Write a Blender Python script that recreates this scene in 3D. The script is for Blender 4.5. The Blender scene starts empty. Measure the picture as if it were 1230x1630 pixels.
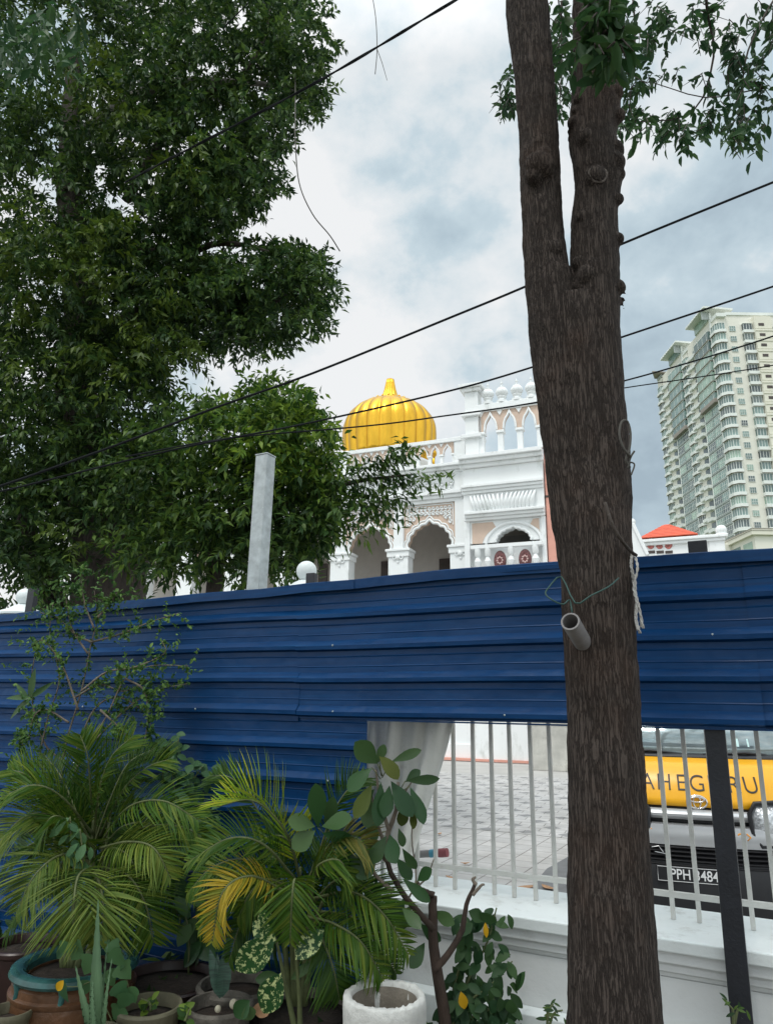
import bpy, math, random
import numpy as np
from mathutils import Vector, Matrix
random.seed(7)
rng = np.random.default_rng(11)
R = math.radians
PI = math.pi
sc = bpy.context.scene
C = sc.collection

# ------------------------------------------------------------------ camera
EYE = Vector((0, 0, 1.85))
TH, RO, FPX, CX, CY = R(15.2), 0.0134, 1122.0, 615.0, 815.0
_F = Vector((0, math.cos(TH), math.sin(TH)))
_R0 = Vector((1, 0, 0)); _U0 = Vector((0, -math.sin(TH), math.cos(TH)))
_R = (_R0 * math.cos(RO) + _U0 * math.sin(RO)).normalized()
_U = (_U0 * math.cos(RO) - _R0 * math.sin(RO)).normalized()
cd = bpy.data.cameras.new('camera'); cam = bpy.data.objects.new('camera', cd); C.objects.link(cam)
cam.matrix_world = Matrix(((_R.x, _U.x, -_F.x, EYE.x), (_R.y, _U.y, -_F.y, EYE.y), (_R.z, _U.z, -_F.z, EYE.z), (0, 0, 0, 1)))
cd.sensor_fit = 'VERTICAL'; cd.sensor_height = 36.0; cd.lens = 36.0 * FPX / 1630.0
cd.clip_start = 0.05; cd.clip_end = 3000
sc.camera = cam

def ray(px, py):
    return (_R * ((px - CX) / FPX) - _U * ((py - CY) / FPX) + _F)
def P(px, py, D):                       # the point at world depth D seen at a photo pixel
    r = ray(px, py); return EYE + r * (D / r.y)

# ------------------------------------------------------------------ sky and sun
SUN_EL, SUN_AZ = R(62), R(215)          # azimuth clockwise from +Y
w = bpy.data.worlds.new('World'); sc.world = w; w.use_nodes = True
nt = w.node_tree; nt.nodes.clear()
def N(tree, kind, **kw):
    n = tree.nodes.new(kind)
    for k, v in kw.items():
        if k in ('operation', 'blend_type', 'data_type', 'noise_dimensions', 'feature', 'sky_type', 'sun_disc', 'interpolation', 'wave_type', 'bands_direction', 'distance', 'vector_type', 'invert', 'clamp'):
            setattr(n, k, v)
        else:
            n.inputs[k.replace('_', ' ')].default_value = v
    return n
def ramp(tree, fac, stops, interp='LINEAR'):
    n = tree.nodes.new('ShaderNodeValToRGB'); n.color_ramp.interpolation = interp
    e = n.color_ramp.elements
    while len(e) < len(stops): e.new(0.5)
    for i, (p, c) in enumerate(stops):
        e[i].position = p; e[i].color = (c[0], c[1], c[2], 1) if len(c) > 2 else (c[0], c[0], c[0], 1)
    tree.links.new(fac, n.inputs['Fac']); return n
L = nt.links.new
tc = nt.nodes.new('ShaderNodeTexCoord')
sky = N(nt, 'ShaderNodeTexSky', sky_type='NISHITA', sun_disc=False)
sky.sun_elevation = SUN_EL; sky.sun_rotation = SUN_AZ; sky.air_density = 1.2; sky.dust_density = 2.0
mp = nt.nodes.new('ShaderNodeMapping'); mp.inputs['Scale'].default_value = (1, 1, 1.35); mp.inputs['Location'].default_value = (0.35, 0.2, 0.15)
L(tc.outputs['Generated'], mp.inputs['Vector'])
n1 = N(nt, 'ShaderNodeTexNoise', Scale=3.4, Detail=9, Roughness=0.52, Distortion=0.12)
L(mp.outputs['Vector'], n1.inputs['Vector'])
n2 = N(nt, 'ShaderNodeTexNoise', Scale=9, Detail=8, Roughness=0.58, Distortion=0.1)
L(mp.outputs['Vector'], n2.inputs['Vector'])
def lobe(px, py, k):                    # a soft region of the sky round one direction
    d = ray(px, py).normalized()
    v = N(nt, 'ShaderNodeVectorMath', operation='DOT_PRODUCT'); v.inputs[1].default_value = d
    nm = N(nt, 'ShaderNodeVectorMath', operation='NORMALIZE'); L(tc.outputs['Generated'], nm.inputs[0]); L(nm.outputs[0], v.inputs[0])
    s = N(nt, 'ShaderNodeMapRange', clamp=True); s.inputs['From Min'].default_value = math.cos(R(k)); s.inputs['From Max'].default_value = 1
    L(v.outputs['Value'], s.inputs['Value']); return s.outputs['Result']
def mth(op, a, b):
    m = N(nt, 'ShaderNodeMath', operation=op)
    for i, q in enumerate((a, b)):
        if isinstance(q, (int, float)): m.inputs[i].default_value = q
        else: L(q, m.inputs[i])
    return m.outputs[0]
dens = mth('ADD', mth('MULTIPLY', n1.outputs['Fac'], 1.35), mth('MULTIPLY', n2.outputs['Fac'], 0.75))
dens = mth('SUBTRACT', dens, 0.34)
dens = mth('ADD', dens, mth('MULTIPLY', lobe(560, 350, 20), 0.23))
dens = mth('ADD', dens, mth('MULTIPLY', lobe(600, 620, 16), 0.05))
dens = mth('SUBTRACT', dens, mth('MULTIPLY', lobe(1040, 790, 15), 0.34))
dens = mth('SUBTRACT', dens, mth('MULTIPLY', lobe(690, 230, 9), 0.20))
dens = mth('SUBTRACT', dens, mth('MULTIPLY', lobe(1050, 280, 20), 0.10))
cl = ramp(nt, dens, [(0.26, (4.0, 5.0, 5.7)), (0.46, (5.2, 6.4, 7.1)), (0.60, (6.3, 7.5, 8.1)), (0.69, (7.9, 8.6, 8.9)), (0.86, (9.7, 9.8, 9.8))])
for e in cl.color_ramp.elements:        # ramp colours hold 0..1; scaled up again below
    e.color = (e.color[0] / 10, e.color[1] / 10, e.color[2] / 10, 1)
up = N(nt, 'ShaderNodeSeparateXYZ'); L(tc.outputs['Generated'], up.inputs[0])
zen = N(nt, 'ShaderNodeMapRange', clamp=True); zen.inputs['From Min'].default_value = 0.74; zen.inputs['From Max'].default_value = 1.0
zen.inputs['To Min'].default_value = 10.0; zen.inputs['To Max'].default_value = 26.0
L(up.outputs['Z'], zen.inputs['Value'])
back = N(nt, 'ShaderNodeMapRange', clamp=True); back.inputs['From Min'].default_value = -0.35; back.inputs['From Max'].default_value = 0.25
back.inputs['To Min'].default_value = 7.0; back.inputs['To Max'].default_value = 0.0
L(up.outputs['Y'], back.inputs['Value'])
scl = mth('ADD', zen.outputs[0], back.outputs[0])
vs = N(nt, 'ShaderNodeVectorMath', operation='SCALE'); L(cl.outputs['Color'], vs.inputs[0]); L(scl, vs.inputs['Scale'])
mx = N(nt, 'ShaderNodeMix', data_type='RGBA'); mx.inputs[0].default_value = 0.88
L(sky.outputs['Color'], mx.inputs[6]); L(vs.outputs[0], mx.inputs[7])
bg = N(nt, 'ShaderNodeBackground', Strength=0.1); L(mx.outputs[2], bg.inputs['Color'])
wo = nt.nodes.new('ShaderNodeOutputWorld'); L(bg.outputs[0], wo.inputs['Surface'])
sd = bpy.data.lights.new('sun', 'SUN'); sd.energy = 1.5; sd.angle = R(14); sd.color = (1, 0.96, 0.9)
sun = bpy.data.objects.new('sun', sd); C.objects.link(sun)
sv = Vector((math.sin(SUN_AZ) * math.cos(SUN_EL), math.cos(SUN_AZ) * math.cos(SUN_EL), math.sin(SUN_EL)))
sun.rotation_euler = (-sv).to_track_quat('-Z', 'Y').to_euler()
sc.view_settings.view_transform = 'Standard'; sc.view_settings.look = 'None'
sc.view_settings.exposure = 0.0; sc.view_settings.gamma = 1.0; sc.view_settings.use_curve_mapping = False

# ------------------------------------------------------------------ materials
def mat(name, col, rough=0.6, metal=0.0, var=0.12, scale=4.0, bump=0.0, bscale=60.0, spec=0.5, stain=None, stretch=(1, 1, 1), trans=0.0, alpha=1.0, dist=0.01):
    m = bpy.data.materials.new(name); m.use_nodes = True; t = m.node_tree; b = t.nodes['Principled BSDF']; l = t.links.new
    tx = t.nodes.new('ShaderNodeTexCoord'); ma = t.nodes.new('ShaderNodeMapping'); ma.inputs['Scale'].default_value = stretch
    l(tx.outputs['Object'], ma.inputs['Vector'])
    n = N(t, 'ShaderNodeTexNoise', Scale=scale, Detail=7, Roughness=0.6); l(ma.outputs[0], n.inputs['Vector'])
    c = Vector(col[:3]); lo = c * (1 - var); hi = c * (1 + var)
    st = [(0.3, tuple(lo)), (0.7, tuple(min(1, q) for q in hi))]
    r = ramp(t, n.outputs['Fac'], st); out = r.outputs['Color']
    if stain:
        n3 = N(t, 'ShaderNodeTexNoise', Scale=stain[1], Detail=6, Roughness=0.7); l(ma.outputs[0], n3.inputs['Vector'])
        r3 = ramp(t, n3.outputs['Fac'], [(stain[2], (0,)), (stain[2] + 0.15, (1,))])
        mm = N(t, 'ShaderNodeMix', data_type='RGBA'); l(r3.outputs['Color'], mm.inputs[0]); l(out, mm.inputs[6]); mm.inputs[7].default_value = (*stain[0], 1)
        out = mm.outputs[2]
    l(out, b.inputs['Base Color'])
    b.inputs['Roughness'].default_value = rough; b.inputs['Metallic'].default_value = metal
    b.inputs['Specular IOR Level'].default_value = spec; b.inputs['Transmission Weight'].default_value = trans; b.inputs['Alpha'].default_value = alpha
    if bump:
        n4 = N(t, 'ShaderNodeTexNoise', Scale=bscale, Detail=6, Roughness=0.65); l(ma.outputs[0], n4.inputs['Vector'])
        bp = N(t, 'ShaderNodeBump', Strength=bump, Distance=dist); l(n4.outputs['Fac'], bp.inputs['Height']); l(bp.outputs[0], b.inputs['Normal'])
    return m

def leafmat(name, cols, trans=0.3, rough=0.5, spec=0.28, spots=None):
    m = bpy.data.materials.new(name); m.use_nodes = True; t = m.node_tree; b = t.nodes['Principled BSDF']; l = t.links.new
    g = t.nodes.new('ShaderNodeNewGeometry'); tx = t.nodes.new('ShaderNodeTexCoord')
    k = len(cols)
    r = ramp(t, g.outputs['Random Per Island'], [((i + 0.2) / k, c) for i, c in enumerate(cols)])
    n = N(t, 'ShaderNodeTexNoise', Scale=1.3, Detail=3); l(tx.outputs['Object'], n.inputs['Vector'])
    rr = ramp(t, n.outputs['Fac'], [(0.35, (0.65, 0.7, 0.75)), (0.65, (1.25, 1.2, 1.0))])
    for e in rr.color_ramp.elements: pass
    mm = N(t, 'ShaderNodeMix', data_type='RGBA', blend_type='MULTIPLY'); mm.inputs[0].default_value = 1.0
    l(r.outputs['Color'], mm.inputs[6]); l(rr.outputs['Color'], mm.inputs[7]); out = mm.outputs[2]
    if spots:
        v = N(t, 'ShaderNodeTexNoise', Scale=55, Detail=4, Roughness=0.7); l(tx.outputs['Object'], v.inputs['Vector'])
        r3 = ramp(t, v.outputs['Fac'], [(0.53, (0,)), (0.57, (1,))])
        m2 = N(t, 'ShaderNodeMix', data_type='RGBA'); l(r3.outputs['Color'], m2.inputs[0]); l(out, m2.inputs[6]); m2.inputs[7].default_value = (*spots, 1); out = m2.outputs[2]
    l(out, b.inputs['Base Color']); b.inputs['Roughness'].default_value = rough; b.inputs['Specular IOR Level'].default_value = spec
    tr = t.nodes.new('ShaderNodeBsdfTranslucent'); l(out, tr.inputs['Color'])
    ms = t.nodes.new('ShaderNodeMixShader'); ms.inputs[0].default_value = trans
    l(b.outputs[0], ms.inputs[1]); l(tr.outputs[0], ms.inputs[2]); l(ms.outputs[0], t.nodes['Material Output'].inputs['Surface'])
    return m

M = {}
M['white'] = mat('white_paint', (0.80, 0.82, 0.82), 0.6, var=0.03, scale=1.2, bump=0.1, stain=((0.58, 0.60, 0.58), 1.6, 0.57), stretch=(1, 1, 0.45))
M['tan'] = mat('tan_paint', (0.60, 0.46, 0.37), 0.7, var=0.06)
M['pink'] = mat('pink_paint', (0.66, 0.33, 0.26), 0.7, var=0.06)
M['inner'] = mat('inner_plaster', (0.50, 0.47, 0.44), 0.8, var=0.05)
M['dark'] = mat('dark_opening', (0.05, 0.035, 0.03), 0.4, var=0.3)
M['redcarve'] = mat('dark_red_marble', (0.13, 0.045, 0.045), 0.3, var=0.8, scale=14)
M['gold'] = mat('gold_leaf', (0.70, 0.40, 0.04), 0.32, metal=0.94, var=0.16, scale=3, bump=0.15, bscale=9, stretch=(1, 1, 0.3), dist=0.05)
M['plaster'] = mat('wall_plaster', (0.66, 0.68, 0.68), 0.75, var=0.07, scale=2.2, bump=0.25, bscale=30, stain=((0.42, 0.43, 0.41), 2.4, 0.55))
M['coping'] = mat('coping_paint', (0.74, 0.79, 0.79), 0.55, var=0.06, scale=3, bump=0.2, bscale=40, stain=((0.5, 0.52, 0.5), 5, 0.57))
M['railing'] = mat('railing_paint', (0.56, 0.56, 0.53), 0.5, var=0.12, scale=9, bump=0.2, bscale=120, stain=((0.33, 0.27, 0.2), 14, 0.68))
M['blackpost'] = mat('black_steel', (0.012, 0.014, 0.020), 0.45, var=0.3, scale=8, bump=0.2, stain=((0.12, 0.13, 0.15), 9, 0.72))
M['galv'] = mat('galvanised_steel', (0.42, 0.46, 0.47), 0.5, metal=0.25, var=0.22, scale=16, bump=0.1, stain=((0.6, 0.63, 0.63), 20, 0.6))
M['cable'] = mat('cable_rubber', (0.012, 0.014, 0.016), 0.85, var=0.2, spec=0.15)
M['rope'] = mat('rope', (0.55, 0.54, 0.52), 0.9, var=0.2, scale=60, bump=0.5, bscale=300)
M['wire'] = mat('grey_wire', (0.10, 0.095, 0.085), 0.85, var=0.2, spec=0.2)
M['greenwire'] = mat('green_wire', (0.02, 0.07, 0.06), 0.5, var=0.2)
M['pvc'] = mat('grey_pvc', (0.21, 0.20, 0.20), 0.6, var=0.15, scale=15, bump=0.2)
M['pvcin'] = mat('pvc_inside', (0.03, 0.03, 0.035), 0.8)
M['redtile'] = mat('red_roof_tile', (0.62, 0.10, 0.045), 0.6, var=0.18, scale=2.5)
M['beige'] = mat('beige_render', (0.70, 0.68, 0.58), 0.8, var=0.04, scale=0.05)
M['towerwhite'] = mat('tower_white', (0.70, 0.73, 0.70), 0.8, var=0.04, scale=0.1)
M['towergrey'] = mat('tower_grey', (0.38, 0.42, 0.41), 0.7, var=0.05, scale=0.1)
M['brownslab'] = mat('brown_trim', (0.30, 0.27, 0.24), 0.8, var=0.1)
M['concrete'] = mat('stained_concrete', (0.47, 0.46, 0.42), 0.85, var=0.25, scale=1.6, bump=0.3, stain=((0.22, 0.21, 0.18), 1.4, 0.56))
M['sheet'] = mat('plastic_sheet', (0.78, 0.77, 0.72), 0.35, var=0.06, scale=3, bump=0.3, bscale=12, stain=((0.45, 0.43, 0.36), 4, 0.62), dist=0.02)
M['litter'] = mat('dry_leaf', (0.42, 0.24, 0.13), 0.8, var=0.3, scale=20)
M['soil'] = mat('potting_soil', (0.045, 0.032, 0.024), 0.95, var=0.5, scale=30, bump=0.9, bscale=60, dist=0.02)
M['glassdark'] = mat('van_glass', (0.30, 0.36, 0.37), 0.07, metal=0.5, var=0.35, scale=2.5, spec=0.9)
M['yellow'] = mat('yellow_vinyl', (0.86, 0.42, 0.012), 0.32, var=0.04, spec=0.5)
M['silver'] = mat('silver_paint', (0.52, 0.53, 0.54), 0.3, metal=0.45, var=0.03)
M['blacktrim'] = mat('black_trim', (0.012, 0.012, 0.014), 0.45, var=0.2)
M['chrome'] = mat('chrome', (0.75, 0.72, 0.68), 0.15, metal=1.0, var=0.03)
M['lamp'] = mat('headlamp_glass', (0.62, 0.64, 0.66), 0.12, metal=0.6, var=0.5, scale=45, bump=0.6, bscale=50)
M['orange'] = mat('orange_ink', (0.75, 0.30, 0.02), 0.5)
M['ink'] = mat('black_ink', (0.02, 0.02, 0.02), 0.5)
M['plateink'] = mat('white_ink', (0.78, 0.78, 0.78), 0.5, var=0.02)
M['tyre'] = mat('tyre_rubber', (0.02, 0.02, 0.02), 0.85)

def twin(name, a, b, scale, rough=0.2):
    m = mat(name, a, rough, var=b, scale=scale, spec=0.8); t = m.node_tree; pb = t.nodes['Principled BSDF']; src = pb.inputs['Base Color'].links[0].from_socket
    oi = t.nodes.new('ShaderNodeObjectInfo'); rr_ = ramp(t, oi.outputs['Random'], [(0.0, (0.45, 0.5, 0.5)), (0.35, (0.9, 0.9, 0.9)), (0.7, (1.3, 1.25, 1.2)), (1.0, (2.0, 1.8, 1.5))])
    mu = N(t, 'ShaderNodeMix', data_type='RGBA', blend_type='MULTIPLY'); mu.inputs[0].default_value = 1; t.links.new(src, mu.inputs[6]); t.links.new(rr_.outputs['Color'], mu.inputs[7]); t.links.new(mu.outputs[2], pb.inputs['Base Color']); return m
M['towerglass'] = twin('teal_tower_glass', (0.16, 0.25, 0.24), 0.35, 0.25)
M['towerglassdark'] = twin('dark_tower_glass', (0.07, 0.10, 0.11), 0.4, 0.3)

# blue steel with faint streaks and dust
m = bpy.data.materials.new('blue_steel'); m.use_nodes = True; t = m.node_tree; b = t.nodes['Principled BSDF']; l = t.links.new
tx = t.nodes.new('ShaderNodeTexCoord'); ma = t.nodes.new('ShaderNodeMapping'); ma.inputs['Scale'].default_value = (0.35, 1, 9); l(tx.outputs['Object'], ma.inputs['Vector'])
n = N(t, 'ShaderNodeTexNoise', Scale=5, Detail=8, Roughness=0.7); l(ma.outputs[0], n.inputs['Vector'])
r = ramp(t, n.outputs['Fac'], [(0.3, (0.0, 0.027, 0.098)), (0.55, (0.0, 0.040, 0.138)), (0.8, (0.0, 0.063, 0.19))])
n5 = N(t, 'ShaderNodeTexNoise', Scale=2.3, Detail=9, Roughness=0.75); l(tx.outputs['Object'], n5.inputs['Vector'])
r5 = ramp(t, n5.outputs['Fac'], [(0.60, (0,)), (0.82, (0.30,))])
mm = N(t, 'ShaderNodeMix', data_type='RGBA'); l(r5.outputs['Color'], mm.inputs[0]); l(r.outputs['Color'], mm.inputs[6]); mm.inputs[7].default_value = (0.10, 0.14, 0.20, 1)
l(mm.outputs[2], b.inputs['Base Color'])
rr = ramp(t, n.outputs['Fac'], [(0.3, (0.34,)), (0.8, (0.50,))]); l(rr.outputs['Color'], b.inputs['Roughness']); b.inputs['Specular IOR Level'].default_value = 0.25
n6 = N(t, 'ShaderNodeTexNoise', Scale=3.2, Detail=3); l(tx.outputs['Object'], n6.inputs['Vector'])
bp = N(t, 'ShaderNodeBump', Strength=0.6, Distance=0.04); l(n6.outputs['Fac'], bp.inputs['Height']); l(bp.outputs[0], b.inputs['Normal'])
M['blue'] = m

# bark: long vertical ridges
m = bpy.data.materials.new('bark'); m.use_nodes = True; t = m.node_tree; b = t.nodes['Principled BSDF']; l = t.links.new
tx = t.nodes.new('ShaderNodeTexCoord'); ma = t.nodes.new('ShaderNodeMapping'); ma.inputs['Scale'].default_value = (1, 1, 0.05); l(tx.outputs['Object'], ma.inputs['Vector'])
nz = N(t, 'ShaderNodeTexNoise', Scale=7, Detail=4); l(ma.outputs[0], nz.inputs['Vector'])
vm = N(t, 'ShaderNodeMix', data_type='RGBA', blend_type='LINEAR_LIGHT'); vm.inputs[0].default_value = 0.035; l(ma.outputs[0], vm.inputs[6]); l(nz.outputs['Color'], vm.inputs[7])
vo = N(t, 'ShaderNodeTexNoise', Scale=120, Detail=5, Roughness=0.55); l(vm.outputs[2], vo.inputs['Vector'])
vo2 = N(t, 'ShaderNodeTexNoise', Scale=66, Detail=4, Roughness=0.6); ma3 = t.nodes.new('ShaderNodeMapping'); ma3.inputs['Scale'].default_value = (1, 1, 0.11); l(tx.outputs['Object'], ma3.inputs['Vector']); l(ma3.outputs[0], vo2.inputs['Vector'])
def ridge(o_, w_):
    s1 = N(t, 'ShaderNodeMath', operation='SUBTRACT'); l(o_, s1.inputs[0]); s1.inputs[1].default_value = 0.5
    s2 = N(t, 'ShaderNodeMath', operation='ABSOLUTE'); l(s1.outputs[0], s2.inputs[0]); return ramp(t, s2.outputs[0], [(0.0, (0,)), (w_, (1,))])
ra, rb2 = ridge(vo.outputs['Fac'], 0.055), ridge(vo2.outputs['Fac'], 0.04)
rg = N(t, 'ShaderNodeMix', data_type='RGBA', blend_type='MULTIPLY'); rg.inputs[0].default_value = 0.75; l(rb2.outputs['Color'], rg.inputs[6]); l(ra.outputs['Color'], rg.inputs[7])
fine = N(t, 'ShaderNodeTexNoise', Scale=240, Detail=5, Roughness=0.7)
ma2 = t.nodes.new('ShaderNodeMapping'); ma2.inputs['Scale'].default_value = (1, 1, 0.4); l(tx.outputs['Object'], ma2.inputs['Vector']); l(ma2.outputs[0], fine.inputs['Vector'])
h1 = N(t, 'ShaderNodeMath', operation='MULTIPLY_ADD'); l(fine.outputs['Fac'], h1.inputs[0]); h1.inputs[1].default_value = 0.5; rgs = N(t, 'ShaderNodeMath', operation='MULTIPLY'); l(rg.outputs[2], rgs.inputs[0]); rgs.inputs[1].default_value = 0.65; l(rgs.outputs[0], h1.inputs[2])
cr = ramp(t, h1.outputs[0], [(0.12, (0.022, 0.017, 0.015)), (0.6, (0.046, 0.036, 0.031)), (1.0, (0.088, 0.071, 0.062))])
big = N(t, 'ShaderNodeTexNoise', Scale=2.2, Detail=5, Roughness=0.65); l(tx.outputs['Object'], big.inputs['Vector'])
rb = ramp(t, big.outputs['Fac'], [(0.50, (0,)), (0.75, (0.40,))])
mm = N(t, 'ShaderNodeMix', data_type='RGBA'); l(rb.outputs['Color'], mm.inputs[0]); l(cr.outputs['Color'], mm.inputs[6]); mm.inputs[7].default_value = (0.095, 0.050, 0.030, 1)
l(mm.outputs[2], b.inputs['Base Color']); b.inputs['Roughness'].default_value = 0.9; b.inputs['Specular IOR Level'].default_value = 0.2
bp = N(t, 'ShaderNodeBump', Strength=1.0, Distance=0.006); l(h1.outputs[0], bp.inputs['Height']); l(bp.outputs[0], b.inputs['Normal'])
M['bark'] = m
M['bark2'] = mat('old_bark', (0.06, 0.048, 0.04), 0.9, var=0.5, scale=9, bump=1.0, bscale=14, stretch=(1, 1, 0.3), dist=0.05)
M['twig'] = mat('twig', (0.17, 0.14, 0.11), 0.85, var=0.3, scale=20, bump=0.5, bscale=90)
M['greentwig'] = mat('green_stem', (0.10, 0.12, 0.045), 0.7, var=0.3, scale=20)
M['knot'] = mat('cut_wood', (0.16, 0.135, 0.12), 0.95, var=0.4, scale=30, bump=1.0, bscale=60)

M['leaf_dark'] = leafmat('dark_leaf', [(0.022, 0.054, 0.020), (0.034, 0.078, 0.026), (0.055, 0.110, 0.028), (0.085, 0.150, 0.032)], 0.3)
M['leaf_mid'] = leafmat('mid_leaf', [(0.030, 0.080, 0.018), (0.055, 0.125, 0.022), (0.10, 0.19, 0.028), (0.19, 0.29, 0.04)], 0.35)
M['leaf_near'] = leafmat('near_leaf', [(0.022, 0.065, 0.028), (0.03, 0.08, 0.03), (0.045, 0.10, 0.035)], 0.35)
M['leaf_shrub'] = leafmat('shrub_leaf', [(0.04, 0.11, 0.035), (0.07, 0.16, 0.04), (0.12, 0.22, 0.05)], 0.3)
M['palm'] = leafmat('palm_leaf', [(0.035, 0.10, 0.007), (0.06, 0.14, 0.010), (0.09, 0.165, 0.013), (0.15, 0.21, 0.02)], 0.3)
M['palm_yellow'] = leafmat('yellow_palm_leaf', [(0.20, 0.34, 0.015), (0.28, 0.40, 0.02), (0.40, 0.42, 0.025)], 0.35)
M['palm_dry'] = leafmat('drying_palm_leaf', [(0.60, 0.42, 0.03), (0.52, 0.36, 0.03), (0.28, 0.30, 0.03)], 0.35)
M['broad'] = leafmat('broad_leaf', [(0.030, 0.085, 0.030), (0.045, 0.11, 0.040), (0.07, 0.13, 0.05)], 0.22, rough=0.35)
M['broad_old'] = leafmat('olive_leaf', [(0.10, 0.12, 0.02), (0.14, 0.15, 0.025), (0.08, 0.11, 0.02)], 0.3)
M['spotted'] = leafmat('spotted_leaf', [(0.02, 0.07, 0.02), (0.025, 0.085, 0.025)], 0.2, rough=0.3, spots=(0.50, 0.56, 0.25))
M['yellowleaf'] = leafmat('yellow_leaf', [(0.80, 0.50, 0.02), (0.75, 0.42, 0.02)], 0.3)
M['ivy'] = leafmat('ivy_leaf', [(0.05, 0.13, 0.06), (0.07, 0.17, 0.07), (0.09, 0.19, 0.08)], 0.25)
M['aloe'] = leafmat('aloe_leaf', [(0.12, 0.22, 0.13), (0.15, 0.26, 0.15)], 0.1)
M['brownpot'] = mat('brown_glaze', (0.11, 0.052, 0.025), 0.3, var=0.45, scale=9, bump=0.3, bscale=25, stain=((0.42, 0.30, 0.18), 34, 0.64), dist=0.02)
M['teal'] = mat('teal_glaze', (0.03, 0.10, 0.095), 0.22, var=0.5, scale=12, stain=((0.04, 0.10, 0.09), 9, 0.6))
M['darkpot'] = mat('dark_brown_glaze', (0.045, 0.024, 0.022), 0.35, var=0.3, scale=6)
M['tanpot'] = mat('tan_clay', (0.13, 0.12, 0.075), 0.7, var=0.3, scale=9, bump=0.3, stain=((0.10, 0.12, 0.06), 5, 0.55))
M['stonepot'] = mat('stone_pot', (0.14, 0.125, 0.105), 0.85, var=0.45, scale=14, bump=0.7, bscale=30, stain=((0.10, 0.09, 0.07), 6, 0.52), dist=0.02)
M['whitepot'] = mat('white_concrete', (0.62, 0.62, 0.59), 0.85, var=0.14, scale=12, bump=0.5, bscale=42, stain=((0.30, 0.29, 0.25), 11, 0.60), dist=0.015)
M['potin'] = mat('pot_inside', (0.24, 0.21, 0.17), 0.9, var=0.25, scale=8, bump=0.4)
M['pebble'] = mat('pebble', (0.40, 0.37, 0.28), 0.7, var=0.1)

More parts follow.
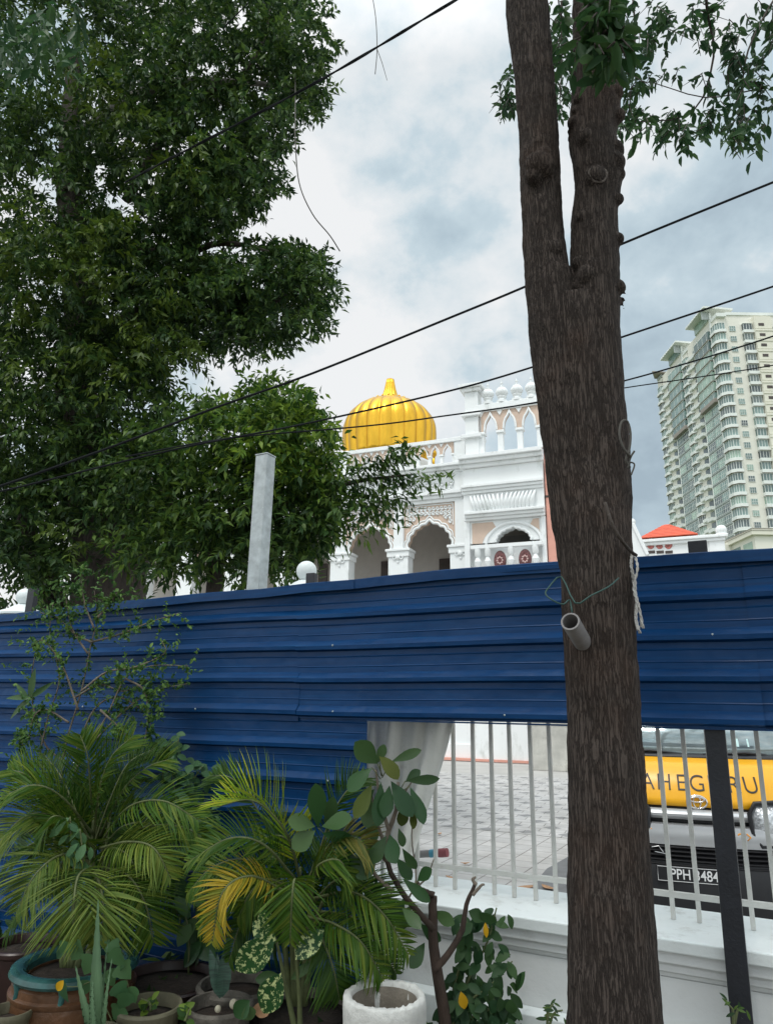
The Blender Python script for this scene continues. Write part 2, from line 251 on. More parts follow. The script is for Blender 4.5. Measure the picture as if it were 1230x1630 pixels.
# ------------------------------------------------------------------ mesh tools
def nrm(v): return Vector(v).normalized()
class MB:
    def __init__(s): s.v = []; s.f = []
    def add(s, vs, fs):
        o = len(s.v); s.v += [tuple(q) for q in vs]; s.f += [tuple(i + o for i in f) for f in fs]; return s
    def box(s, x0, x1, y0, y1, z0, z1):
        return s.add([(x0, y0, z0), (x1, y0, z0), (x1, y1, z0), (x0, y1, z0), (x0, y0, z1), (x1, y0, z1), (x1, y1, z1), (x0, y1, z1)],
                     [(0, 3, 2, 1), (4, 5, 6, 7), (0, 1, 5, 4), (1, 2, 6, 5), (2, 3, 7, 6), (3, 0, 4, 7)])
    def quad(s, a, b, c, d): return s.add([a, b, c, d], [(0, 1, 2, 3)])
    def tube(s, pts, rad, n=8, cap=True):
        pts = [Vector(p) for p in pts]; k = len(pts)
        if isinstance(rad, (int, float)): rad = [rad] * k
        t = (pts[1] - pts[0]).normalized(); a = t.orthogonal().normalized(); vs = []
        for i, p in enumerate(pts):
            if 0 < i < k - 1: t = (pts[i + 1] - pts[i - 1]).normalized()
            elif i: t = (pts[i] - pts[i - 1]).normalized()
            a = (a - t * a.dot(t)); a = a.normalized() if a.length > 1e-6 else t.orthogonal().normalized(); b = t.cross(a)
            for j in range(n):
                q = 2 * PI * j / n; vs.append(p + (a * math.cos(q) + b * math.sin(q)) * rad[i])
        fs = [(i * n + j, i * n + (j + 1) % n, (i + 1) * n + (j + 1) % n, (i + 1) * n + j) for i in range(k - 1) for j in range(n)]
        if cap: fs += [tuple(range(n))[::-1], tuple((k - 1) * n + j for j in range(n))]
        return s.add(vs, fs)
    def lathe(s, prof, n=32, c=(0, 0, 0), lobes=0, amp=0.0, closed=False):
        vs = []
        for (r, z) in prof:
            for j in range(n):
                q = 2 * PI * j / n
                rr = r * (1 - amp + amp * abs(math.sin(q * lobes / 2)) ** 0.55) if lobes else r
                vs.append((c[0] + rr * math.cos(q), c[1] + rr * math.sin(q), c[2] + z))
        k = len(prof)
        fs = [(i * n + j, i * n + (j + 1) % n, (i + 1) * n + (j + 1) % n, (i + 1) * n + j) for i in range(k - 1) for j in range(n)]
        if prof[0][0] > 1e-4 and not closed: fs.append(tuple(range(n))[::-1])
        if prof[-1][0] > 1e-4 and not closed: fs.append(tuple((k - 1) * n + j for j in range(n)))
        return s.add(vs, fs)
    def sweep(s, prof, x0, x1, n=1):      # a moulding: profile of (y, z) drawn along x, closed
        k = len(prof); vs = []
        for i in range(n + 1):
            x = x0 + (x1 - x0) * i / n; vs += [(x, y, z) for (y, z) in prof]
        fs = [(i * k + j, (i + 1) * k + j, (i + 1) * k + (j + 1) % k, i * k + (j + 1) % k) for i in range(n) for j in range(k)]
        fs += [tuple(range(k))[::-1], tuple(n * k + j for j in range(k))]
        return s.add(vs, fs)
    def prism(s, poly, y0, y1):           # polygon in (x, z), thick along y
        k = len(poly); vs = [(x, y0, z) for x, z in poly] + [(x, y1, z) for x, z in poly]
        return s.add(vs, [tuple(range(k)), tuple(k + j for j in range(k))[::-1]] + [(j, k + j, k + (j + 1) % k, (j + 1) % k) for j in range(k)])
    def ball(s, c, r, n=16, m=10, sq=(1, 1, 1)):
        vs = [(c[0], c[1], c[2] - r * sq[2])]
        for i in range(1, m):
            a = -PI / 2 + PI * i / m
            vs += [(c[0] + r * sq[0] * math.cos(a) * math.cos(2 * PI * j / n), c[1] + r * sq[1] * math.cos(a) * math.sin(2 * PI * j / n), c[2] + r * sq[2] * math.sin(a)) for j in range(n)]
        vs.append((c[0], c[1], c[2] + r * sq[2])); T = len(vs) - 1
        fs = [(0, 1 + (j + 1) % n, 1 + j) for j in range(n)]
        fs += [(1 + i * n + j, 1 + i * n + (j + 1) % n, 1 + (i + 1) * n + (j + 1) % n, 1 + (i + 1) * n + j) for i in range(m - 2) for j in range(n)]
        fs += [(T, 1 + (m - 2) * n + j, 1 + (m - 2) * n + (j + 1) % n) for j in range(n)]
        return s.add(vs, fs)
    def build(s, name, m, parent=None, smooth=False, bevel=0.0, flip=False):
        me = bpy.data.meshes.new(name); me.from_pydata(s.v, [], s.f); me.validate()
        if m is not None: me.materials.append(m)
        if smooth:
            me.polygons.foreach_set('use_smooth', [True] * len(me.polygons))
        me.update(); o = bpy.data.objects.new(name, me); C.objects.link(o)
        if parent: o.parent = parent
        import bmesh
        bm = bmesh.new(); bm.from_mesh(me)
        bmesh.ops.recalc_face_normals(bm, faces=bm.faces); bm.to_mesh(me); bm.free()
        if smooth == 'auto':
            try: me.set_sharp_from_angle(angle=R(35))
            except Exception: pass
        if bevel:
            q = o.modifiers.new('bevel', 'BEVEL'); q.width = bevel; q.segments = 2; q.limit_method = 'ANGLE'; q.angle_limit = R(40)
        return o
def tag(o, label=None, cat=None, group=None, kind=None):
    if label: o['label'] = label
    if cat: o['category'] = cat
    if group: o['group'] = group
    if kind: o['kind'] = kind
    return o
def empty(name, loc=(0, 0, 0), rz=0.0, label=None, cat=None, group=None):
    o = bpy.data.objects.new(name, None); C.objects.link(o); o.location = loc; o.rotation_euler = (0, 0, rz); o.empty_display_size = 0.1
    return tag(o, label, cat, group)
def copy_tree(o, parent=None):
    c = o.copy(); C.objects.link(c)
    if parent is not None: c.parent = parent
    for ch in list(o.children): copy_tree(ch, c)
    return c

class Fr:                                # a vertical reference plane: x along it, y away from the camera
    def __init__(s, px, D, deg):
        p = P(px, 1120, D); s.o = Vector((p.x, p.y, 0)); a = R(deg); s.a = a
        s.ex = Vector((math.cos(a), -math.sin(a), 0)); s.ey = Vector((math.sin(a), math.cos(a), 0))
    def loc(s, px, py, y=0.0):
        r = ray(px, py); o = s.o + s.ey * y; t = (o - EYE).dot(s.ey) / r.dot(s.ey); p = EYE + r * t - s.o
        return p.dot(s.ex), p.z
    def z(s, px, py, y=0.0): return s.loc(px, py, y)[1]
    def u(s, px, py, y=0.0): return s.loc(px, py, y)[0]
    def w(s, x, y, z): return s.o + s.ex * x + s.ey * y + Vector((0, 0, z))
    def empty(s, name, *a, **k): return empty(name, s.o, -s.a, *a, **k)

def leaves(name, pos, ax, nr, Ln, Wd, m, parent=None, rows=((0.45, 1.0),), fold=0.25, curl=0.15):
    """many leaves as one mesh; pos/ax/nr (N,3), Ln/Wd (N,)"""
    pos = np.asarray(pos, float); ax = np.asarray(ax, float); nr = np.asarray(nr, float)
    n = len(pos); Ln = np.broadcast_to(Ln, n).reshape(n, 1).astype(float); Wd = np.broadcast_to(Wd, n).reshape(n, 1).astype(float)
    ax = ax / np.linalg.norm(ax, axis=1, keepdims=True); sd_ = np.cross(ax, nr); sd_ /= (np.linalg.norm(sd_, axis=1, keepdims=True) + 1e-9); nr = np.cross(sd_, ax)
    cols = [pos]; fold_ = fold
    for (t_, w_) in rows:
        c_ = pos + ax * Ln * t_ - nr * Ln * curl * t_ * t_
        cols.append(c_ - sd_ * Wd * 0.5 * w_ + nr * Wd * fold_ * w_); cols.append(c_); cols.append(c_ + sd_ * Wd * 0.5 * w_ + nr * Wd * fold_ * w_)
    cols.append(pos + ax * Ln - nr * Ln * curl)
    k = len(cols); V = np.stack(cols, 1).reshape(-1, 3)
    F3 = []; F4 = []; T = k - 1; q = len(rows)
    F3 += [(0, 2, 1), (0, 3, 2)]
    for i in range(q - 1):
        a = 1 + 3 * i; b_ = a + 3; F4 += [(a, a + 1, b_ + 1, b_), (a + 1, a + 2, b_ + 2, b_ + 1)]
    a = 1 + 3 * (q - 1); F3 += [(a, a + 1, T), (a + 1, a + 2, T)]
    off = (np.arange(n) * k).reshape(n, 1, 1)
    f3 = (np.array(F3)[None] + off).reshape(-1, 3); f4 = (np.array(F4)[None] + off).reshape(-1, 4) if F4 else np.zeros((0, 4), int)
    me = bpy.data.meshes.new(name); me.vertices.add(len(V)); me.vertices.foreach_set('co', V.ravel())
    loops = np.concatenate([f3.ravel(), f4.ravel()]).astype(np.int32); me.loops.add(len(loops)); me.loops.foreach_set('vertex_index', loops)
    st = np.concatenate([np.arange(len(f3)) * 3, len(f3) * 3 + np.arange(len(f4)) * 4]).astype(np.int32)
    me.polygons.add(len(st)); me.polygons.foreach_set('loop_start', st)
    me.polygons.foreach_set('use_smooth', np.ones(len(st), bool))
    me.update(calc_edges=True); me.validate(); me.materials.append(m)
    o = bpy.data.objects.new(name, me); C.objects.link(o)
    if parent: o.parent = parent
    return o

def spray_leaves(centres, dirs, lens, per, leafL, droop=0.35, spread=0.9):
    """twigs with alternate leaves: returns pos, axis, normal, length"""
    c = np.repeat(np.asarray(centres, float), per, 0); d = np.repeat(np.asarray(dirs, float), per, 0); n = len(c)
    t_ = np.tile(np.linspace(0.05, 1.0, per), len(centres)); ll = np.repeat(lens, per)
    d = d / np.linalg.norm(d, axis=1, keepdims=True)
    sag = np.stack([np.zeros(n), np.zeros(n), -0.35 * (t_ ** 2) * ll], 1)
    pos = c + d * (t_ * ll)[:, None] + sag + rng.normal(0, 0.008, (n, 3))
    rnd = rng.normal(0, 1, (n, 3)); rnd -= d * (rnd * d).sum(1, keepdims=True); rnd /= np.linalg.norm(rnd, axis=1, keepdims=True)
    ax = d * 0.55 + rnd * spread + np.array([0, 0, -droop])
    nr = np.array([0, 0, 1.0]) + rng.normal(0, 0.45, (n, 3))
    return pos, ax, nr, leafL * rng.uniform(0.65, 1.2, n)

def bezier_pts(pts, n=24):               # smooth polyline through points (Catmull-Rom)
    p = [Vector(q) for q in pts]; p = [p[0] * 2 - p[1]] + p + [p[-1] * 2 - p[-2]]; out = []
    seg = len(p) - 3
    for i in range(seg):
        a, b_, c_, d_ = p[i:i + 4]; k = max(2, n // seg)
        for j in range(k):
            t_ = j / k
            out.append(0.5 * ((2 * b_) + (c_ - a) * t_ + (2 * a - 5 * b_ + 4 * c_ - d_) * t_ ** 2 + (3 * b_ - a - 3 * c_ + d_) * t_ ** 3))
    out.append(p[-2]); return out
exec_parts = True

# ------------------------------------------------------------------ ground
F = Fr(735, 3.5, 27.1)                   # fence line
# compound floor: cement base sheet, patterned field, near grid of slabs
def paver(name, kind_):
    m = bpy.data.materials.new(name); m.use_nodes = True; t = m.node_tree; b = t.nodes['Principled BSDF']; l = t.links.new
    tx = t.nodes.new('ShaderNodeTexCoord'); ma = t.nodes.new('ShaderNodeMapping')
    l(tx.outputs['Object'], ma.inputs['Vector'])
    br = t.nodes.new('ShaderNodeTexBrick'); br.offset = 0.0 if kind_ == 'grid' else 0.5; br.squash = 1.0
    s_ = 0.34 if kind_ == 'grid' else 0.26
    ma.inputs['Rotation'].default_value = (0, 0, R(28 if kind_ == 'grid' else 21))
    br.inputs['Scale'].default_value = 1.0; br.inputs['Brick Width'].default_value = s_ * (1.0 if kind_ == 'grid' else 1.5); br.inputs['Row Height'].default_value = s_
    br.inputs['Mortar Size'].default_value = 0.009; br.inputs['Mortar Smooth'].default_value = 0.4; br.inputs['Bias'].default_value = 0.0
    br.inputs['Color1'].default_value = (0.43, 0.425, 0.42, 1); br.inputs['Color2'].default_value = (0.50, 0.49, 0.48, 1); br.inputs['Mortar'].default_value = (0.20, 0.19, 0.18, 1)
    l(ma.outputs[0], br.inputs['Vector']); out = br.outputs['Color']
    if kind_ == 'diamond':
        ck = t.nodes.new('ShaderNodeSeparateXYZ'); l(ma.outputs[0], ck.inputs[0])
        def mt(op, a, b_=None):
            q = t.nodes.new('ShaderNodeMath'); q.operation = op
            for i, v in enumerate((a, b_)):
                if v is None: continue
                if isinstance(v, (int, float)): q.inputs[i].default_value = v
                else: l(v, q.inputs[i])
            return q.outputs[0]
        px_ = mt('DIVIDE', ck.outputs['X'], 0.60); py_ = mt('DIVIDE', ck.outputs['Y'], 1.10)
        def cell(ox, oy):
            ax_ = mt('ABSOLUTE', mt('SUBTRACT', mt('FRACT', mt('ADD', px_, ox)), 0.5)); ay_ = mt('ABSOLUTE', mt('SUBTRACT', mt('FRACT', mt('ADD', py_, oy)), 0.5))
            return mt('LESS_THAN', mt('ADD', mt('MULTIPLY', ax_, 1.0), mt('MULTIPLY', ay_, 1.7)), 0.25)
        d_ = mt('MAXIMUM', cell(0, 0), cell(0.5, 0.5))
        mm = N(t, 'ShaderNodeMix', data_type='RGBA'); l(mt('MULTIPLY', d_, 0.68), mm.inputs[0]); l(out, mm.inputs[6]); mm.inputs[7].default_value = (0.13, 0.135, 0.14, 1); out = mm.outputs[2]
    no = N(t, 'ShaderNodeTexNoise', Scale=1.1, Detail=8, Roughness=0.7); l(tx.outputs['Object'], no.inputs['Vector'])
    rr = ramp(t, no.outputs['Fac'], [(0.3, (0.72, 0.71, 0.69)), (0.7, (1.12, 1.12, 1.12))])
    m2 = N(t, 'ShaderNodeMix', data_type='RGBA', blend_type='MULTIPLY'); m2.inputs[0].default_value = 1; l(out, m2.inputs[6]); l(rr.outputs['Color'], m2.inputs[7])
    l(m2.outputs[2], b.inputs['Base Color']); b.inputs['Roughness'].default_value = 0.85
    bp = N(t, 'ShaderNodeBump', Strength=0.5, Distance=0.006); l(br.outputs['Fac'], bp.inputs['Height']); bp.invert = True; l(bp.outputs[0], b.inputs['Normal'])
    return m
def Gp(px, py, z=0.0):
    r = ray(px, py); t_ = (z - EYE.z) / r.z; return EYE + r * t_
M['ground'] = mat('cement_ground', (0.40, 0.39, 0.37), 0.9, var=0.15, scale=0.8, bump=0.2)
M['grass'] = mat('far_ground', (0.10, 0.13, 0.06), 0.95, var=0.3, scale=0.05)
g = MB(); g.quad((-1500, -1500, -0.02), (1500, -1500, -0.02), (1500, 1500, -0.02), (-1500, 1500, -0.02)); tag(g.build('ground', M['grass']), kind='structure')
g = MB(); pts = [F.w(-30, 0.3, 0), F.w(30, 0.3, 0), F.w(30, 46, 0), F.w(-30, 46, 0)]
g.quad(*[(p.x, p.y, 0) for p in pts]); tag(g.build('compound_ground', M['ground']), kind='structure')
a, b_ = Gp(730, 1318), Gp(905, 1335); dv = (b_ - a).normalized(); a2, b2 = a - dv * 14, b_ + dv * 14
c, d = Gp(744, 1240), Gp(810, 1222)
far = Vector((-dv.y, dv.x, 0))
g = MB(); g.quad((a2.x, a2.y, 0.005), (b2.x, b2.y, 0.005), tuple(Vector((b2.x, b2.y, 0.005)) + far * 10.2), tuple(Vector((a2.x, a2.y, 0.005)) + far * 7.5))
tag(g.build('patterned_paving', paver('patterned_pavers', 'diamond')), kind='structure')
nr0 = [F.w(-14, 0.62, 0.005), F.w(14, 0.62, 0.005)]
g = MB(); g.quad(tuple(nr0[0]), tuple(nr0[1]), (b2.x - dv.x * .04 - far.x * .06, b2.y - far.y * .06, 0.005), (a2.x - far.x * .06, a2.y - far.y * .06, 0.005))
tag(g.build('slab_paving', paver('slab_pavers', 'grid')), kind='structure')
GZ = 0.38                                # the street side stands higher than the compound floor
g = MB(); s0 = [F.w(-40, 0.2, GZ), F.w(40, 0.2, GZ), F.w(40, -40, GZ), F.w(-40, -40, GZ)]
g.quad(*[tuple(p) for p in s0]); tag(g.build('street_verge', mat('verge_soil', (0.13, 0.11, 0.085), 0.95, var=0.4, scale=3, bump=0.7, bscale=20, dist=0.02)), kind='structure')

# ------------------------------------------------------------------ boundary wall and white railing
wall = F.empty('boundary_wall', 'low white rendered wall with a wide coping and mouldings under the white railing', 'wall')
U0, U1 = -9.0, 6.0
mb = MB(); mb.box(U0, U1, 0.12, 0.52, GZ - 0.05, 0.80); mb.build('wall_body', M['plaster'], wall)
mb = MB(); mb.sweep([(0.055, 0.955), (0.58, 0.955), (0.58, 0.905), (0.06, 0.905)], U0, U1); mb.build('coping', M['coping'], wall, bevel=0.006)
mb = MB(); mb.sweep([(0.085, 0.904), (0.53, 0.904), (0.53, 0.802), (0.117, 0.802), (0.112, 0.82), (0.100, 0.825), (0.098, 0.850), (0.082, 0.862), (0.085, 0.89)], U0, U1); mb.build('moulding', M['plaster'], wall, bevel=0.003)
mb = MB(); mb.sweep([(0.117, 0.60), (0.06, 0.585), (0.055, GZ - 0.05), (0.117, GZ - 0.05)], U0, U1); mb.build('plinth', M['coping'], wall, bevel=0.004)

rail = F.empty('white_railing', 'thin white metal railing bars with lower rail seen through the gap in the blue hoarding', 'railing')
lr = MB(); lr.box(U0, U1, 0.348, 0.372, 1.043, 1.067); lr.box(U0, U1, 0.348, 0.372, 2.10, 2.124); lr.build('rail', M['railing'], rail, bevel=0.002)
bar0 = None
bu = [-0.189 + 0.1022 * k for k in range(-24, 30)]
for k, u_ in enumerate(bu):
    if bar0 is None:
        q = MB(); q.box(-0.0095, 0.0095, 0.3505, 0.3695, 0.9555, 2.16); bar0 = q.build('bar', M['railing'], rail, bevel=0.002); o = bar0
    else: o = bar0.copy(); C.objects.link(o); o.parent = rail
    o.location = (u_ + rng.normal(0, 0.002), 0, 0); o.rotation_euler = (0, rng.normal(0, 0.002), 0)

# masonry pillars with ball finials (behind the hoarding)
def ball_pillar(px, py, r, label, yb=0.33):
    u_, z_ = F.loc(px, py, yb)
    t_ = empty('gate_pillar', F.w(u_, yb, GZ), -F.a, label, 'pillar', 'white pillars with ball finials behind the hoarding')
    q = MB(); q.box(-0.13, 0.13, -0.13, 0.13, 0.5, z_ - GZ - r - 0.085); q.build('shaft', M['coping'], t_, bevel=0.004)
    q = MB(); q.lathe([(0.185, -0.085), (0.185, -0.07), (0.15, -0.05), (0.105, -0.035), (0.075, -0.012), (0.05, 0.0)], 4 if False else 24, (0, 0, z_ - GZ - r)); q.build('cap', M['coping'], t_, smooth='auto')
    q = MB(); q.ball((0, 0, z_ - GZ), r, 28, 18); q.build('ball', M['coping'], t_, smooth=True)
ball_pillar(488, 909, 0.063, 'white ball finial on its pillar behind the blue hoarding near the grey square pole')
ball_pillar(40, 950, 0.064, 'white ball finial on its pillar under the big tree at the low end of the hoarding')
ball_pillar(1147, 930, 0.06, 'white pillar hidden behind the hoarding beside the right black post') if False else None

# ------------------------------------------------------------------ blue corrugated hoarding
hoard = F.empty('blue_hoarding', 'dark blue ribbed metal sheet hoarding along the boundary wall with a gap at its foot', 'hoarding')
PITCH, Z0 = 0.169, 1.470
RIB = [(-0.028, 0), (-0.019, -0.027), (0.0, -0.029), (0.022, -0.008), (0.030, 0)]   # (dz, y) of a rib round its line
def profile(z0, z1):
    pr = []
    k0 = math.floor((z0 - Z0) / PITCH) - 1
    for k in range(k0, k0 + 24):
        zc = Z0 + k * PITCH
        pr += [(zc + dz, y) for dz, y in RIB]
        for f in (0.36, 0.66):
            zz = zc + PITCH * f; pr += [(zz - 0.004, 0), (zz, -0.0022), (zz + 0.004, 0)]
    return [(z, y) for z, y in pr if z0 < z < z1]
def sheet(x0, x1, z0, ztop, yo, seed, name='sheet_panel'):
    n = max(8, int((x1 - x0) / 0.06)); vs = []; pr = profile(z0, 3.0); q = MB(); rg_ = np.random.default_rng(seed)
    ph = rg_.uniform(0, 6, 6)
    def wob(x, z): return 0.006 * math.sin(1.7 * x + ph[0] + z) + 0.004 * math.sin(4.1 * x + ph[1] + 3 * z) + 0.003 * math.sin(9 * x + ph[2] - 4 * z) + yo + 0.016 * math.exp(-((x + 3.15) / .22) ** 2 - ((z - 1.95) / .07) ** 2) + 0.014 * math.exp(-((x - uj) / .16) ** 2 - ((z - 2.36) / .05) ** 2) - 0.012 * math.exp(-((x + 1.9) / .3) ** 2 - ((z - 2.22) / .06) ** 2) + 0.012 * math.exp(-((x - .75) / .35) ** 2 - ((z - 2.22) / .06) ** 2)
    prs = []
    for i in range(n + 1):
        x = x0 + (x1 - x0) * i / n; zt = ztop(x)
        row = [(z0, 0)] + [(z, y) for z, y in pr] 
        row = [(min(z, zt), y if z < zt else 0) for z, y in row] + [(zt, 0)]
        prs.append([(x, y + wob(x, z), z + 0.003 * math.sin(3 * x + ph[3])) for z, y in row])
    k = len(prs[0]); vs = [v for row in prs for v in row]
    q.add(vs, [(i * k + j, (i + 1) * k + j, (i + 1) * k + j + 1, i * k + j + 1) for i in range(n) for j in range(k - 1)])
    o = q.build(name, M['blue'], hoard)
    s_ = o.modifiers.new('thick', 'SOLIDIFY'); s_.thickness = 0.0012; s_.offset = 0
    return o
TOP = [(15, 978), (150, 962), (300, 947), (420, 937), (485, 929), (560, 924), (610, 917), (700, 907), (780, 902), (895, 893), (1020, 886), (1215, 874)]
TZ = [F.loc(x, y, -0.03) for x, y in TOP]
def ztop(u_):
    if u_ <= TZ[0][0]: return TZ[0][1]
    for (a, za), (b, zb) in zip(TZ, TZ[1:]):
        if u_ <= b: return za + (zb - za) * (u_ - a) / (b - a)
    return TZ[-1][1]
u583 = F.u(583, 1200); uj = F.u(478, 960); ZB = 1.772
zb_line = lambda u_: ZB
sheet(-7.5, uj + 0.02, ZB - 0.02, lambda u_: ztop(u_), 0.0, 1)
sheet(uj, 1.28, ZB - 0.0, lambda u_: ztop(u_), -0.004, 2)
sheet(1.265, 4.6, ZB - 0.0, lambda u_: ztop(u_), 0.0, 5)
sheet(-3.6, u583, GZ + 0.03, lambda u_: ZB + 0.01, 0.003, 3)
sheet(-7.5, -3.58, GZ + 0.03, lambda u_: ZB + 0.01, 0.006, 4)
# folded top flashing, in lengths
def flashing(x0, x1, dy, tilt=0.0):
    n = max(3, int((x1 - x0) / 0.1)); q = MB(); pr = [(0.012, -0.028), (-0.034, -0.022), (-0.040, 0.006), (-0.036, 0.02), (0.05, 0.024), (0.052, -0.002)]
    pr = [(0.03, 0.006), (-0.036, -0.004), (-0.041, -0.008), (-0.039, -0.055), (-0.036, -0.055), (-0.037, -0.010), (0.028, 0.002), (0.03, -0.045), (0.033, -0.045)]
    vs = []
    for i in range(n + 1):
        x = x0 + (x1 - x0) * i / n; z = ztop(x) + 0.004 + tilt * (x - x0) + 0.002 * math.sin(7 * x)
        vs += [(x, y + dy, z + dz) for y, dz in pr]
    k = len(pr); q.add(vs, [(i * k + j, (i + 1) * k + j, (i + 1) * k + j + 1, i * k + j + 1) for i in range(n) for j in range(k - 1)])
    q.build('top_flashing', M['blue'], hoard)
ue = [-7.5, F.u(60, 970) - 0.02, F.u(570, 920), 1.0, 4.6]
flashing(ue[0], ue[1], 0.002); flashing(ue[1] - 0.05, ue[2], -0.004); flashing(ue[2] - 0.04, ue[3], 0.0); flashing(ue[3] - 0.04, ue[4], -0.003)
# bottom trim of the raised sheets and screws
q = MB(); q.box(u583 + 0.001, 4.6, -0.010, 0.006, ZB - 0.008, ZB - 0.001); q.build('bottom_lip', M['blue'], hoard)
q = MB()
for k in range(-1, 8):
    zc = Z0 + k * PITCH
    for u_ in np.arange(-4.4, 2.5, 0.92):
        if zc < ZB and u_ > u583: continue
        if zc > ztop(u_) - 0.06: continue
        if (k % 2) == 0: q.ball((u_ + 0.02 * math.sin(k * 7), -0.030, zc - 0.002), 0.006, 8, 6)
sw = q.build('screws', M['galv'], hoard, smooth=True); sw['kind'] = 'stuff'
def post(pxb, pyb, pxt, pyt, wd, zt=None, lean=0.0, top_only=False):
    ub, zb_ = F.loc(pxb, pyb, 0.035); ut, zt_ = F.loc(pxt, pyt, 0.035)
    q = MB(); h = wd / 2; zz0 = GZ - 0.02
    k_ = (ut - ub) / (zt_ - zb_) if not top_only else 0.0; u0_ = ub - k_ * (zb_ - zz0) if not top_only else ut
    q.add([(u0_ - h, 0.012, zz0), (u0_ + h, 0.012, zz0), (u0_ + h, 0.05, zz0), (u0_ - h, 0.05, zz0), (ut - h, 0.012, zt_), (ut + h, 0.012, zt_), (ut + h, 0.05, zt_), (ut - h, 0.05, zt_)],
          [(0, 3, 2, 1), (4, 5, 6, 7), (0, 1, 5, 4), (1, 2, 6, 5), (2, 3, 7, 6), (3, 0, 4, 7)])
    return q.build('support_post', M['blackpost'], hoard, bevel=0.003)
post(1174, 1560, 1109, 862, 0.077)
post(0, 0, 497, 913, 0.055, top_only=True)
post(0, 0, 55, 937, 0.075, top_only=True)

# square galvanised pole behind the hoarding
ub, zb_ = F.loc(409, 932, 0.66); ut, zt_ = F.loc(423, 727, 0.66)
po = empty('square_pole', F.w(ub, 0.66, 0.0), -F.a, 'pale grey square steel pole standing up behind the blue hoarding', 'pole')
q = MB(); lean = (ut - ub) / (zt_ - zb_)
h = 0.052
q.add([(-h - lean * 2, -h, 0), (h - lean * 2, -h, 0), (h - lean * 2, h, 0), (-h - lean * 2, h, 0), (ut - ub - h, -h, zt_), (ut - ub + h, -h, zt_), (ut - ub + h, h, zt_), (ut - ub - h, h, zt_)],
      [(0, 3, 2, 1), (4, 5, 6, 7), (0, 1, 5, 4), (1, 2, 6, 5), (2, 3, 7, 6), (3, 0, 4, 7)])
q.build('shaft', M['galv'], po, bevel=0.006)
q = MB(); q.box(ut - ub - h - 0.003, ut - ub + h + 0.003, -h - 0.003, h + 0.003, zt_ + 0.0005, zt_ + 0.010); q.build('cap', M['galv'], po, bevel=0.002)

# plastic sheet hung on the railing behind the gap
q = MB(); n, m_ = 46, 40; vs = []
ul, ur = F.u(572, 1150, .28) , F.u(722, 1150, .28)
urb = F.u(655, 1390, .28)
for j in range(m_ + 1):
    s_ = j / m_; z_ = 2.0 - s_ * 0.93
    sc_ = max(0, (s_ - 0.22) / 0.78)
    right = ur + (urb - ur) * (sc_ ** 1.15)
    for i in range(n + 1):
        f = i / n; x = ul + (right - ul) * f
        y = 0.285 + 0.026 * math.sin(11 * f + 1.0 * s_ + 1) * (0.4 + 0.6 * s_) + 0.016 * math.sin(27 * f + 3 * s_) + 0.010 * math.sin(8 * s_ + 5 * f) + 0.006 * math.sin(49 * f - 5 * s_)
        vs.append((x, y, z_ + 0.01 * math.sin(9 * f)))
q.add(vs, [(j * (n + 1) + i, j * (n + 1) + i + 1, (j + 1) * (n + 1) + i + 1, (j + 1) * (n + 1) + i) for j in range(m_) for i in range(n)])
o = q.build('plastic_sheet', M['sheet'], None, smooth=True); o.location = F.o; o.rotation_euler = (0, 0, -F.a)
s_ = o.modifiers.new('thick', 'SOLIDIFY'); s_.thickness = 0.002
tag(o, 'crumpled off-white plastic sheet draped behind the railing at the edge of the gap', 'sheet')

# short pipe poking out behind the sheet
p0, p1 = F.w(*(lambda a: (a[0], .62, a[1]))(F.loc(628, 1362, .62))), F.w(*(lambda a: (a[0], .62, a[1]))(F.loc(712, 1357, .62)))
def seg(a, b, s0, s1): return [a.lerp(b, s0), a.lerp(b, s1)]
pi = empty('stub_pipe', p0, 0, 'short grey pipe with blue band and dull red end cap beside the plastic sheet', 'pipe')
def rel(pts, o): return [Vector(p) - o for p in pts]
q = MB(); q.tube(rel(seg(p0, p1, 0, 0.70), p0), 0.019, 16); q.build('tube', M['pvc'], pi, smooth='auto')
q = MB(); q.tube(rel(seg(p0, p1, 0.68, 0.86), p0), 0.021, 16); q.build('band', mat('blue_tape', (0.06, 0.24, 0.34), 0.5), pi, smooth='auto')
q = MB(); q.tube(rel(seg(p0, p1, 0.84, 1.0), p0), [0.0225, 0.0225], 16); q.build('end_cap', mat('dull_red', (0.25, 0.07, 0.08), 0.6), pi, smooth='auto')

# dry leaves on the paving
for (px, py, s_, a_, lab) in ((838, 1413, .075, .4, 'pale orange dry leaf on the dark paving patch by the trunk'), (845, 1411, .0, 0, None), (842, 1408, 0, 0, None), (845, 1500, 0, 0, None), (846, 1340, 0, 0, None),
                          (850, 1330, 0, 0, None), (842, 1412, 0, 0, None), (872, 1414, .07, 2.0, 'brown curled leaf on the paving nearest the trunk'), (699, 1328, .04, 1, 'small dark scrap on the paving beside the plastic sheet'),
                          (718, 1398, .05, 2.4, 'dark dead leaf on the paving under the low rail'), (740, 1375, .04, .2, 'tiny dark leaf on the paving behind the fourth visible bar')):
    if not s_: continue
    p = Gp(px, py, 0.02); q = MB(); ca, sa = math.cos(a_), math.sin(a_)
    ou = [(-1, 0), (-.5, .32), (0, .42), (.5, .3), (1, 0), (.5, -.3), (0, -.4), (-.5, -.3)]
    vs = [((x * ca - y * sa) * s_ * 1.6, (x * sa + y * ca) * s_ * 1.6, 0.02 * abs(y) + 0.018 * x * x) for x, y in ou] + [(0, 0, -0.004)]
    q.add(vs, [(i, (i + 1) % 8, 8) for i in range(8)]); o = q.build('fallen_leaf', M['litter'], None, smooth=True); o.location = p
    s2 = o.modifiers.new('thick', 'SOLIDIFY'); s2.thickness = 0.002
    tag(o, lab, 'leaf', 'fallen leaves on the paving')
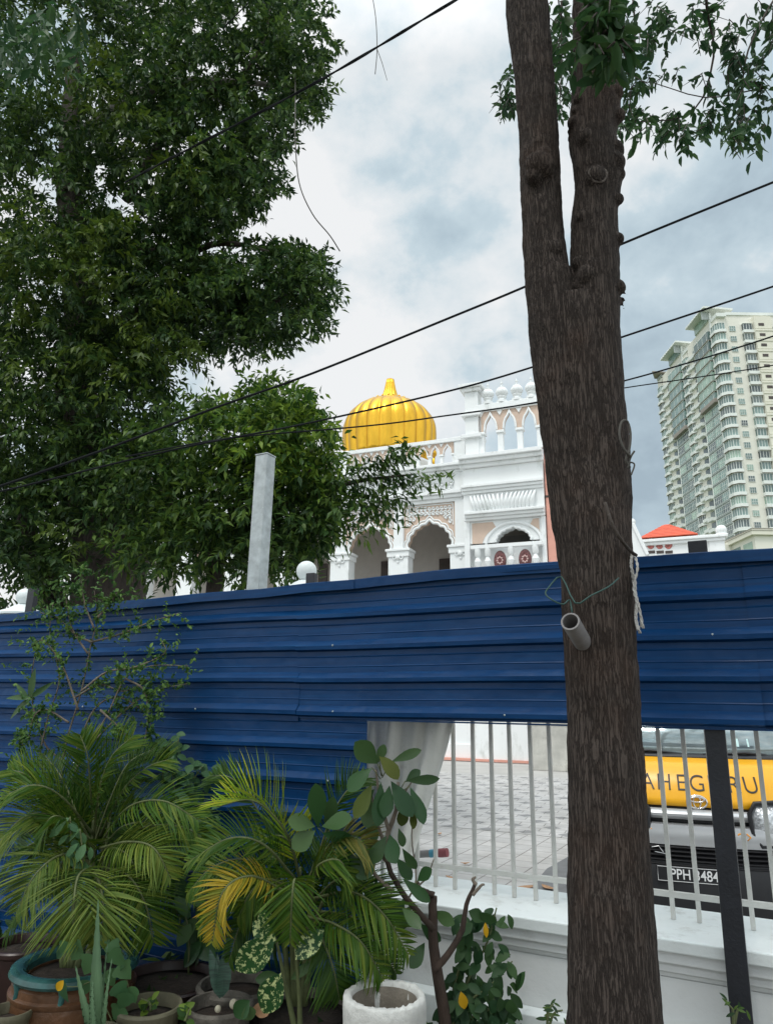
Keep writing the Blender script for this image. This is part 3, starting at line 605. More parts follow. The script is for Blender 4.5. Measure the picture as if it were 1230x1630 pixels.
# a darker patch on the paving by the trunk
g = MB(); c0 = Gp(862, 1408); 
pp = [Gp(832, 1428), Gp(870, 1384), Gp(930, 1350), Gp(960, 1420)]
g.quad(*[(p.x, p.y, 0.010) for p in pp]); tag(g.build('dark_paving_patch', mat('dark_patch', (0.16, 0.165, 0.17), 0.8, var=0.15, scale=6)), kind='structure')

# ------------------------------------------------------------------ the van
V = Fr(1094, 5.7, 18.0)
van = V.empty('parked_van', 'yellow fronted white minibus with dark lettering parked inside behind the white railing', 'van')
def vz(py, y=0.0): return V.z(1094, py, y)
W2 = 0.86
def bulge(x): return 0.20 * abs(x / W2) ** 2.6
def skin(name, prof, m, x0=-W2, x1=W2, n=28, parent=van, off=0.0, thick=0.02):
    q = MB(); vs = []; k = len(prof)
    for i in range(n + 1):
        x = x0 + (x1 - x0) * i / n; vs += [(x, y + bulge(x) + off, z) for y, z in prof]
    q.add(vs, [(i * k + j, (i + 1) * k + j, (i + 1) * k + j + 1, i * k + j + 1) for i in range(n) for j in range(k - 1)])
    o = q.build(name, m, parent, smooth='auto'); s_ = o.modifiers.new('thick', 'SOLIDIFY'); s_.thickness = thick; s_.offset = 1; return o
yH = 0.16                                # top of the bonnet lies this far back
zt, zm = vz(1208, 0.30), vz(1284, 0.05)
bon = skin('bonnet', [(0.04, zm), (0.055, zm + 0.05), (0.10, zm + 0.15), (0.17, zm + 0.26), (0.30, zt)], M['yellow'])
skin('windscreen', [(0.33, zt + 0.02), (0.50, zt + 0.24), (0.80, zt + 0.62)], M['glassdark'], x0=-0.78, x1=0.78)
skin('scuttle', [(0.295, zt - 0.004), (0.31, zt + 0.012), (0.345, zt + 0.03)], M['blacktrim'], off=-0.004)
skin('grille_slot', [(0.05, vz(1290) - 0.02), (0.05, zm + 0.006)], M['blacktrim'], off=0.012, x0=-0.56, x1=0.56)
skin('chrome_bar', [(0.035, vz(1303)), (0.02, vz(1297)), (0.035, vz(1290) - 0.004)], M['silver'], x0=-0.60, x1=0.60)
skin('lower_slot', [(0.07, vz(1318)), (0.07, vz(1302))], M['blacktrim'], x0=-0.60, x1=0.60, off=0.01)
skin('bumper', [(0.06, vz(1345) - 0.0), (0.01, vz(1343)), (-0.005, vz(1330)), (0.01, vz(1318)), (0.05, vz(1316))], M['silver'])
skin('lower_grille', [(0.05, 0.20), (0.0, 0.26), (-0.02, vz(1400)), (0.02, vz(1380)), (0.05, vz(1347))], M['blacktrim'])
for k in range(5):
    z_ = vz(1350 + 7 * k); skin('grille_fin', [(0.03, z_ - 0.006), (0.012, z_), (0.03, z_ + 0.006)], M['blacktrim'], x0=-0.5, x1=0.5)
# headlamps
for sx in (-1, 1):
    q = MB(); c_ = sx * (V.u(1194, 1305, 0.06) + 0.155); vs = []
    ol = [(-0.15, -0.05), (-0.16, 0.08), (-0.12, 0.15), (0.02, 0.16), (0.15, 0.14), (0.16, -0.02), (0.11, -0.12), (-0.10, -0.13)]
    zc = vz(1310)
    q.add([(c_ + sx * x, 0.0 + bulge(c_ + sx * x), zc + z) for x, z in ol] + [(c_, -0.02 + bulge(c_), zc)], [(i, (i + 1) % 8, 8) for i in range(8)])
    hl = q.build('headlight', M['lamp'], van, smooth=True); s_ = hl.modifiers.new('thick', 'SOLIDIFY'); s_.thickness = 0.03
    q = MB(); q.tube([(c_ + sx * x * 1.04, -0.004 + bulge(c_ + sx * x), zc + z * 1.05) for x, z in ol + ol[:1]], 0.016, 8, False); q.build('surround', M['blacktrim'], hl, smooth=True)
# body behind the face
q = MB(); prof = [(0.20, 0.24), (0.17, vz(1345)), (0.24, zm), (0.45, zt), (0.95, zt + 0.62), (1.25, 2.02), (4.5, 2.05), (4.65, 1.9), (4.7, 0.5), (4.6, 0.24)]
vs = [(-W2 + 0.02, y, z) for y, z in prof] + [(W2 - 0.02, y, z) for y, z in prof]; k = len(prof)
q.add(vs, [tuple(range(k)), tuple(range(2 * k - 1, k - 1, -1))] + [(i, (i + 1) % k, k + (i + 1) % k, k + i) for i in range(k)]); body = q.build('body', mat('van_white', (0.66, 0.67, 0.68), 0.3, var=0.03), van, bevel=0.04)
for sx in (-1, 1):
    q = MB(); q.add([(sx * (W2 - 0.015), 0.98, 1.35), (sx * (W2 - 0.015), 1.28, 1.88), (sx * (W2 - 0.015), 4.3, 1.88), (sx * (W2 - 0.015), 4.3, 1.35)], [(0, 1, 2, 3)]); q.build('side_window', M['glassdark'], van)
    q = MB(); q.ball((sx * (W2 + 0.08), 0.95, 1.80), 0.12, 14, 10, (0.6, 0.45, 1)); q.tube([(sx * (W2 - .04), 0.95, 1.72), (sx * (W2 + 0.08), 0.95, 1.74)], 0.018); q.build('wing_mirror', M['blacktrim'], van, smooth=True)
    for yy in (1.0, 3.6):
        q = MB(); q.lathe([(0.18, -0.1), (0.31, -0.1), (0.33, -0.06), (0.33, 0.06), (0.31, 0.1), (0.18, 0.1)], 28, closed=True); wh = q.build('wheel', M['tyre'], van, smooth='auto')
        wh.location = (sx * (W2 - 0.12), yy, 0.335); wh.rotation_euler = (0, R(90), 0)
        q = MB(); q.lathe([(0.0, -0.05), (0.17, -0.07), (0.185, -0.09)], 24); q.lathe([(0.0, 0.05), (0.17, 0.07), (0.185, 0.09)], 24); q.build('rim', M['silver'], wh, smooth='auto')
# wipers, stickers on the glass
for (x0, x1, dz) in ((-0.62, 0.02, 0.035), (0.10, 0.72, 0.035)):
    q = MB(); q.tube([(x0, 0.315 + bulge(x0), zt + 0.035), ((x0 + x1) / 2, 0.315 + bulge((x0 + x1) / 2), zt + 0.055), (x1, 0.325 + bulge(x1), zt + 0.03)], [0.007, 0.011, 0.007], 6); q.tube([(x1, 0.33 + bulge(x1), zt + 0.03), (x1 - 0.3, 0.305 + bulge(x1 - .3), zt + 0.02)], 0.012, 6); q.build('wiper', M['blacktrim'], van, smooth=True)
def plate_quad(name, x0, x1, z0, z1, y, m, parent=van, th=0.004):
    q = MB(); q.box(x0, x1, y - th, y, z0, z1); return q.build(name, m, parent, bevel=0.001)
M['sticker'] = mat('pale_sticker', (0.45, 0.62, 0.60), 0.5)
def on_glass(z): return 0.33 + (z - zt - 0.02) * (0.17 / 0.22)
for (x0, x1, za, zb) in ((0.36, 0.46, .10, .16), (0.19, 0.22, .035, .055), (0.25, 0.33, .03, .055), (-0.45, -0.36, .03, .05)):
    q = MB(); xs = [x0, x1]; q.add([(x0, on_glass(zt + za) + bulge(x0) - 0.026, zt + za), (x1, on_glass(zt + za) + bulge(x1) - 0.026, zt + za), (x1, on_glass(zt + zb) + bulge(x1) - 0.026, zt + zb), (x0, on_glass(zt + zb) + bulge(x0) - 0.026, zt + zb)], [(0, 1, 2, 3)]); q.build('sticker', M['sticker'], van)
# lettering
def text(name, body_, size, loc, rot, m, parent, spacing=1.0, ext=0.0015, ax='CENTER', sx=1.0, off=0.0):
    cu = bpy.data.curves.new(name, 'FONT'); cu.body = body_; cu.size = size; cu.extrude = ext; cu.space_character = spacing; cu.align_x = ax; cu.align_y = 'CENTER'; cu.materials.append(m); cu.offset = off
    o = bpy.data.objects.new(name, cu); C.objects.link(o); bpy.context.view_layer.update()
    me = bpy.data.meshes.new_from_object(o.evaluated_get(bpy.context.evaluated_depsgraph_get())); bpy.data.objects.remove(o)
    o = bpy.data.objects.new(name, me); C.objects.link(o); o.parent = parent; o.location = loc; o.rotation_euler = rot; o.scale = (sx, 1, 1); return o
zl = vz(1247, 0.12)
# each letter sits on the curved bonnet
cap = 0.175
for i, ch in enumerate('WAHEGURU'):
    pxs = [1001, 1030, 1056, 1083, 1108, 1137, 1166, 1193]
    x = V.u(pxs[i], 1247, 0.12); zz = zl
    tilt = math.atan2(0.16, 0.24)
    text('lettering', ch, cap * 1.08, (x, 0.088 + bulge(x), zz), (R(90) - tilt * 0.85, 0, math.atan2(bulge(x + 0.01) - bulge(x - 0.01), 0.02)), M['ink'], van, sx=0.86, ext=0.006, off=-0.0022)
# emblem: three interlocked ovals
ze = vz(1276, 0.03)
def ring(q, a, b, cx, cz, r, y):
    q.tube([(cx + a * math.cos(t_), y - 0.004, cz + b * math.sin(t_)) for t_ in np.linspace(0, 2 * PI, 33)], r, 6, False)
q = MB(); ring(q, 0.070, 0.046, 0, ze, 0.008, 0.030); ring(q, 0.026, 0.044, 0, ze, 0.006, 0.028); ring(q, 0.052, 0.018, 0, ze + 0.018, 0.006, 0.026); q.build('emblem', M['chrome'], van, smooth=True)
# number plate
zp = vz(1392, -0.02); xp = V.u(1102, 1392, -0.05)
np_ = plate_quad('number_plate', xp - 0.25, xp + 0.25, zp - 0.056, zp + 0.056, -0.035, M['blacktrim'])
q = MB(); q.tube([(xp - 0.24, -0.041, zp - 0.048), (xp + 0.24, -0.041, zp - 0.048), (xp + 0.24, -0.041, zp + 0.048), (xp - 0.24, -0.041, zp + 0.048), (xp - 0.24, -0.041, zp - 0.048)], 0.002, 5); q.build('plate_border', M['plateink'], np_)
text('plate_lettering', 'PPH 3484', 0.098, (xp + 0.01, -0.042, zp - 0.002), (R(90), 0, 0), M['plateink'], np_, sx=0.84, ext=0.002, off=0.0008)
for cx_ in (V.u(1029, 1326, 0.0), V.u(1181, 1338, 0.02)):
    q = MB(); zc = vz(1327); ring(q, 0.022, 0.02, cx_ - 0.01, zc, 0.006, -0.012 + bulge(cx_)); q.tube([(cx_ + 0.03, -0.016 + bulge(cx_), zc + 0.022), (cx_ + 0.055, -0.016 + bulge(cx_), zc), (cx_ + 0.03, -0.016 + bulge(cx_), zc - 0.022)], 0.006, 6); q.build('orange_mark', M['orange'], van, smooth=True)
q = MB(); x = V.u(1048, 1352, 0); z_ = vz(1352)
q.tube([(x - .05, -0.004, z_ + .0), (x - .0, -0.006, z_ + .012), (x + .03, -0.006, z_ - .03)], 0.003, 5); q.tube([(x - .03, -0.004, z_ - .03), (x + .05, -0.006, z_ - .04)], 0.003, 5); q.build('script_badge', M['silver'], van)
# ------------------------------------------------------------------ the white arcaded building
B = Fr(734, 25.5, 22.0)
gur = B.empty('white_arcaded_building', 'white and tan building with scalloped arches, pierced parapet and golden ribbed dome', 'building')
z6 = lambda py: B.z(686, py)
YB = -0.65
z8 = lambda py: B.z(800, py, YB)
def arch_pts(cx, cz, hw, h, lob=9, amp=0.07, n=72, point=0.12):
    out = []
    for i in range(n + 1):
        a = PI - PI * i / n
        k = 1 + amp * abs(math.sin(a * lob)) - amp * 0.3
        x = hw * math.cos(a) * k; z = h * math.sin(a) * k
        z += h * point * max(0, 1 - abs(math.cos(a)) * 3.2) ** 1.6
        out.append((cx + x, cz + max(0, z)))
    out[0] = (cx - hw, cz); out[-1] = (cx + hw, cz); return out
def arch_panel(name, x0, x1, z0, z1, pts, cx, y0, y1, m, parent=gur):
    q = MB(); n = len(pts); outer = []
    for (x, z) in pts:
        dx, dz = x - cx, z - z0
        if abs(dx) < 1e-6 and abs(dz) < 1e-6: dz = 1
        ts = []
        if dx > 1e-9: ts.append((x1 - cx) / dx)
        if dx < -1e-9: ts.append((x0 - cx) / dx)
        if dz > 1e-9: ts.append((z1 - z0) / dz)
        t_ = min(ts); outer.append((cx + dx * t_, z0 + dz * t_))
    outer[0] = (x0, z0); outer[-1] = (x1, z0)
    for cxz in ((x0, z1), (x1, z1)):
        j = min(range(n), key=lambda i: (outer[i][0] - cxz[0]) ** 2 + (outer[i][1] - cxz[1]) ** 2); outer[j] = cxz
    vs = [(x, y0, z) for x, z in pts] + [(x, y0, z) for x, z in outer] + [(x, y1, z) for x, z in pts] + [(x, y1, z) for x, z in outer]
    fs = []
    for i in range(n - 1):
        fs += [(i, i + 1, n + i + 1, n + i), (2 * n + i, 3 * n + i, 3 * n + i + 1, 2 * n + i + 1), (i, 2 * n + i, 2 * n + i + 1, i + 1), (n + i, n + i + 1, 3 * n + i + 1, 3 * n + i)]
    q.add(vs, fs); return q.build(name, m, parent)
def arch_trim(name, pts, y, r, m, parent=gur, dz=0.0, k=1.0, cx=0, cz=0):
    q = MB(); q.tube([(cx + (x - cx) * k, y, cz + (z - cz) * k) for x, z in pts], r, 6); return q.build(name, m, parent, smooth=True)
def spiral(q, cx, cz, r, turns, a0, y, rad, flip=1):
    pts = []
    for i in range(14):
        t_ = i / 13; a = a0 + flip * turns * 2 * PI * t_; rr = r * (1 - 0.8 * t_); pts.append((cx + rr * math.cos(a), y, cz + rr * math.sin(a)))
    q.tube(pts, [rad * (1 - 0.4 * i / 13) for i in range(14)], 5)
def scrolls(name, x0, x1, z0, z1, y, step, keep, parent=gur, rad=0.022):
    q = MB(); k = 0
    nz = max(1, int((z1 - z0) / step)); nx = max(1, int((x1 - x0) / step))
    for i in range(nx):
        for j in range(nz):
            cx = x0 + (i + 0.5) * (x1 - x0) / nx; cz = z0 + (j + 0.5) * (z1 - z0) / nz
            if not keep(cx, cz): continue
            k += 1; fl = 1 if cx < (x0 + x1) / 2 else -1
            spiral(q, cx, cz, step * 0.50, 1.1, fl * 0.6 + j * 1.3, y, rad, fl)
            q.tube([(cx - fl * step * .45, y, cz - step * .4), (cx - fl * step * .1, y - 0.01, cz - step * .55), (cx + fl * step * .4, y, cz - step * .2)], [rad * .4, rad * 1.1, rad * .4], 5)
    return q.build(name, M['white'], parent, smooth=True) if k else None
def cornice(name, x0, x1, z0, z1, out, y0, m=M['white'], parent=gur, steps=3):
    q = MB()
    for i in range(steps):
        a = z0 + (z1 - z0) * i / steps; b_ = z0 + (z1 - z0) * (i + 1) / steps - 0.004
        q.box(x0 - out * (i + 1) / steps * 0, x1, y0 - out * (i + 1) / steps, y0 + 0.05, a, b_)
    return q.build(name, m, parent, bevel=0.012)
up = [B.u(x, 880) for x in (543, 640, 734)]
pit = (up[2] - up[0]) / 2
piers = [up[2] - pit * k for k in range(0, 8)]
zcap1, zcap0 = z6(871), z6(884)
UL = piers[-1] - 0.6; UR = 5.2
# solid masses
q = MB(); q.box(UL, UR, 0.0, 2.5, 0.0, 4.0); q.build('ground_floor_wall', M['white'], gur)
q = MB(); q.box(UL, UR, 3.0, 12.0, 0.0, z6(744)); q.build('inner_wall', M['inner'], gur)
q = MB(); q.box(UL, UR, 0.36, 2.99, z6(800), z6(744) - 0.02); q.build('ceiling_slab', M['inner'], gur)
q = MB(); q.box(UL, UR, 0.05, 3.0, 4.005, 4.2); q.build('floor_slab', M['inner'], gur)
q = MB(); q.box(UL, UR, -0.09, -0.002, 0.02, 0.55); q.build('plinth', M['white'], gur, bevel=0.02)
q = MB(); q.box(UL, UR, -0.35, -0.10, 0.02, 0.10); q.build('red_kerb', M['pink'], gur)
for i in range(7):
    x1, x0 = piers[i], piers[i + 1]; cx = (x0 + x1) / 2
    # pier at the right end of this bay
    hw = 0.40
    pr = MB(); pr.box(x1 - hw, x1 + hw, -0.12, 0.45, 4.2, zcap0 - 0.002); pier = pr.build('pier', M['white'], gur, bevel=0.015)
    cp = MB(); cp.box(x1 - hw - 0.10, x1 + hw + 0.10, -0.22, 0.52, zcap1 - 0.10, zcap1); cp.box(x1 - hw - 0.05, x1 + hw + 0.05, -0.17, 0.49, zcap0, zcap1 - 0.102)
    cp.build('capital', M['white'], pier, bevel=0.02)
    sc_ = MB(); spiral(sc_, x1 - 0.12, zcap0 - 0.04, 0.12, 1.0, 0.5, -0.15, 0.03, 1); spiral(sc_, x1 + 0.12, zcap0 - 0.04, 0.12, 1.0, 2.6, -0.15, 0.03, -1)
    sc_.ball((x1, -0.17, zcap0 - 0.02), 0.09, 10, 8, (1, .5, 1)); sc_.ball((x1, -0.14, zcap0 - 0.2), 0.05, 10, 8, (1, .5, 1)); sc_.build('scroll_ornament', M['white'], pier, smooth=True)
    ps = MB(); ps.box(x1 - 0.20, x1 + 0.20, -0.12, 0.30, zcap1 + 0.002, z6(800)); ps.build('pilaster', M['white'], gur, bevel=0.012)
    ps = MB(); ps.box(x1 - 0.20, x1 + 0.20, -0.10, 0.0, z6(784), z6(757)); ps.build('frieze_block', M['white'], gur, bevel=0.01)
    zap = z6(829) - zcap1; ahw = pit / 2 - 0.34
    apts = arch_pts(cx, zcap1, ahw, zap * 0.90, 9, 0.06)
    arch_panel('arch_panel', x0 + 0.201, x1 - 0.201, zcap1 + 0.001, z6(800), apts, cx, 0.0, 0.34, M['tan'])
    arch_trim('arch_moulding', apts, -0.015, 0.055, M['white'])
    arch_trim('arch_moulding', arch_pts(cx, zcap1, ahw + .10, zap * 0.90 + .12, 9, 0.06), -0.008, 0.030, M['white'])
    fr = MB(); fx0, fx1, fz1, fz0 = x0 + 0.30, x1 - 0.30, z6(804), z6(838)
    for a, b2_ in (((fx0, fz0), (fx0, fz1)), ((fx0, fz1), (fx1, fz1)), ((fx1, fz1), (fx1, fz0))): fr.tube([(a[0], -0.01, a[1]), (b2_[0], -0.01, b2_[1])], 0.024, 6)
    fr.build('panel_frame', M['white'], gur)
    def keep(x, z, cx=cx, ahw=ahw, zap=zap): 
        return ((x - cx) / (ahw + 0.26)) ** 2 + (max(0, z - zcap1) / (zap + 0.24)) ** 2 > 1.0 and z < z6(806)
    scrolls('spandrel_scrolls', x0 + 0.34, x1 - 0.34, z6(850), z6(806), -0.02, 0.155, keep, rad=0.032)
    scrolls('frieze_scrolls', x0 + 0.28, x1 - 0.26, z6(785) + 0.03, z6(766) - 0.02, -0.03, 0.19, lambda x, z: True, rad=0.030)
    # pierced parapet of this bay: four small arches
    pz0, pz1 = z6(742), z6(708); nb = 4; pw = (x1 - x0 - 0.5) / nb; zs = pz0 + (pz1 - pz0) * 0.48
    for j in range(nb):
        xa = x0 + 0.25 + j * pw; ac = xa + pw / 2
        pts2 = arch_pts(ac, zs, pw / 2 - 0.085, (pz1 - zs) * 0.66, 3, 0.03, 24, 0.30)
        arch_panel('parapet_arch', xa + 0.001, xa + pw - 0.001, zs, pz1, pts2, ac, 0.0, 0.14, M['tan'])
        arch_trim('parapet_moulding', pts2, -0.01, 0.028, M['white'])
        t_ = MB(); t_.prism([(xa - 0.08, pz1 - 0.02), (xa + 0.08, pz1 - 0.02), (xa, pz1 - 0.16)], -0.03, -0.004); t_.build('parapet_tooth', M['white'], gur)
    for j in range(nb + 1):
        xa = x0 + 0.25 + j * pw; c_ = MB(); c_.box(xa - 0.06, xa + 0.06, 0.0, 0.14, pz0, zs - 0.07); c_.box(xa - 0.095, xa + 0.095, -0.04, 0.17, zs - 0.068, zs - 0.002); c_.build('colonnette', M['white'], gur, bevel=0.008)
    c_ = MB(); c_.box(x1 - 0.22, x1 + 0.22, -0.05, 0.2, pz0, z6(702) + 0.03); c_.build('parapet_post', M['white'], gur, bevel=0.012)
q = MB(); q.box(UL, piers[0] + 0.1, 0.0, 0.35, z6(800) + 0.001, z6(744)); q.build('entablature', M['white'], gur)
cornice('lower_cornice', UL, piers[0] + 0.1, z6(800) - 0.05, z6(786), 0.28, -0.02)
cornice('upper_cornice', UL, piers[0] + 0.1, z6(757), z6(744), 0.34, -0.02)
q = MB(); q.box(UL, piers[0] + 0.1, -0.09, 0.24, z6(708), z6(702)); q.build('parapet_rail', M['white'], gur, bevel=0.015)
# dark doors on the back wall of the arcade
for (xa, xb, yt) in ((607, 621, 894), (699, 728, 890), (508, 522, 898), (560, 563, 0)):
    if not yt: continue
    ua, za = B.loc(xa, yt, 2.98); ub_ = B.u(xb, yt, 2.98)
    q = MB(); q.box(ua, ub_, 2.93, 2.995, 4.21, za); q.build('door', M['dark'], gur, bevel=0.01)

# ---- projecting corner block
bu0, bu1 = B.u(737, 880, YB), B.u(866, 800, YB)
q = MB(); q.box(bu0 + 0.05, bu1, YB + 0.36, 2.9, 0.0, z8(866)); q.build('block_base', M['white'], gur)
q = MB(); q.box(bu0 + 0.04, bu1 - 0.002, YB, 0.30, z8(824) + 0.001, z8(741)); q.build('block_wall', M['white'], gur)
cx, hw2 = (B.u(791, 860, YB) + B.u(842, 860, YB)) / 2, (B.u(842, 860, YB) - B.u(791, 860, YB)) / 2
zsp = z8(862); apts = arch_pts(cx, zsp, hw2 + 0.06, z8(841) - zsp, 9, 0.06)
arch_panel('arch_panel', bu0 + 0.25, bu1 - 0.15, zsp, z8(826), apts, cx, YB + 0.06, YB + 0.55, M['white'])
q = MB(); q.box(bu0 + 0.05, bu0 + 0.249, YB, YB + 0.5, z8(900) - 2.5, z8(826)); q.build('corner_pier', M['white'], gur, bevel=0.01)
q = MB(); q.box(bu1 - 0.149, bu1, YB, YB + 0.5, z8(900) - 2.5, z8(826)); q.build('corner_pier', M['white'], gur, bevel=0.01)
arch_trim('arch_moulding', apts, YB + 0.04, 0.05, M['white'])
o1 = [(cx + 0.98 * math.cos(PI - PI * i / 24), zsp - 0.1 + (z8(828) - zsp) * math.sin(PI * i / 24)) for i in range(25)]
arch_trim('outer_arch_ring', o1, YB + 0.045, 0.055, M['white'])
for s_ in (-1, 1):
    q = MB(); ex_ = bu0 + 0.33 if s_ < 0 else bu1 - 0.22; t0 = z8(829)
    ins = [(cx + s_ * 1.12 * math.cos(a), zsp - 0.1 + (z8(828) - zsp) * math.sin(a)) for a in np.linspace(0.12, 1.0, 8)]
    poly = [(ex_, zsp + 0.0)] + [(p[0], p[1]) for p in ins if (ex_ - p[0]) * s_ > 0.01] + [(cx + s_ * 0.72, t0), (ex_, t0)]
    if s_ > 0: poly = poly[::-1]
    q.prism(poly, YB + 0.046, YB + 0.07); q.build('tan_spandrel', M['tan'], gur)
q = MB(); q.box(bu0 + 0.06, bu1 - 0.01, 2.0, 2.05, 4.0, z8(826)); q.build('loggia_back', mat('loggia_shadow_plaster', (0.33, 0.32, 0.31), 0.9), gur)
# balcony rail with carved panels
q = MB(); q.box(bu0 + 0.32, bu1 - 0.1, YB - 0.22, YB - 0.04, z8(873), z8(867)); q.build('balcony_rail', M['white'], gur, bevel=0.015)
for px in (754, 776, 813, 852):
    u_ = B.u(px + (6 if px < 760 else 0), 890, YB - .15); q = MB(); zb_ = z8(900)
    q.lathe([(0.10, -0.6), (0.11, -0.3), (0.05, -0.15), (0.10, 0.0), (0.13, 0.15), (0.06, 0.30), (0.11, 0.37), (0.11, z8(873) - zb_ - 0.002)], 14, (u_, YB - 0.13, zb_)); q.build('baluster', M['white'], gur, smooth='auto')
for px in (795, 835):
    u_ = B.u(px, 890, YB - .15); q = MB(); q.ball((u_, YB - 0.10, z8(893)), 0.31, 18, 14, (0.72, 0.14, 1.15)); pn = q.build('carved_panel', M['redcarve'], gur, smooth=True)
    q = MB()
    for k in range(8): q.ball((u_ + 0.09 * math.cos(k * PI / 4), YB - 0.15, z8(893) + 0.11 * math.sin(k * PI / 4)), 0.035, 8, 6, (1, .4, 1))
    q.build('rosette', mat('pale_pink_carving', (0.55, 0.38, 0.36), 0.6), pn, smooth=True)
cornice('canopy_cornice', bu0 + 0.12, bu1 - 0.002, z8(826), z8(813), 0.30, YB)
# fluted canopy: leaning convex ribs
q = MB(); zf0, zf1 = z8(812), z8(785); fc = B.u(800, 800, YB)
for k in range(-8, 9):
    xb = fc + k * 0.135; lean = 0.32 * (-1 if k < 0 else 1) * min(1, abs(k) / 2.5)
    if xb < bu0 + 0.35 or xb > bu1 - 0.16: continue
    pts = []
    for i in range(9):
        t_ = i / 8; pts.append((min(bu1 - 0.07, max(bu0 + 0.2, xb - lean * 0.3 + lean * (1 - t_) * 0.0 + lean * t_ * 0.6)), YB - 0.02 - 0.17 * math.sin(PI * (1 - t_) ** 0.8) * 0.8, zf0 + (zf1 - zf0) * t_))
    q.tube(pts, [0.052, 0.07, 0.08, 0.08, 0.072, 0.062, 0.05, 0.042, 0.028], 8)
q.build('fluted_canopy', M['white'], gur, smooth=True)
cornice('mid_cornice', bu0 + 0.0, bu1 - 0.002, z8(782), z8(768), 0.20, YB)
cornice('top_cornice', bu0 - 0.06, bu1 + 0.03, z8(740), z8(722), 0.36, YB)
# upper pierced screen
pz0, zs, pz1 = z8(719), z8(685), z8(652); nb = 4; xs0 = B.u(762, 700, YB); pw = B.u(827, 700, YB) - B.u(796, 700, YB); zs = z8(684)
q = MB(); q.box(bu0 - 0.02, bu1, YB - 0.05, YB + 0.3, z8(722) + 0.002, pz0); q.build('screen_base', M['white'], gur, bevel=0.012)
j = 0
xa = B.u(796, 700, YB) - pw
while xa < bu1 - 0.1:
    xe = min(xa + pw, bu1 + 0.6); ac = xa + pw / 2
    pts2 = arch_pts(ac, zs, pw / 2 - 0.13, (pz1 - zs) * 0.72, 3, 0.03, 24, 0.30)
    arch_panel('screen_arch', xa + 0.001, xa + pw - 0.001, zs, pz1, pts2, ac, YB + 0.02, YB + 0.22, M['tan'])
    arch_trim('screen_moulding', pts2, YB + 0.0, 0.045, M['white'])
    t_ = MB(); t_.prism([(xa - 0.11, pz1 - 0.01), (xa + 0.11, pz1 - 0.01), (xa, pz1 - 0.2)], YB - 0.02, YB + 0.015); t_.build('screen_tooth', M['white'], gur)
    c_ = MB(); c_.box(xa - 0.10, xa + 0.10, YB, YB + 0.22, pz0, zs - 0.1); c_.box(xa - 0.15, xa + 0.15, YB - 0.05, YB + 0.27, zs - 0.098, zs - 0.002); c_.build('colonnette', M['white'], gur, bevel=0.012)
    xa += pw
scr_end = xa
c_ = MB(); c_.box(xa - 0.10, xa + 0.10, YB, YB + 0.22, pz0, zs - 0.1); c_.box(xa - 0.15, xa + 0.15, YB - 0.05, YB + 0.27, zs - 0.098, zs - 0.002); c_.build('colonnette', M['white'], gur, bevel=0.012)
q = MB(); q.box(bu0 + 0.6, scr_end + 0.1, YB - 0.07, YB + 0.3, pz1, z8(640)); q.build('screen_rail', M['white'], gur, bevel=0.02)
# corner pier with cap
q = MB(); pa, pb = B.u(740, 650, YB), B.u(761, 650, YB); q.box(pa, pb, YB - 0.06, YB + 0.5, z8(720), z8(617)); q.build('tall_corner_pier', M['white'], gur, bevel=0.015)
for (za, zb, e) in ((z8(617), z8(612), 0.1), (z8(612) + 0.002, z8(606), 0.2), (z8(657), z8(650), 0.12), (z8(692), z8(686), 0.12)):
    q = MB(); q.box(pa - e, pb + e, YB - 0.06 - e, YB + 0.5 + e, za, zb); q.build('pier_band', M['white'], gur, bevel=0.015)
# little domes along the screen
for px in (776, 798, 822, 845):
    u_ = B.u(px, 620, YB + .1); zb_ = z8(640) + 0.001; s_ = (z8(602) - z8(638)) / 1.0
    q = MB(); q.lathe([(0.20, 0), (0.20, 0.10 * s_), (0.13, 0.14 * s_), (0.12, 0.2 * s_), (0.17, 0.26 * s_), (0.17, 0.29 * s_)], 20, (u_, YB + 0.1, zb_)); kb = q.build('small_dome_base', M['white'], gur, smooth='auto')
    q = MB(); q.lathe([(0.12, 0.29 * s_), (0.20, 0.36 * s_), (0.235, 0.46 * s_), (0.22, 0.56 * s_), (0.15, 0.66 * s_), (0.07, 0.72 * s_), (0.03, 0.75 * s_)], 48, (u_, YB + 0.1, zb_), 12, 0.10); q.build('small_dome', M['white'], kb, smooth=True)
    q = MB(); q.lathe([(0.12, 0.70 * s_), (0.12, 0.72 * s_), (0.03, 0.76 * s_), (0.02, 0.84 * s_), (0.055, 0.87 * s_), (0.055, 0.90 * s_), (0.015, 0.93 * s_), (0.008, 1.02 * s_)], 14, (u_, YB + 0.1, zb_)); q.build('small_finial', M['white'], kb, smooth='auto')
# pink downpipe and the wall beyond
q = MB(); q.box(bu1 + 0.03, bu1 + 0.30, YB + 0.1, YB + 0.34, 0, z8(700)); dp = q.build('downpipe', M['pink'], gur, bevel=0.03)
q = MB(); q.box(bu1 + 0.01, bu1 + 0.32, YB + 0.08, YB + 0.35, z8(797), z8(794)); q.build('pipe_bracket', M['dark'], dp)
q = MB(); q.box(bu1 + 0.002, UR, -0.20, 2.9, 4.0, z8(735)); q.build('side_wall', M['white'], gur)
q = MB(); q.box(bu1 - 1.2, bu1 + 0.001, 0.31, 2.8, z8(760), z8(735)); q.build('block_roof', M['white'], gur)
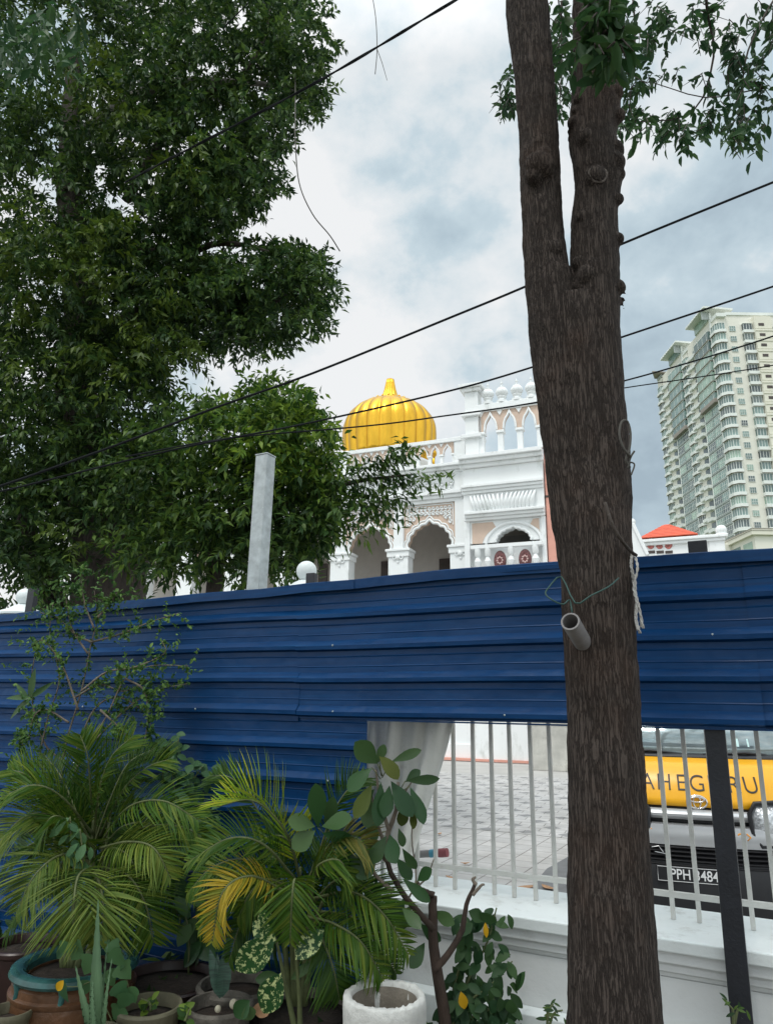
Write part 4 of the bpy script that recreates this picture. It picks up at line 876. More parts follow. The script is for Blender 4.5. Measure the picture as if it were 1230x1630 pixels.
# sloping stair parapet at the right end
pl = [B.loc(x, y, -0.3) for x, y in ((990, 930), (990, 836), (1001, 836), (1008, 838), (1031, 886), (1031, 930))]
q = MB(); q.prism(pl, -0.45, -0.15); q.build('sloping_parapet', M['white'], gur, bevel=0.02)
q = MB(); pl2 = [B.loc(x, y, -0.3) for x, y in ((1001, 834), (1010, 835), (1033, 884), (1028, 886), (1006, 840))]; q.prism(pl2, -0.52, -0.08); q.build('parapet_coping', M['white'], gur, bevel=0.02)
q = MB(); u_, z_ = B.loc(1005, 834, -0.3); q.ball((u_, -0.3, z_ + 0.06), 0.13, 14, 10); q.build('parapet_ball', M['white'], gur, smooth=True)
q = MB(); q.box(UR + 0.003, B.u(1031, 900, -0.3), -0.44, -0.16, 0, z_ - 2.0); q.build('stair_wall', M['white'], gur)
# golden dome
YD = 5.2; du, _ = B.loc(620, 680, YD); Rd = (B.u(696, 680, YD) - B.u(544.5, 680, YD)) / 2 * math.cos(B.a) * 0.985
zt_ = B.z(620, 638, YD); ze_ = B.z(620, 690, YD); zb_ = B.z(620, 740, YD); zf = B.z(620, 604, YD)
dome = empty('dome', (du, YD, 0)); dome.parent = gur
Hh = zt_ - ze_; prof = [(0.74, zb_ - 0.5), (0.86, zb_ - 0.1)]
for i in range(7): prof.append((0.95 + 0.05 * math.sin(i / 6 * PI / 2), zb_ + (ze_ - zb_) * i / 6))
for i in range(1, 22):
    a = i / 22 * PI / 2; prof.append((math.cos(a) ** 0.95, ze_ + Hh * math.sin(a) ** 1.0))
prof.append((0.12, zt_ + 0.01))
q = MB(); q.lathe([(r_ * Rd, z_) for r_, z_ in prof], 264, (0, 0, 0), 22, 0.055); q.build('shell', M['gold'], dome, smooth=True)
kz = zf - zt_
q = MB(); q.lathe([(Rd * .26, zt_ - 0.05), (Rd * .22, zt_ + 0.04 * kz), (Rd * .165, zt_ + 0.25 * kz), (Rd * .13, zt_ + 0.5 * kz), (Rd * .10, zt_ + 0.8 * kz), (Rd * .085, zt_ + 0.98 * kz), (Rd * .05, zf)], 96, (0, 0, 0), 16, 0.16); q.build('finial', M['gold'], dome, smooth=True)
q = MB()
for k in range(16):
    a = 2 * PI * k / 16; q.ball((Rd * .26 * math.cos(a), Rd * .26 * math.sin(a), zt_ - 0.02), 0.10, 10, 8, (1, 1, .45))
q.build('petal_collar', M['gold'], dome, smooth=True)
q = MB()
for k in range(22):
    a = 2 * PI * (k + 0.5) / 22; q.tube([(Rd * f * math.cos(a), Rd * f * math.sin(a), z_) for f, z_ in ((0.36, zt_ - 0.085), (0.42, zt_ - 0.10), (0.46, zt_ - 0.15))], [0.02, 0.05, 0.02], 8)
q.build('bud_ring', M['gold'], dome, smooth=True)
q = MB(); q.lathe([(Rd * 0.80, z6(744)), (Rd * .80, zb_ - 0.3), (Rd * .95, zb_ - 0.25), (Rd * .95, zb_ - 0.16)], 48); q.build('drum', M['white'], dome, smooth='auto')
# little gold ornament seen through the parapet
u_, z_ = B.loc(690, 722, 1.2); q = MB(); q.ball((u_, 1.2, z_), 0.13, 14, 10, (1, 1, 1.3)); q.tube([(u_, 1.2, z_ - 0.9), (u_, 1.2, z_)], 0.05); q.build('gold_bud', M['gold'], gur, smooth=True)

# ------------------------------------------------------------------ stained concrete pillar inside the compound
pa = Gp(845, 1226); q = MB(); 
cpil = empty('concrete_pillar', (pa.x, pa.y, 0), -R(22), 'stained grey concrete pier seen through the railing beside the tree trunk', 'pillar')
q = MB(); q.box(0, 1.6, 0, 0.5, 0, 1.28); q.build('shaft', M['concrete'], cpil, bevel=0.02)
q = MB(); q.box(-0.03, 1.63, -0.04, 0.54, 1.31, 1.75); q.build('cap', M['concrete'], cpil, bevel=0.02)
q = MB(); q.box(0.03, 1.57, 0.03, 0.47, 1.281, 1.309); q.build('joint', M['dark'], cpil)

# ------------------------------------------------------------------ red-roofed white house
H = Fr(1060, 40, 24)
ho = H.empty('red_roofed_house', 'small white house with a red tiled hip roof and three round red windows', 'house')
x0, z0 = H.loc(1021, 864); x1, z1 = H.loc(1157, 862); zp = H.z(1085, 862)
zp2 = H.z(1085, 857)
q = MB(); q.box(x0, x1 - 0.3, 0, 6, 0, zp - 0.05); q.build('wall', M['white'], ho)
q = MB(); q.box(x1 - 0.95, x1 - 0.15, -0.06, 0.6, 0, zp + 0.0); q.build('corner_pillar', M['white'], ho, bevel=0.02)
q = MB(); q.box(x0 - 0.1, x1 + 0.05, -0.28, 0.3, zp2 - 0.12, zp2 + 0.05); q.box(x0, x1 - 0.1, -0.16, 0.3, zp - 0.12, zp2 - 0.121); q.build('parapet', M['white'], ho, bevel=0.03)
u_, z_ = H.loc(1147, 844, 0.1); q = MB(); q.ball((u_, 0.1, z_), 0.30, 20, 14); q.build('ball_finial', M['white'], ho, smooth=True)
q = MB(); q.lathe([(0.34, 0.05), (0.34, 0.12), (0.22, 0.16), (0.15, 0.3)], 20, (u_, 0.1, zp2)); q.build('finial_base', M['white'], ho, smooth='auto')
ra, rb_ = H.u(1018, 857, -0.2) , H.u(1108, 850, -0.2); zr = H.z(1062, 855) ; za = H.z(1059, 831, 1.2)
q = MB(); ns = 8; cxr = H.u(1059, 831, 1.2); half = (rb_ - ra) / 2; cm = (ra + rb_) / 2
for k in range(ns):
    t0, t1 = k / ns, (k + 1) / ns
    for tt, zz, dd in ((t0, zr + (za - zr) * t0, 0),):
        def rect(t_, grow): 
            w_ = half * (1 - t_ * 0.93) + grow; c_ = cm + (cxr - cm) * t_; d_ = 2.4 * (1 - t_ * 0.93) + grow; yc = 2.2 - 0.0 * t_
            return [(c_ - w_, yc - d_), (c_ + w_, yc - d_), (c_ + w_, yc + d_), (c_ - w_, yc + d_)]
        r0_, r1_ = rect(t0, 0.05), rect(t1, 0.0); z0_ = zr + (za - zr) * t0 + 0.0; z1_ = zr + (za - zr) * t1 + 0.05
        vs = [(x, y, z0_) for x, y in r0_] + [(x, y, z0_ + 0.05) for x, y in r0_] + [(x, y, z1_) for x, y in r1_]
        q.add(vs, [(0, 1, 5, 4), (1, 2, 6, 5), (2, 3, 7, 6), (3, 0, 4, 7), (4, 5, 9, 8), (5, 6, 10, 9), (6, 7, 11, 10), (7, 4, 8, 11)] + ([(8, 9, 10, 11)] if k == ns - 1 else []) + [(0, 3, 2, 1)])
q.build('roof', M['redtile'], ho)
for px in (1035, 1049, 1063):
    u_, z_ = H.loc(px, 867, 0); u_ += 0.0
    q = MB(); q.lathe([(0.0, 0), (0.22, 0)], 24); 
    q = MB(); vs = [(u_ + 0.21 * math.cos(a), 0, z_ + 0.26 * math.sin(a)) for a in np.linspace(0, 2 * PI, 24, endpoint=False)]
    q.add([(x, -0.03, z) for x, y, z in vs] + [(x, 0.02, z) for x, y, z in vs], [tuple(range(24))] + [(i, 24 + i, 24 + (i + 1) % 24, (i + 1) % 24) for i in range(24)]); wn = q.build('round_window', mat('red_ornament', (0.40, 0.12, 0.10), 0.5, var=0.6, scale=12) if px == 1035 else bpy.data.materials['red_ornament'], ho)
    q = MB(); q.tube([(u_ + 0.27 * math.cos(a), -0.04, z_ + 0.33 * math.sin(a)) for a in np.linspace(-0.3, PI + 0.3, 20)], 0.045, 6); q.build('frame', M['white'], wn, smooth=True)
    q = MB(); q.box(u_ - 0.2, u_ + 0.2, -0.035, 0.02, z_ - 0.52, z_ - 0.36); q.build('slot', M['dark'], ho)

# ------------------------------------------------------------------ apartment towers
K = 0.81
M['towercream'] = mat('tower_cream', (0.72, 0.705, 0.63), 0.8, var=0.03, scale=0.08)
X0 = P(1158, 668, 170).x; FH = 3.03; zrow0 = (P(1185, 519, 208).z - 1.85) * K + 1.85
def wmesh(name, pts, m):
    q = MB(); q.v, q.f = pts.v, pts.f
    me = bpy.data.meshes.new(name); me.from_pydata(q.v, [], q.f); me.materials.append(m); me.update(); return me
import bmesh as _bm
def mk(name, mb_, m):
    me = wmesh(name, mb_, m); b_ = _bm.new(); b_.from_mesh(me); _bm.ops.recalc_face_normals(b_, faces=b_.faces); b_.to_mesh(me); b_.free(); return me
# window kinds; origin at its lower near corner
def frame_bars(axis, a0, a1, z0, z1, nv, nh, d, w_=0.07):
    q = MB()
    for i in range(nv + 1):
        c_ = a0 + (a1 - a0) * i / nv
        q.box(c_ - w_ / 2, c_ + w_ / 2, d - 0.05, d, z0, z1) if axis == 'x' else q.box(d - 0.05, d, c_ - w_ / 2, c_ + w_ / 2, z0, z1)
    for i in range(nh + 1):
        c_ = z0 + (z1 - z0) * i / nh
        q.box(a0, a1, d - 0.045, d - 0.002, c_ - w_ / 2, c_ + w_ / 2) if axis == 'x' else q.box(d - 0.045, d - 0.002, a0, a1, c_ - w_ / 2, c_ + w_ / 2)
    return q
KINDS = {}
q = MB(); q.box(0, 1.6, 0.06, 0.3, 0, 1.5); KINDS['flat'] = (mk('window', q, M['towerglass']), mk('frame', frame_bars('x', 0, 1.6, 0, 1.5, 3, 2, 0.06), M['towerwhite']), None)
q = MB(); q.add([(-0.55, 2.3, 0.85), (-0.55, 0.0, 0.85), (0.2, -0.9, 0.85), (1.7, -0.9, 0.85), (1.7, 2.3, 0.85), (-0.55, 2.3, 2.8), (-0.55, 0.0, 2.8), (0.2, -0.9, 2.8), (1.7, -0.9, 2.8), (1.7, 2.3, 2.8)],
             [(0, 1, 6, 5), (1, 2, 7, 6), (2, 3, 8, 7), (3, 4, 9, 8), (5, 6, 7, 8, 9), (4, 3, 2, 1, 0)])
q2 = MB()
for (x, y) in ((-0.58, 2.25), (-0.58, 1.15), (-0.58, 0.0), (-0.2, -0.46), (0.2, -0.93), (0.95, -0.93), (1.66, -0.93)): q2.box(x - 0.05, x + 0.05, y - 0.05, y + 0.05, 0.85, 2.8)
def ledge(q, z0, z1, e): q.add([(-0.55 - e, 2.4, z0), (-0.55 - e, -0.1 - e * .4, z0), (0.1, -0.9 - e, z0), (1.8, -0.9 - e, z0), (1.8, 2.4, z0), (-0.55 - e, 2.4, z1), (-0.55 - e, -0.1 - e * .4, z1), (0.1, -0.9 - e, z1), (1.8, -0.9 - e, z1), (1.8, 2.4, z1)],
             [(0, 1, 6, 5), (1, 2, 7, 6), (2, 3, 8, 7), (3, 4, 9, 8), (5, 6, 7, 8, 9), (4, 3, 2, 1, 0)])
q3 = MB(); ledge(q2, 2.80, 2.90, 0.10); ledge(q3, 0.02, 0.84, 0.42)
q4 = MB(); ledge(q4, -0.06, 0.015, 0.5)
KINDS['bay'] = (mk('bay_window', q, M['towerglass']), mk('mullions', q2, M['towerwhite']), mk('ledge', q3, M['towerwhite']), mk('edge_line', q4, M['brownslab']))
q = MB(); q.box(-0.02, 0.2, 0, 4.2, 0.5, 2.6); q2 = frame_bars('y', 0, 4.2, 0.5, 2.6, 4, 2, -0.02, 0.09); q3 = MB(); q3.box(-0.18, 0.1, -0.12, 4.35, -0.03, 0.07); q3.box(-0.14, 0.1, -0.13, 0.0, 0.071, 3.0); 
KINDS['grid'] = (mk('grid_window', q, M['towerglass']), mk('grid_frame', q2, M['towerwhite']), mk('grid_edge', q3, M['towergrey']), None)
q = MB(); q.box(-0.9, 0.2, 0, 9.0, 0.15, 2.75); q2 = MB()
for yy in (1.0, 3.6, 6.3, 8.9): q2.box(-0.95, -0.88, yy - 0.06, yy + 0.06, 0.15, 2.75)
q2.box(-0.96, -0.85, 0, 9.0, 2.76, 3.02); q3 = MB(); q3.box(-1.2, 0.2, -0.15, 9.1, -0.02, 0.14)
KINDS['band'] = (mk('band_window', q, M['towerglass']), mk('band_mullions', q2, M['towerwhite']), mk('band_edge', q3, M['brownslab']), None)
q = MB(); q.box(-0.1, 0.2, 0.2, 2.6, 0.9, 2.7); q3 = MB(); q3.box(-1.1, 0.2, 0, 2.8, -0.02, 0.88)
KINDS['balcony'] = (mk('balcony_window', q, M['towerglassdark']), mk('balcony_ledge', q3, M['towerwhite']), None, None)
q = MB(); q.box(0, 2.4, -0.8, 0.2, 0.9, 2.8); q2 = MB(); 
for xx in (0.05, 0.85, 1.6, 2.35): q2.box(xx - 0.05, xx + 0.05, -0.85, -0.79, 0.9, 2.8)
q2.box(-0.1, 2.5, -0.95, 0.2, 2.79, 2.92); q3 = MB(); q3.box(-0.1, 3.4, -1.1, 0.2, 0.0, 0.88); q4 = MB(); q4.box(-0.15, 3.5, -1.2, 0.2, -0.07, -0.003)
KINDS['fbay'] = (mk('front_bay_window', q, M['towerglass']), mk('mullions', q2, M['towerwhite']), mk('front_ledge', q3, M['towerwhite']), mk('edge_line', q4, M['brownslab']))
NAMES = {'flat': 'window', 'bay': 'bay_window', 'grid': 'grid_window', 'band': 'window_band', 'balcony': 'balcony_window', 'fbay': 'bay_window'}
SUB = {'flat': ['frame'], 'bay': ['mullions', 'ledge', 'edge_line'], 'grid': ['frame', 'edge_line'], 'band': ['mullions', 'edge_line'], 'balcony': ['ledge'], 'fbay': ['mullions', 'ledge', 'edge_line']}
def tower_side(t_, Htop, front):
    q = MB(); q.box(-0.35, 0.0, 2.55, 3.3, 0, Htop + 2); q.box(-0.18, 0.0, 11.9, 12.3, 0, Htop - 1); q.build('pilaster', M['towerwhite'], t_)
    q = MB(); q.box(-0.10, 0.0, 3.301, 11.9, 0, zrow0 - 6 * FH - 0.5); q.build('grey_recess', M['towergrey'], t_)
    q = MB(); q.box(-1.2, 0.0, 3.4, 12.0, zrow0 - 6 * FH - 1.5, zrow0 - 6 * FH - 0.5); q.build('soffit', M['brownslab'], t_)
    # penthouse and its overhanging roof
    q = MB(); q.box(-0.3, 5, 3.6, 12, Htop, Htop + 4.2); q.build('penthouse', M['towerwhite'], t_)
    q = MB(); q.box(-0.5, -0.3, 3.8, 11.8, Htop + 0.1, Htop + 3.4); q.build('penthouse_glass', M['towerglass'], t_)
    zr_ = (P(1120, 488, 171).z) - 0.3
    q = MB(); q.add([(-2.5, 1.0, zr_), (5.5, 1.0, zr_ - 0.6), (5.5, 13, zr_ - 0.6), (-2.5, 13, zr_), (-2.5, 1.0, zr_ + 0.5), (5.5, 1.0, zr_ - 0.1), (5.5, 13, zr_ - 0.1), (-2.5, 13, zr_ + 0.5)],
                    [(0, 3, 2, 1), (4, 5, 6, 7), (0, 1, 5, 4), (1, 2, 6, 5), (2, 3, 7, 6), (3, 0, 4, 7)]); rf = q.build('roof', M['towerwhite'], t_)
    q = MB()
    for k in range(9): q.box(-2.62, -2.5, 1.3 + k * 1.3, 2.1 + k * 1.3, zr_ + 0.02, zr_ + 0.45)
    q.build('roof_tabs', M['white'], rf)
    q = MB(); q.box(-2.3, 0, 3.0, 3.25, zr_ - 2.5, zr_ - 0.01); q.build('roof_fin', M['towergrey'], rf)
    q = MB(); q.box(-0.2, 2.4, -1.0, 2.4, Htop - 1.2, Htop - 0.2); q.box(2.6, 30 if front else 5.9, -0.25, 0, Htop - 0.35, Htop + 0.5); q.build('top_ledge', M['towerwhite'], t_)
def tower(D0, label, front, full=True):
    t_ = empty('apartment_tower', (X0, D0, 0), R(0), label, 'tower', 'tall pale apartment towers beyond the compound')
    dpt = 18.6 if full else 3.2; Htop = zrow0 + 4.4
    q = MB(); q.box(0, 30 if front else 6, 0, dpt, 0, Htop); q.build('wall', M['towercream'], t_)
    if not full:
        zr_ = Htop + 1.2; q = MB(); q.add([(-3.4, -1.5, zr_), (5, -1.5, zr_ - .3), (5, 3, zr_ - .3), (-0.8, 3.5, zr_), (-3.4, -1.5, zr_ + .35), (5, -1.5, zr_), (5, 3, zr_), (-.8, 3.5, zr_ + .35)], [(0, 3, 2, 1), (4, 5, 6, 7), (0, 1, 5, 4), (1, 2, 6, 5), (2, 3, 7, 6), (3, 0, 4, 7)]); q.build('roof', M['brownslab'], t_)
        q = MB(); q.box(-.3, 4, -.4, 2.8, Htop, zr_ - .35); q.build('penthouse', M['towergrey'], t_)
    else: tower_side(t_, Htop, front)
    items = []
    nrow = 20
    for r_ in range(nrow):
        zf_ = zrow0 - r_ * FH
        items.append(('bay', (0, 0, zf_ - 1.6)))
        if not full: continue
        if front: items += [('flat', (3.3, -0.20, zf_ - 0.75)), ('fbay', (6.7, 0, zf_ - 1.6)), ('flat', (15.0, -0.20, zf_ - 0.75)), ('fbay', (19.0, 0, zf_ - 1.6))]
        if r_ <= 6: items.append(('band', (0, 3.5, zf_ - 1.6)))
        else: items += [('grid', (-0.1, 3.4, zf_ - 1.6)), ('grid', (-0.1, 7.65, zf_ - 1.6))]
        items.append(('balcony', (0, 12.5, zf_ - 1.6)))
        if not front: pass
        items.append(('balcony', (0.35, 15.7, zf_ - 0.9)))
    items.sort(key=lambda it: (it[1][0] > 14, it[0] == 'balcony' and it[1][1] > 15, -it[1][2]))
    for n_, (kd, loc_) in enumerate(items[:100]):
        ms = KINDS[kd]; o = bpy.data.objects.new(NAMES[kd], ms[0]); C.objects.link(o); o.parent = t_; o.location = loc_
        if n_ % 5 == 2 and kd in ('flat', 'bay', 'fbay', 'grid'):
            o.material_slots[0].link = 'OBJECT'; o.material_slots[0].material = M['towerglassdark']
        for me_, nm in zip([m_ for m_ in ms[1:] if m_], SUB[kd]):
            s_ = bpy.data.objects.new(nm, me_); C.objects.link(s_); s_.parent = o
    if items[100:]:
        q = MB(); q5 = MB()
        for kd, loc_ in items[100:]:
            for k_, me_ in enumerate([m_ for m_ in KINDS[kd] if m_]):
                (q if k_ == 0 else q5).add([tuple(Vector(v.co) + Vector(loc_)) for v in me_.vertices], [tuple(p.vertices) for p in me_.polygons])
        o = q.build('far_windows', M['towerglassdark'], t_); o['kind'] = 'stuff'; o = q5.build('far_ledges', M['towerwhite'], t_); o['kind'] = 'stuff'
    return t_
t1 = tower(170.0, 'nearest and tallest looking cream apartment tower at the edge of the picture', True)
t2 = tower(189.0, 'middle apartment tower with a pointed overhanging roof, between its two neighbours', False)
t3 = tower(208.5, 'farthest apartment tower, lowest looking, standing next to the open sky', False, False)
# darker beige wing right of the near tower
q = MB(); q.box(9.4, 14, -1.6, 0, 0, zrow0 + 3.0); q.build('side_wing', M['beige'], t1)
q = MB()
for k in range(19): q.box(9.3, 14.1, -1.75, -1.6, zrow0 - k * FH - 1.4, zrow0 - k * FH - 0.9); q.box(9.35, 14.05, -1.68, -1.6, zrow0 - k * FH - 0.62, zrow0 - k * FH - 0.5)
q.build('wing_ledges', M['beige'], t1)
for k in range(18):
    q = MB(); q.box(10.4, 11.9, -1.66, -1.58, zrow0 - k * FH + 0.1, zrow0 - k * FH + 0.9); q.build('wing_vent', M['dark'], t1)
# podium building in front
pd = P(1156, 872, 130); pr_ = P(1200, 842, 130)
po2 = empty('podium_block', (pd.x, 130, 0), 0, 'low cream block with dark cornice and tall teal windows in front of the towers', 'building')
zc = pr_.z; xr = pr_.x - pd.x
q = MB(); q.box(xr - 0.2, xr + 16, 0, 20, 0, zc - 1.2); q.box(-6, xr - 0.21, 9, 26, 0, zc - 1.0); q.build('wall', M['towercream'], po2)
q = MB(); q.box(xr - 0.9, xr + 16.5, -0.6, 20.3, zc - 1.2, zc - 0.4); q.box(xr - 0.7, xr + 16.5, -0.4, 20, zc - 0.35, zc - 0.0); q.build('cornice', M['beige'], po2)
q = MB(); q.box(xr - 1.0, xr + 16.5, -0.7, 20.3, zc - 0.399, zc - 0.352); q.box(xr - 0.8, xr + 16.5, -0.5, 20, zc + 0.001, zc + 0.1); q.build('cornice_line', M['brownslab'], po2)
for k in range(4):
    q = MB(); q.box(xr - 0.28, xr - 0.19, 1.0 + 4.6 * k, 4.4 + 4.6 * k, 20, zc - 2.2); q.build('tall_window', M['towerglass'], po2)
# ------------------------------------------------------------------ forked street tree in front of the hoarding
DT = 2.4
tree = empty('street_tree', P(977, 1600, DT) * 1.0, 0, 'dark furrowed forked tree trunk standing in front of the hoarding, with pruned knots', 'tree')
tree.location.z = GZ; TO = Vector(tree.location)
def edge(table, dd=DT, off=(0, 0, 0)):
    pts, rad = [], []
    for (y, xl, xr) in table:
        a, b_ = P(xl, y, dd), P(xr, y, dd); c = (a + b_) / 2; pts.append(c - TO + Vector(off)); rad.append((b_ - a).length / 2)
    return pts, rad
def dense(pts, rad, k=5):
    sp = bezier_pts(pts, k * (len(pts) - 1)); n = len(sp); m_ = len(rad) - 1; out = []
    for i in range(n):
        f = i / (n - 1) * m_; j = min(int(f), m_ - 1); out.append(rad[j] + (rad[j + 1] - rad[j]) * (f - j))
    return sp, out
# left stem, right stem, joined bole
LS = [(-330, 788, 848), (-150, 796, 860), (15, 807, 873), (110, 818, 881), (210, 827, 889), (300, 829, 892), (380, 833, 898), (425, 836, 904), (460, 838, 914), (580, 849, 925), (670, 861, 936), (740, 869, 945), (830, 881, 955), (900, 890, 960)]
RS = [(-330, 925, 990), (-150, 920, 992), (15, 911, 986), (150, 910, 986), (220, 906, 979), (250, 909, 986), (280, 912, 989), (305, 914, 985), (330, 912, 980), (360, 909, 981), (420, 908, 984), (500, 908, 984), (600, 912, 988), (740, 915, 1001), (850, 912, 1003), (900, 915, 1005)]
BO = [(660, 915, 945), (700, 902, 965), (740, 893, 980), (830, 888, 998), (900, 891, 1005), (960, 895, 1008), (1050, 900, 1011), (1160, 905, 1019), (1280, 905, 1026), (1400, 905, 1034), (1500, 905, 1041), (1615, 904, 1050), (1760, 895, 1066)]
q = MB()
for tb, of in ((LS, (0, 0.01, 0)), (RS, (0, -0.005, 0)), (BO, (0, 0, 0))):
    p_, r_ = edge(tb, DT, of); p_, r_ = dense(p_, r_); q.tube(p_, r_, 40)
p_, r_ = edge([(480, 868, 955), (560, 872, 968), (640, 880, 975), (740, 890, 985), (800, 894, 992)]); p_, r_ = dense(p_, r_); q.tube(p_, [a * 0.92 for a in r_], 32)
# knots and stubs
KN = [(853, 285, 30, .9), (845, 300, 20, 1.), (940, 305, 24, 1.1), (926, 240, 20, 1.1), (968, 165, 21, 1.), (970, 275, 22, 1.2), (978, 290, 14, 1.), (922, 360, 14, 1.),  (928, 455, 20, 1.1), (975, 394, 13, 1.2),
      (918, 175, 13, 1.2), (876, 410, 16, .6), (915, 430, 12, 1.), (976, 468, 15, 1.), (925, 655, 26, .5), (950, 716, 22, .45), (976, 200, 16, 1.1), (912, 190, 10, 1.), (945, 600, 20, .4), (972, 255, 20, 1.2), (908, 205, 12, 1.2), (976, 330, 12, 1.), (860, 268, 18, .9), (935, 440, 16, 1.2), (917, 468, 12, 1.)]
for (x, y, r, k) in KN:
    stem_x = (826 + 895) / 2 if x < 890 else 945
    c = P(x, y, DT); rr = r / 1163 * DT; on = 0.075 if r > 12 else 0.03
    dep = max(0.0, 1 - ((x - stem_x) / 42) ** 2) ** 0.5
    q.ball(tuple(c - TO + Vector((0, -0.070 * dep, 0))), rr, 18, 12, (1, 0.8 * k, 1.05))
for (x, y, dx, dy, r) in ((983, 468, 13, -8, 5), (984, 476, 11, 4, 5), (986, 466, 11, 4, 4), (986, 478, 6, 14, 4), (909, 214, -6, -4, 6), (908, 220, -5, 5, 5)):
    a, b_ = P(x, y, DT), P(x + dx, y + dy, DT); q.tube([a - TO, (a + b_) / 2 - TO + Vector((0, -.01, 0)), b_ - TO], [r / 1163 * DT, r / 1400 * DT, r / 3500 * DT], 8)
trunk = q.build('trunk', M['bark'], tree, smooth=True)
rm = trunk.modifiers.new('join', 'REMESH'); rm.mode = 'VOXEL'; rm.voxel_size = 0.0055; rm.use_smooth_shade = True
sm = trunk.modifiers.new('soft', 'SMOOTH'); sm.iterations = 2; sm.factor = 0.6
tx_ = bpy.data.textures.new('bark_lumps', 'CLOUDS'); tx_.noise_scale = 0.12; tx_.noise_depth = 4
dm = trunk.modifiers.new('lumps', 'DISPLACE'); dm.texture = tx_; dm.strength = 0.016; dm.mid_level = 0.5
# cut faces of the knots
for (x, y, r) in ((940, 306, 17), (852, 284, 12), (928, 459, 10), (964, 168, 12), (978, 396, 6), (926, 242, 10)):
    stem_x = 861 if x < 890 else 945; dep = max(0.0, 1 - ((x - stem_x) / 42) ** 2) ** 0.5
    c = P(x, y, DT) - TO + Vector((0, -0.070 * dep - 0.80 * (r + 5) / 1163 * DT, 0)); rr = r / 1163 * DT; q = MB()
    nv = 22; vs = [(c.x + rr * math.cos(a) * (1 + .1 * math.sin(3 * a)), c.y + 0.004, c.z + rr * 1.1 * math.sin(a) * (1 + .08 * math.cos(2 * a))) for a in np.linspace(0, 2 * PI, nv, endpoint=False)]
    q.tube([Vector(v) + Vector((0, .004, 0)) for v in vs + vs[:1]], 0.0022, 6, False); q.add(vs + [(c.x, c.y + 0.007, c.z)], [(i, (i + 1) % nv, nv) for i in range(nv)]); q.build('knot_scar', M['knot'], tree, smooth=True)

# crown of this tree: limbs and leaves, above the frame and hanging into its top right corner
NL = {'p': [], 'a': [], 'n': [], 'l': []}
def add_spray(c, d, ln, per, lf, droop=0.35, spread=0.9):
    p_, a_, n_, l_ = spray_leaves(np.array([c], float), np.array([d], float), np.array([ln]), per, lf, droop, spread)
    NL['p'].append(p_); NL['a'].append(a_); NL['n'].append(n_); NL['l'].append(l_)
lim = MB()
def limb(pts, r0, r1, n=8):
    s_ = bezier_pts(pts, 14); k = len(s_); lim.tube([p - TO for p in s_], [r0 + (r1 - r0) * i / (k - 1) for i in range(k)], n); return s_
topL, topR = P(818, -330, DT), P(957, -330, DT)
for (st, en, r0) in ((topR, P(1120, -60, 3.6), .05), (topR, P(1300, -200, 3.2), .05), (topL, P(500, -500, 2.2), .06), (topR, Vector((2.4, 0.8, 6.2)), .05), (topL, Vector((-1.6, 0.4, 6.6)), .05), (topL, Vector((0.2, 4.2, 8.2)), .06), (topR, Vector((1.0, -1.2, 6.9)), .06)):
    mid = (st + en) / 2 + Vector((0, 0, 0.35)); limb([st - Vector((0, 0, .1)), mid, en], r0, 0.012)
# hanging sprays seen at the top right: (x, y, D, dx, dy, length, leaves)
SP = []
def px_spray(x, y, D, dx, dy, lpx, per, lf=0.085, jit=0.0):
    a = P(x, y, D); b_ = P(x + dx, y + dy, D + rng.normal(0, .15)); d_ = b_ - a; add_spray(a, d_, lpx / 1163 * D, per, lf)
    lim.tube([a - TO, a.lerp(b_, 0.5) - TO, b_ - TO], [0.004, 0.003, 0.0015], 5)
regions = [  # cx, cy, rx, ry, count, D
    (1010, 50, 60, 50, 22, 4.2), (1100, 35, 70, 35, 16, 4.2), (1190, 60, 40, 60, 18, 4.0), (1190, 140, 35, 70, 18, 4.0), (1195, 210, 30, 28, 8, 4.0), (1170, 215, 22, 20, 5, 4.0),
    (1020, 110, 45, 45, 12, 4.4), (1060, 200, 90, 26, 26, 4.4), (1120, 195, 60, 24, 14, 4.4), (1005, 195, 30, 20, 8, 4.4), (1000, 150, 20, 40, 6, 4.4),
    (890, 95, 22, 70, 24, 4.6), (895, 150, 18, 40, 10, 4.6), (875, 40, 20, 40, 7, 4.6), (800, 140, 20, 40, 9, 4.8), (805, 170, 22, 18, 6, 4.8), (1225, 120, 30, 100, 16, 4.0), (1130, 100, 60, 60, 12, 4.3),
    (1070, 230, 30, 14, 6, 4.4), (1165, 232, 14, 14, 4, 4.0)]
for (cx, cy, rx, ry, n_, D) in regions:
    for _ in range(n_):
        a = rng.uniform(0, 2 * PI); r_ = math.sqrt(rng.uniform(0, 1)); px_spray(cx + rx * r_ * math.cos(a), cy + ry * r_ * math.sin(a) - 14, D + rng.normal(0, .2), rng.normal(0, 16), rng.uniform(14, 32), 34, 7, 0.092)
limb([P(1120, -60, 3.6), P(1125, 20, 4.1), P(1135, 90, 4.2), P(1100, 180, 4.3), P(1000, 195, 4.4)], .012, .004)
limb([P(1000, -80, 4.0), P(1010, 60, 4.2), P(1000, 180, 4.4)], .01, .003)
limb([P(1280, -80, 4.0), P(1190, 80, 4.0), P(1185, 220, 4.0)], .01, .003)
limb([P(880, -80, 4.4), P(893, 60, 4.6), P(890, 180, 4.6)], .008, .003)
limb([P(893, 60, 4.6), P(840, 120, 4.7), P(800, 130, 4.8), P(795, 180, 4.8)], .006, .002)
limb([P(1215, 140, 4.0), P(1120, 155, 4.2), P(1020, 130, 4.3), P(990, 175, 4.4)], .005, .002)
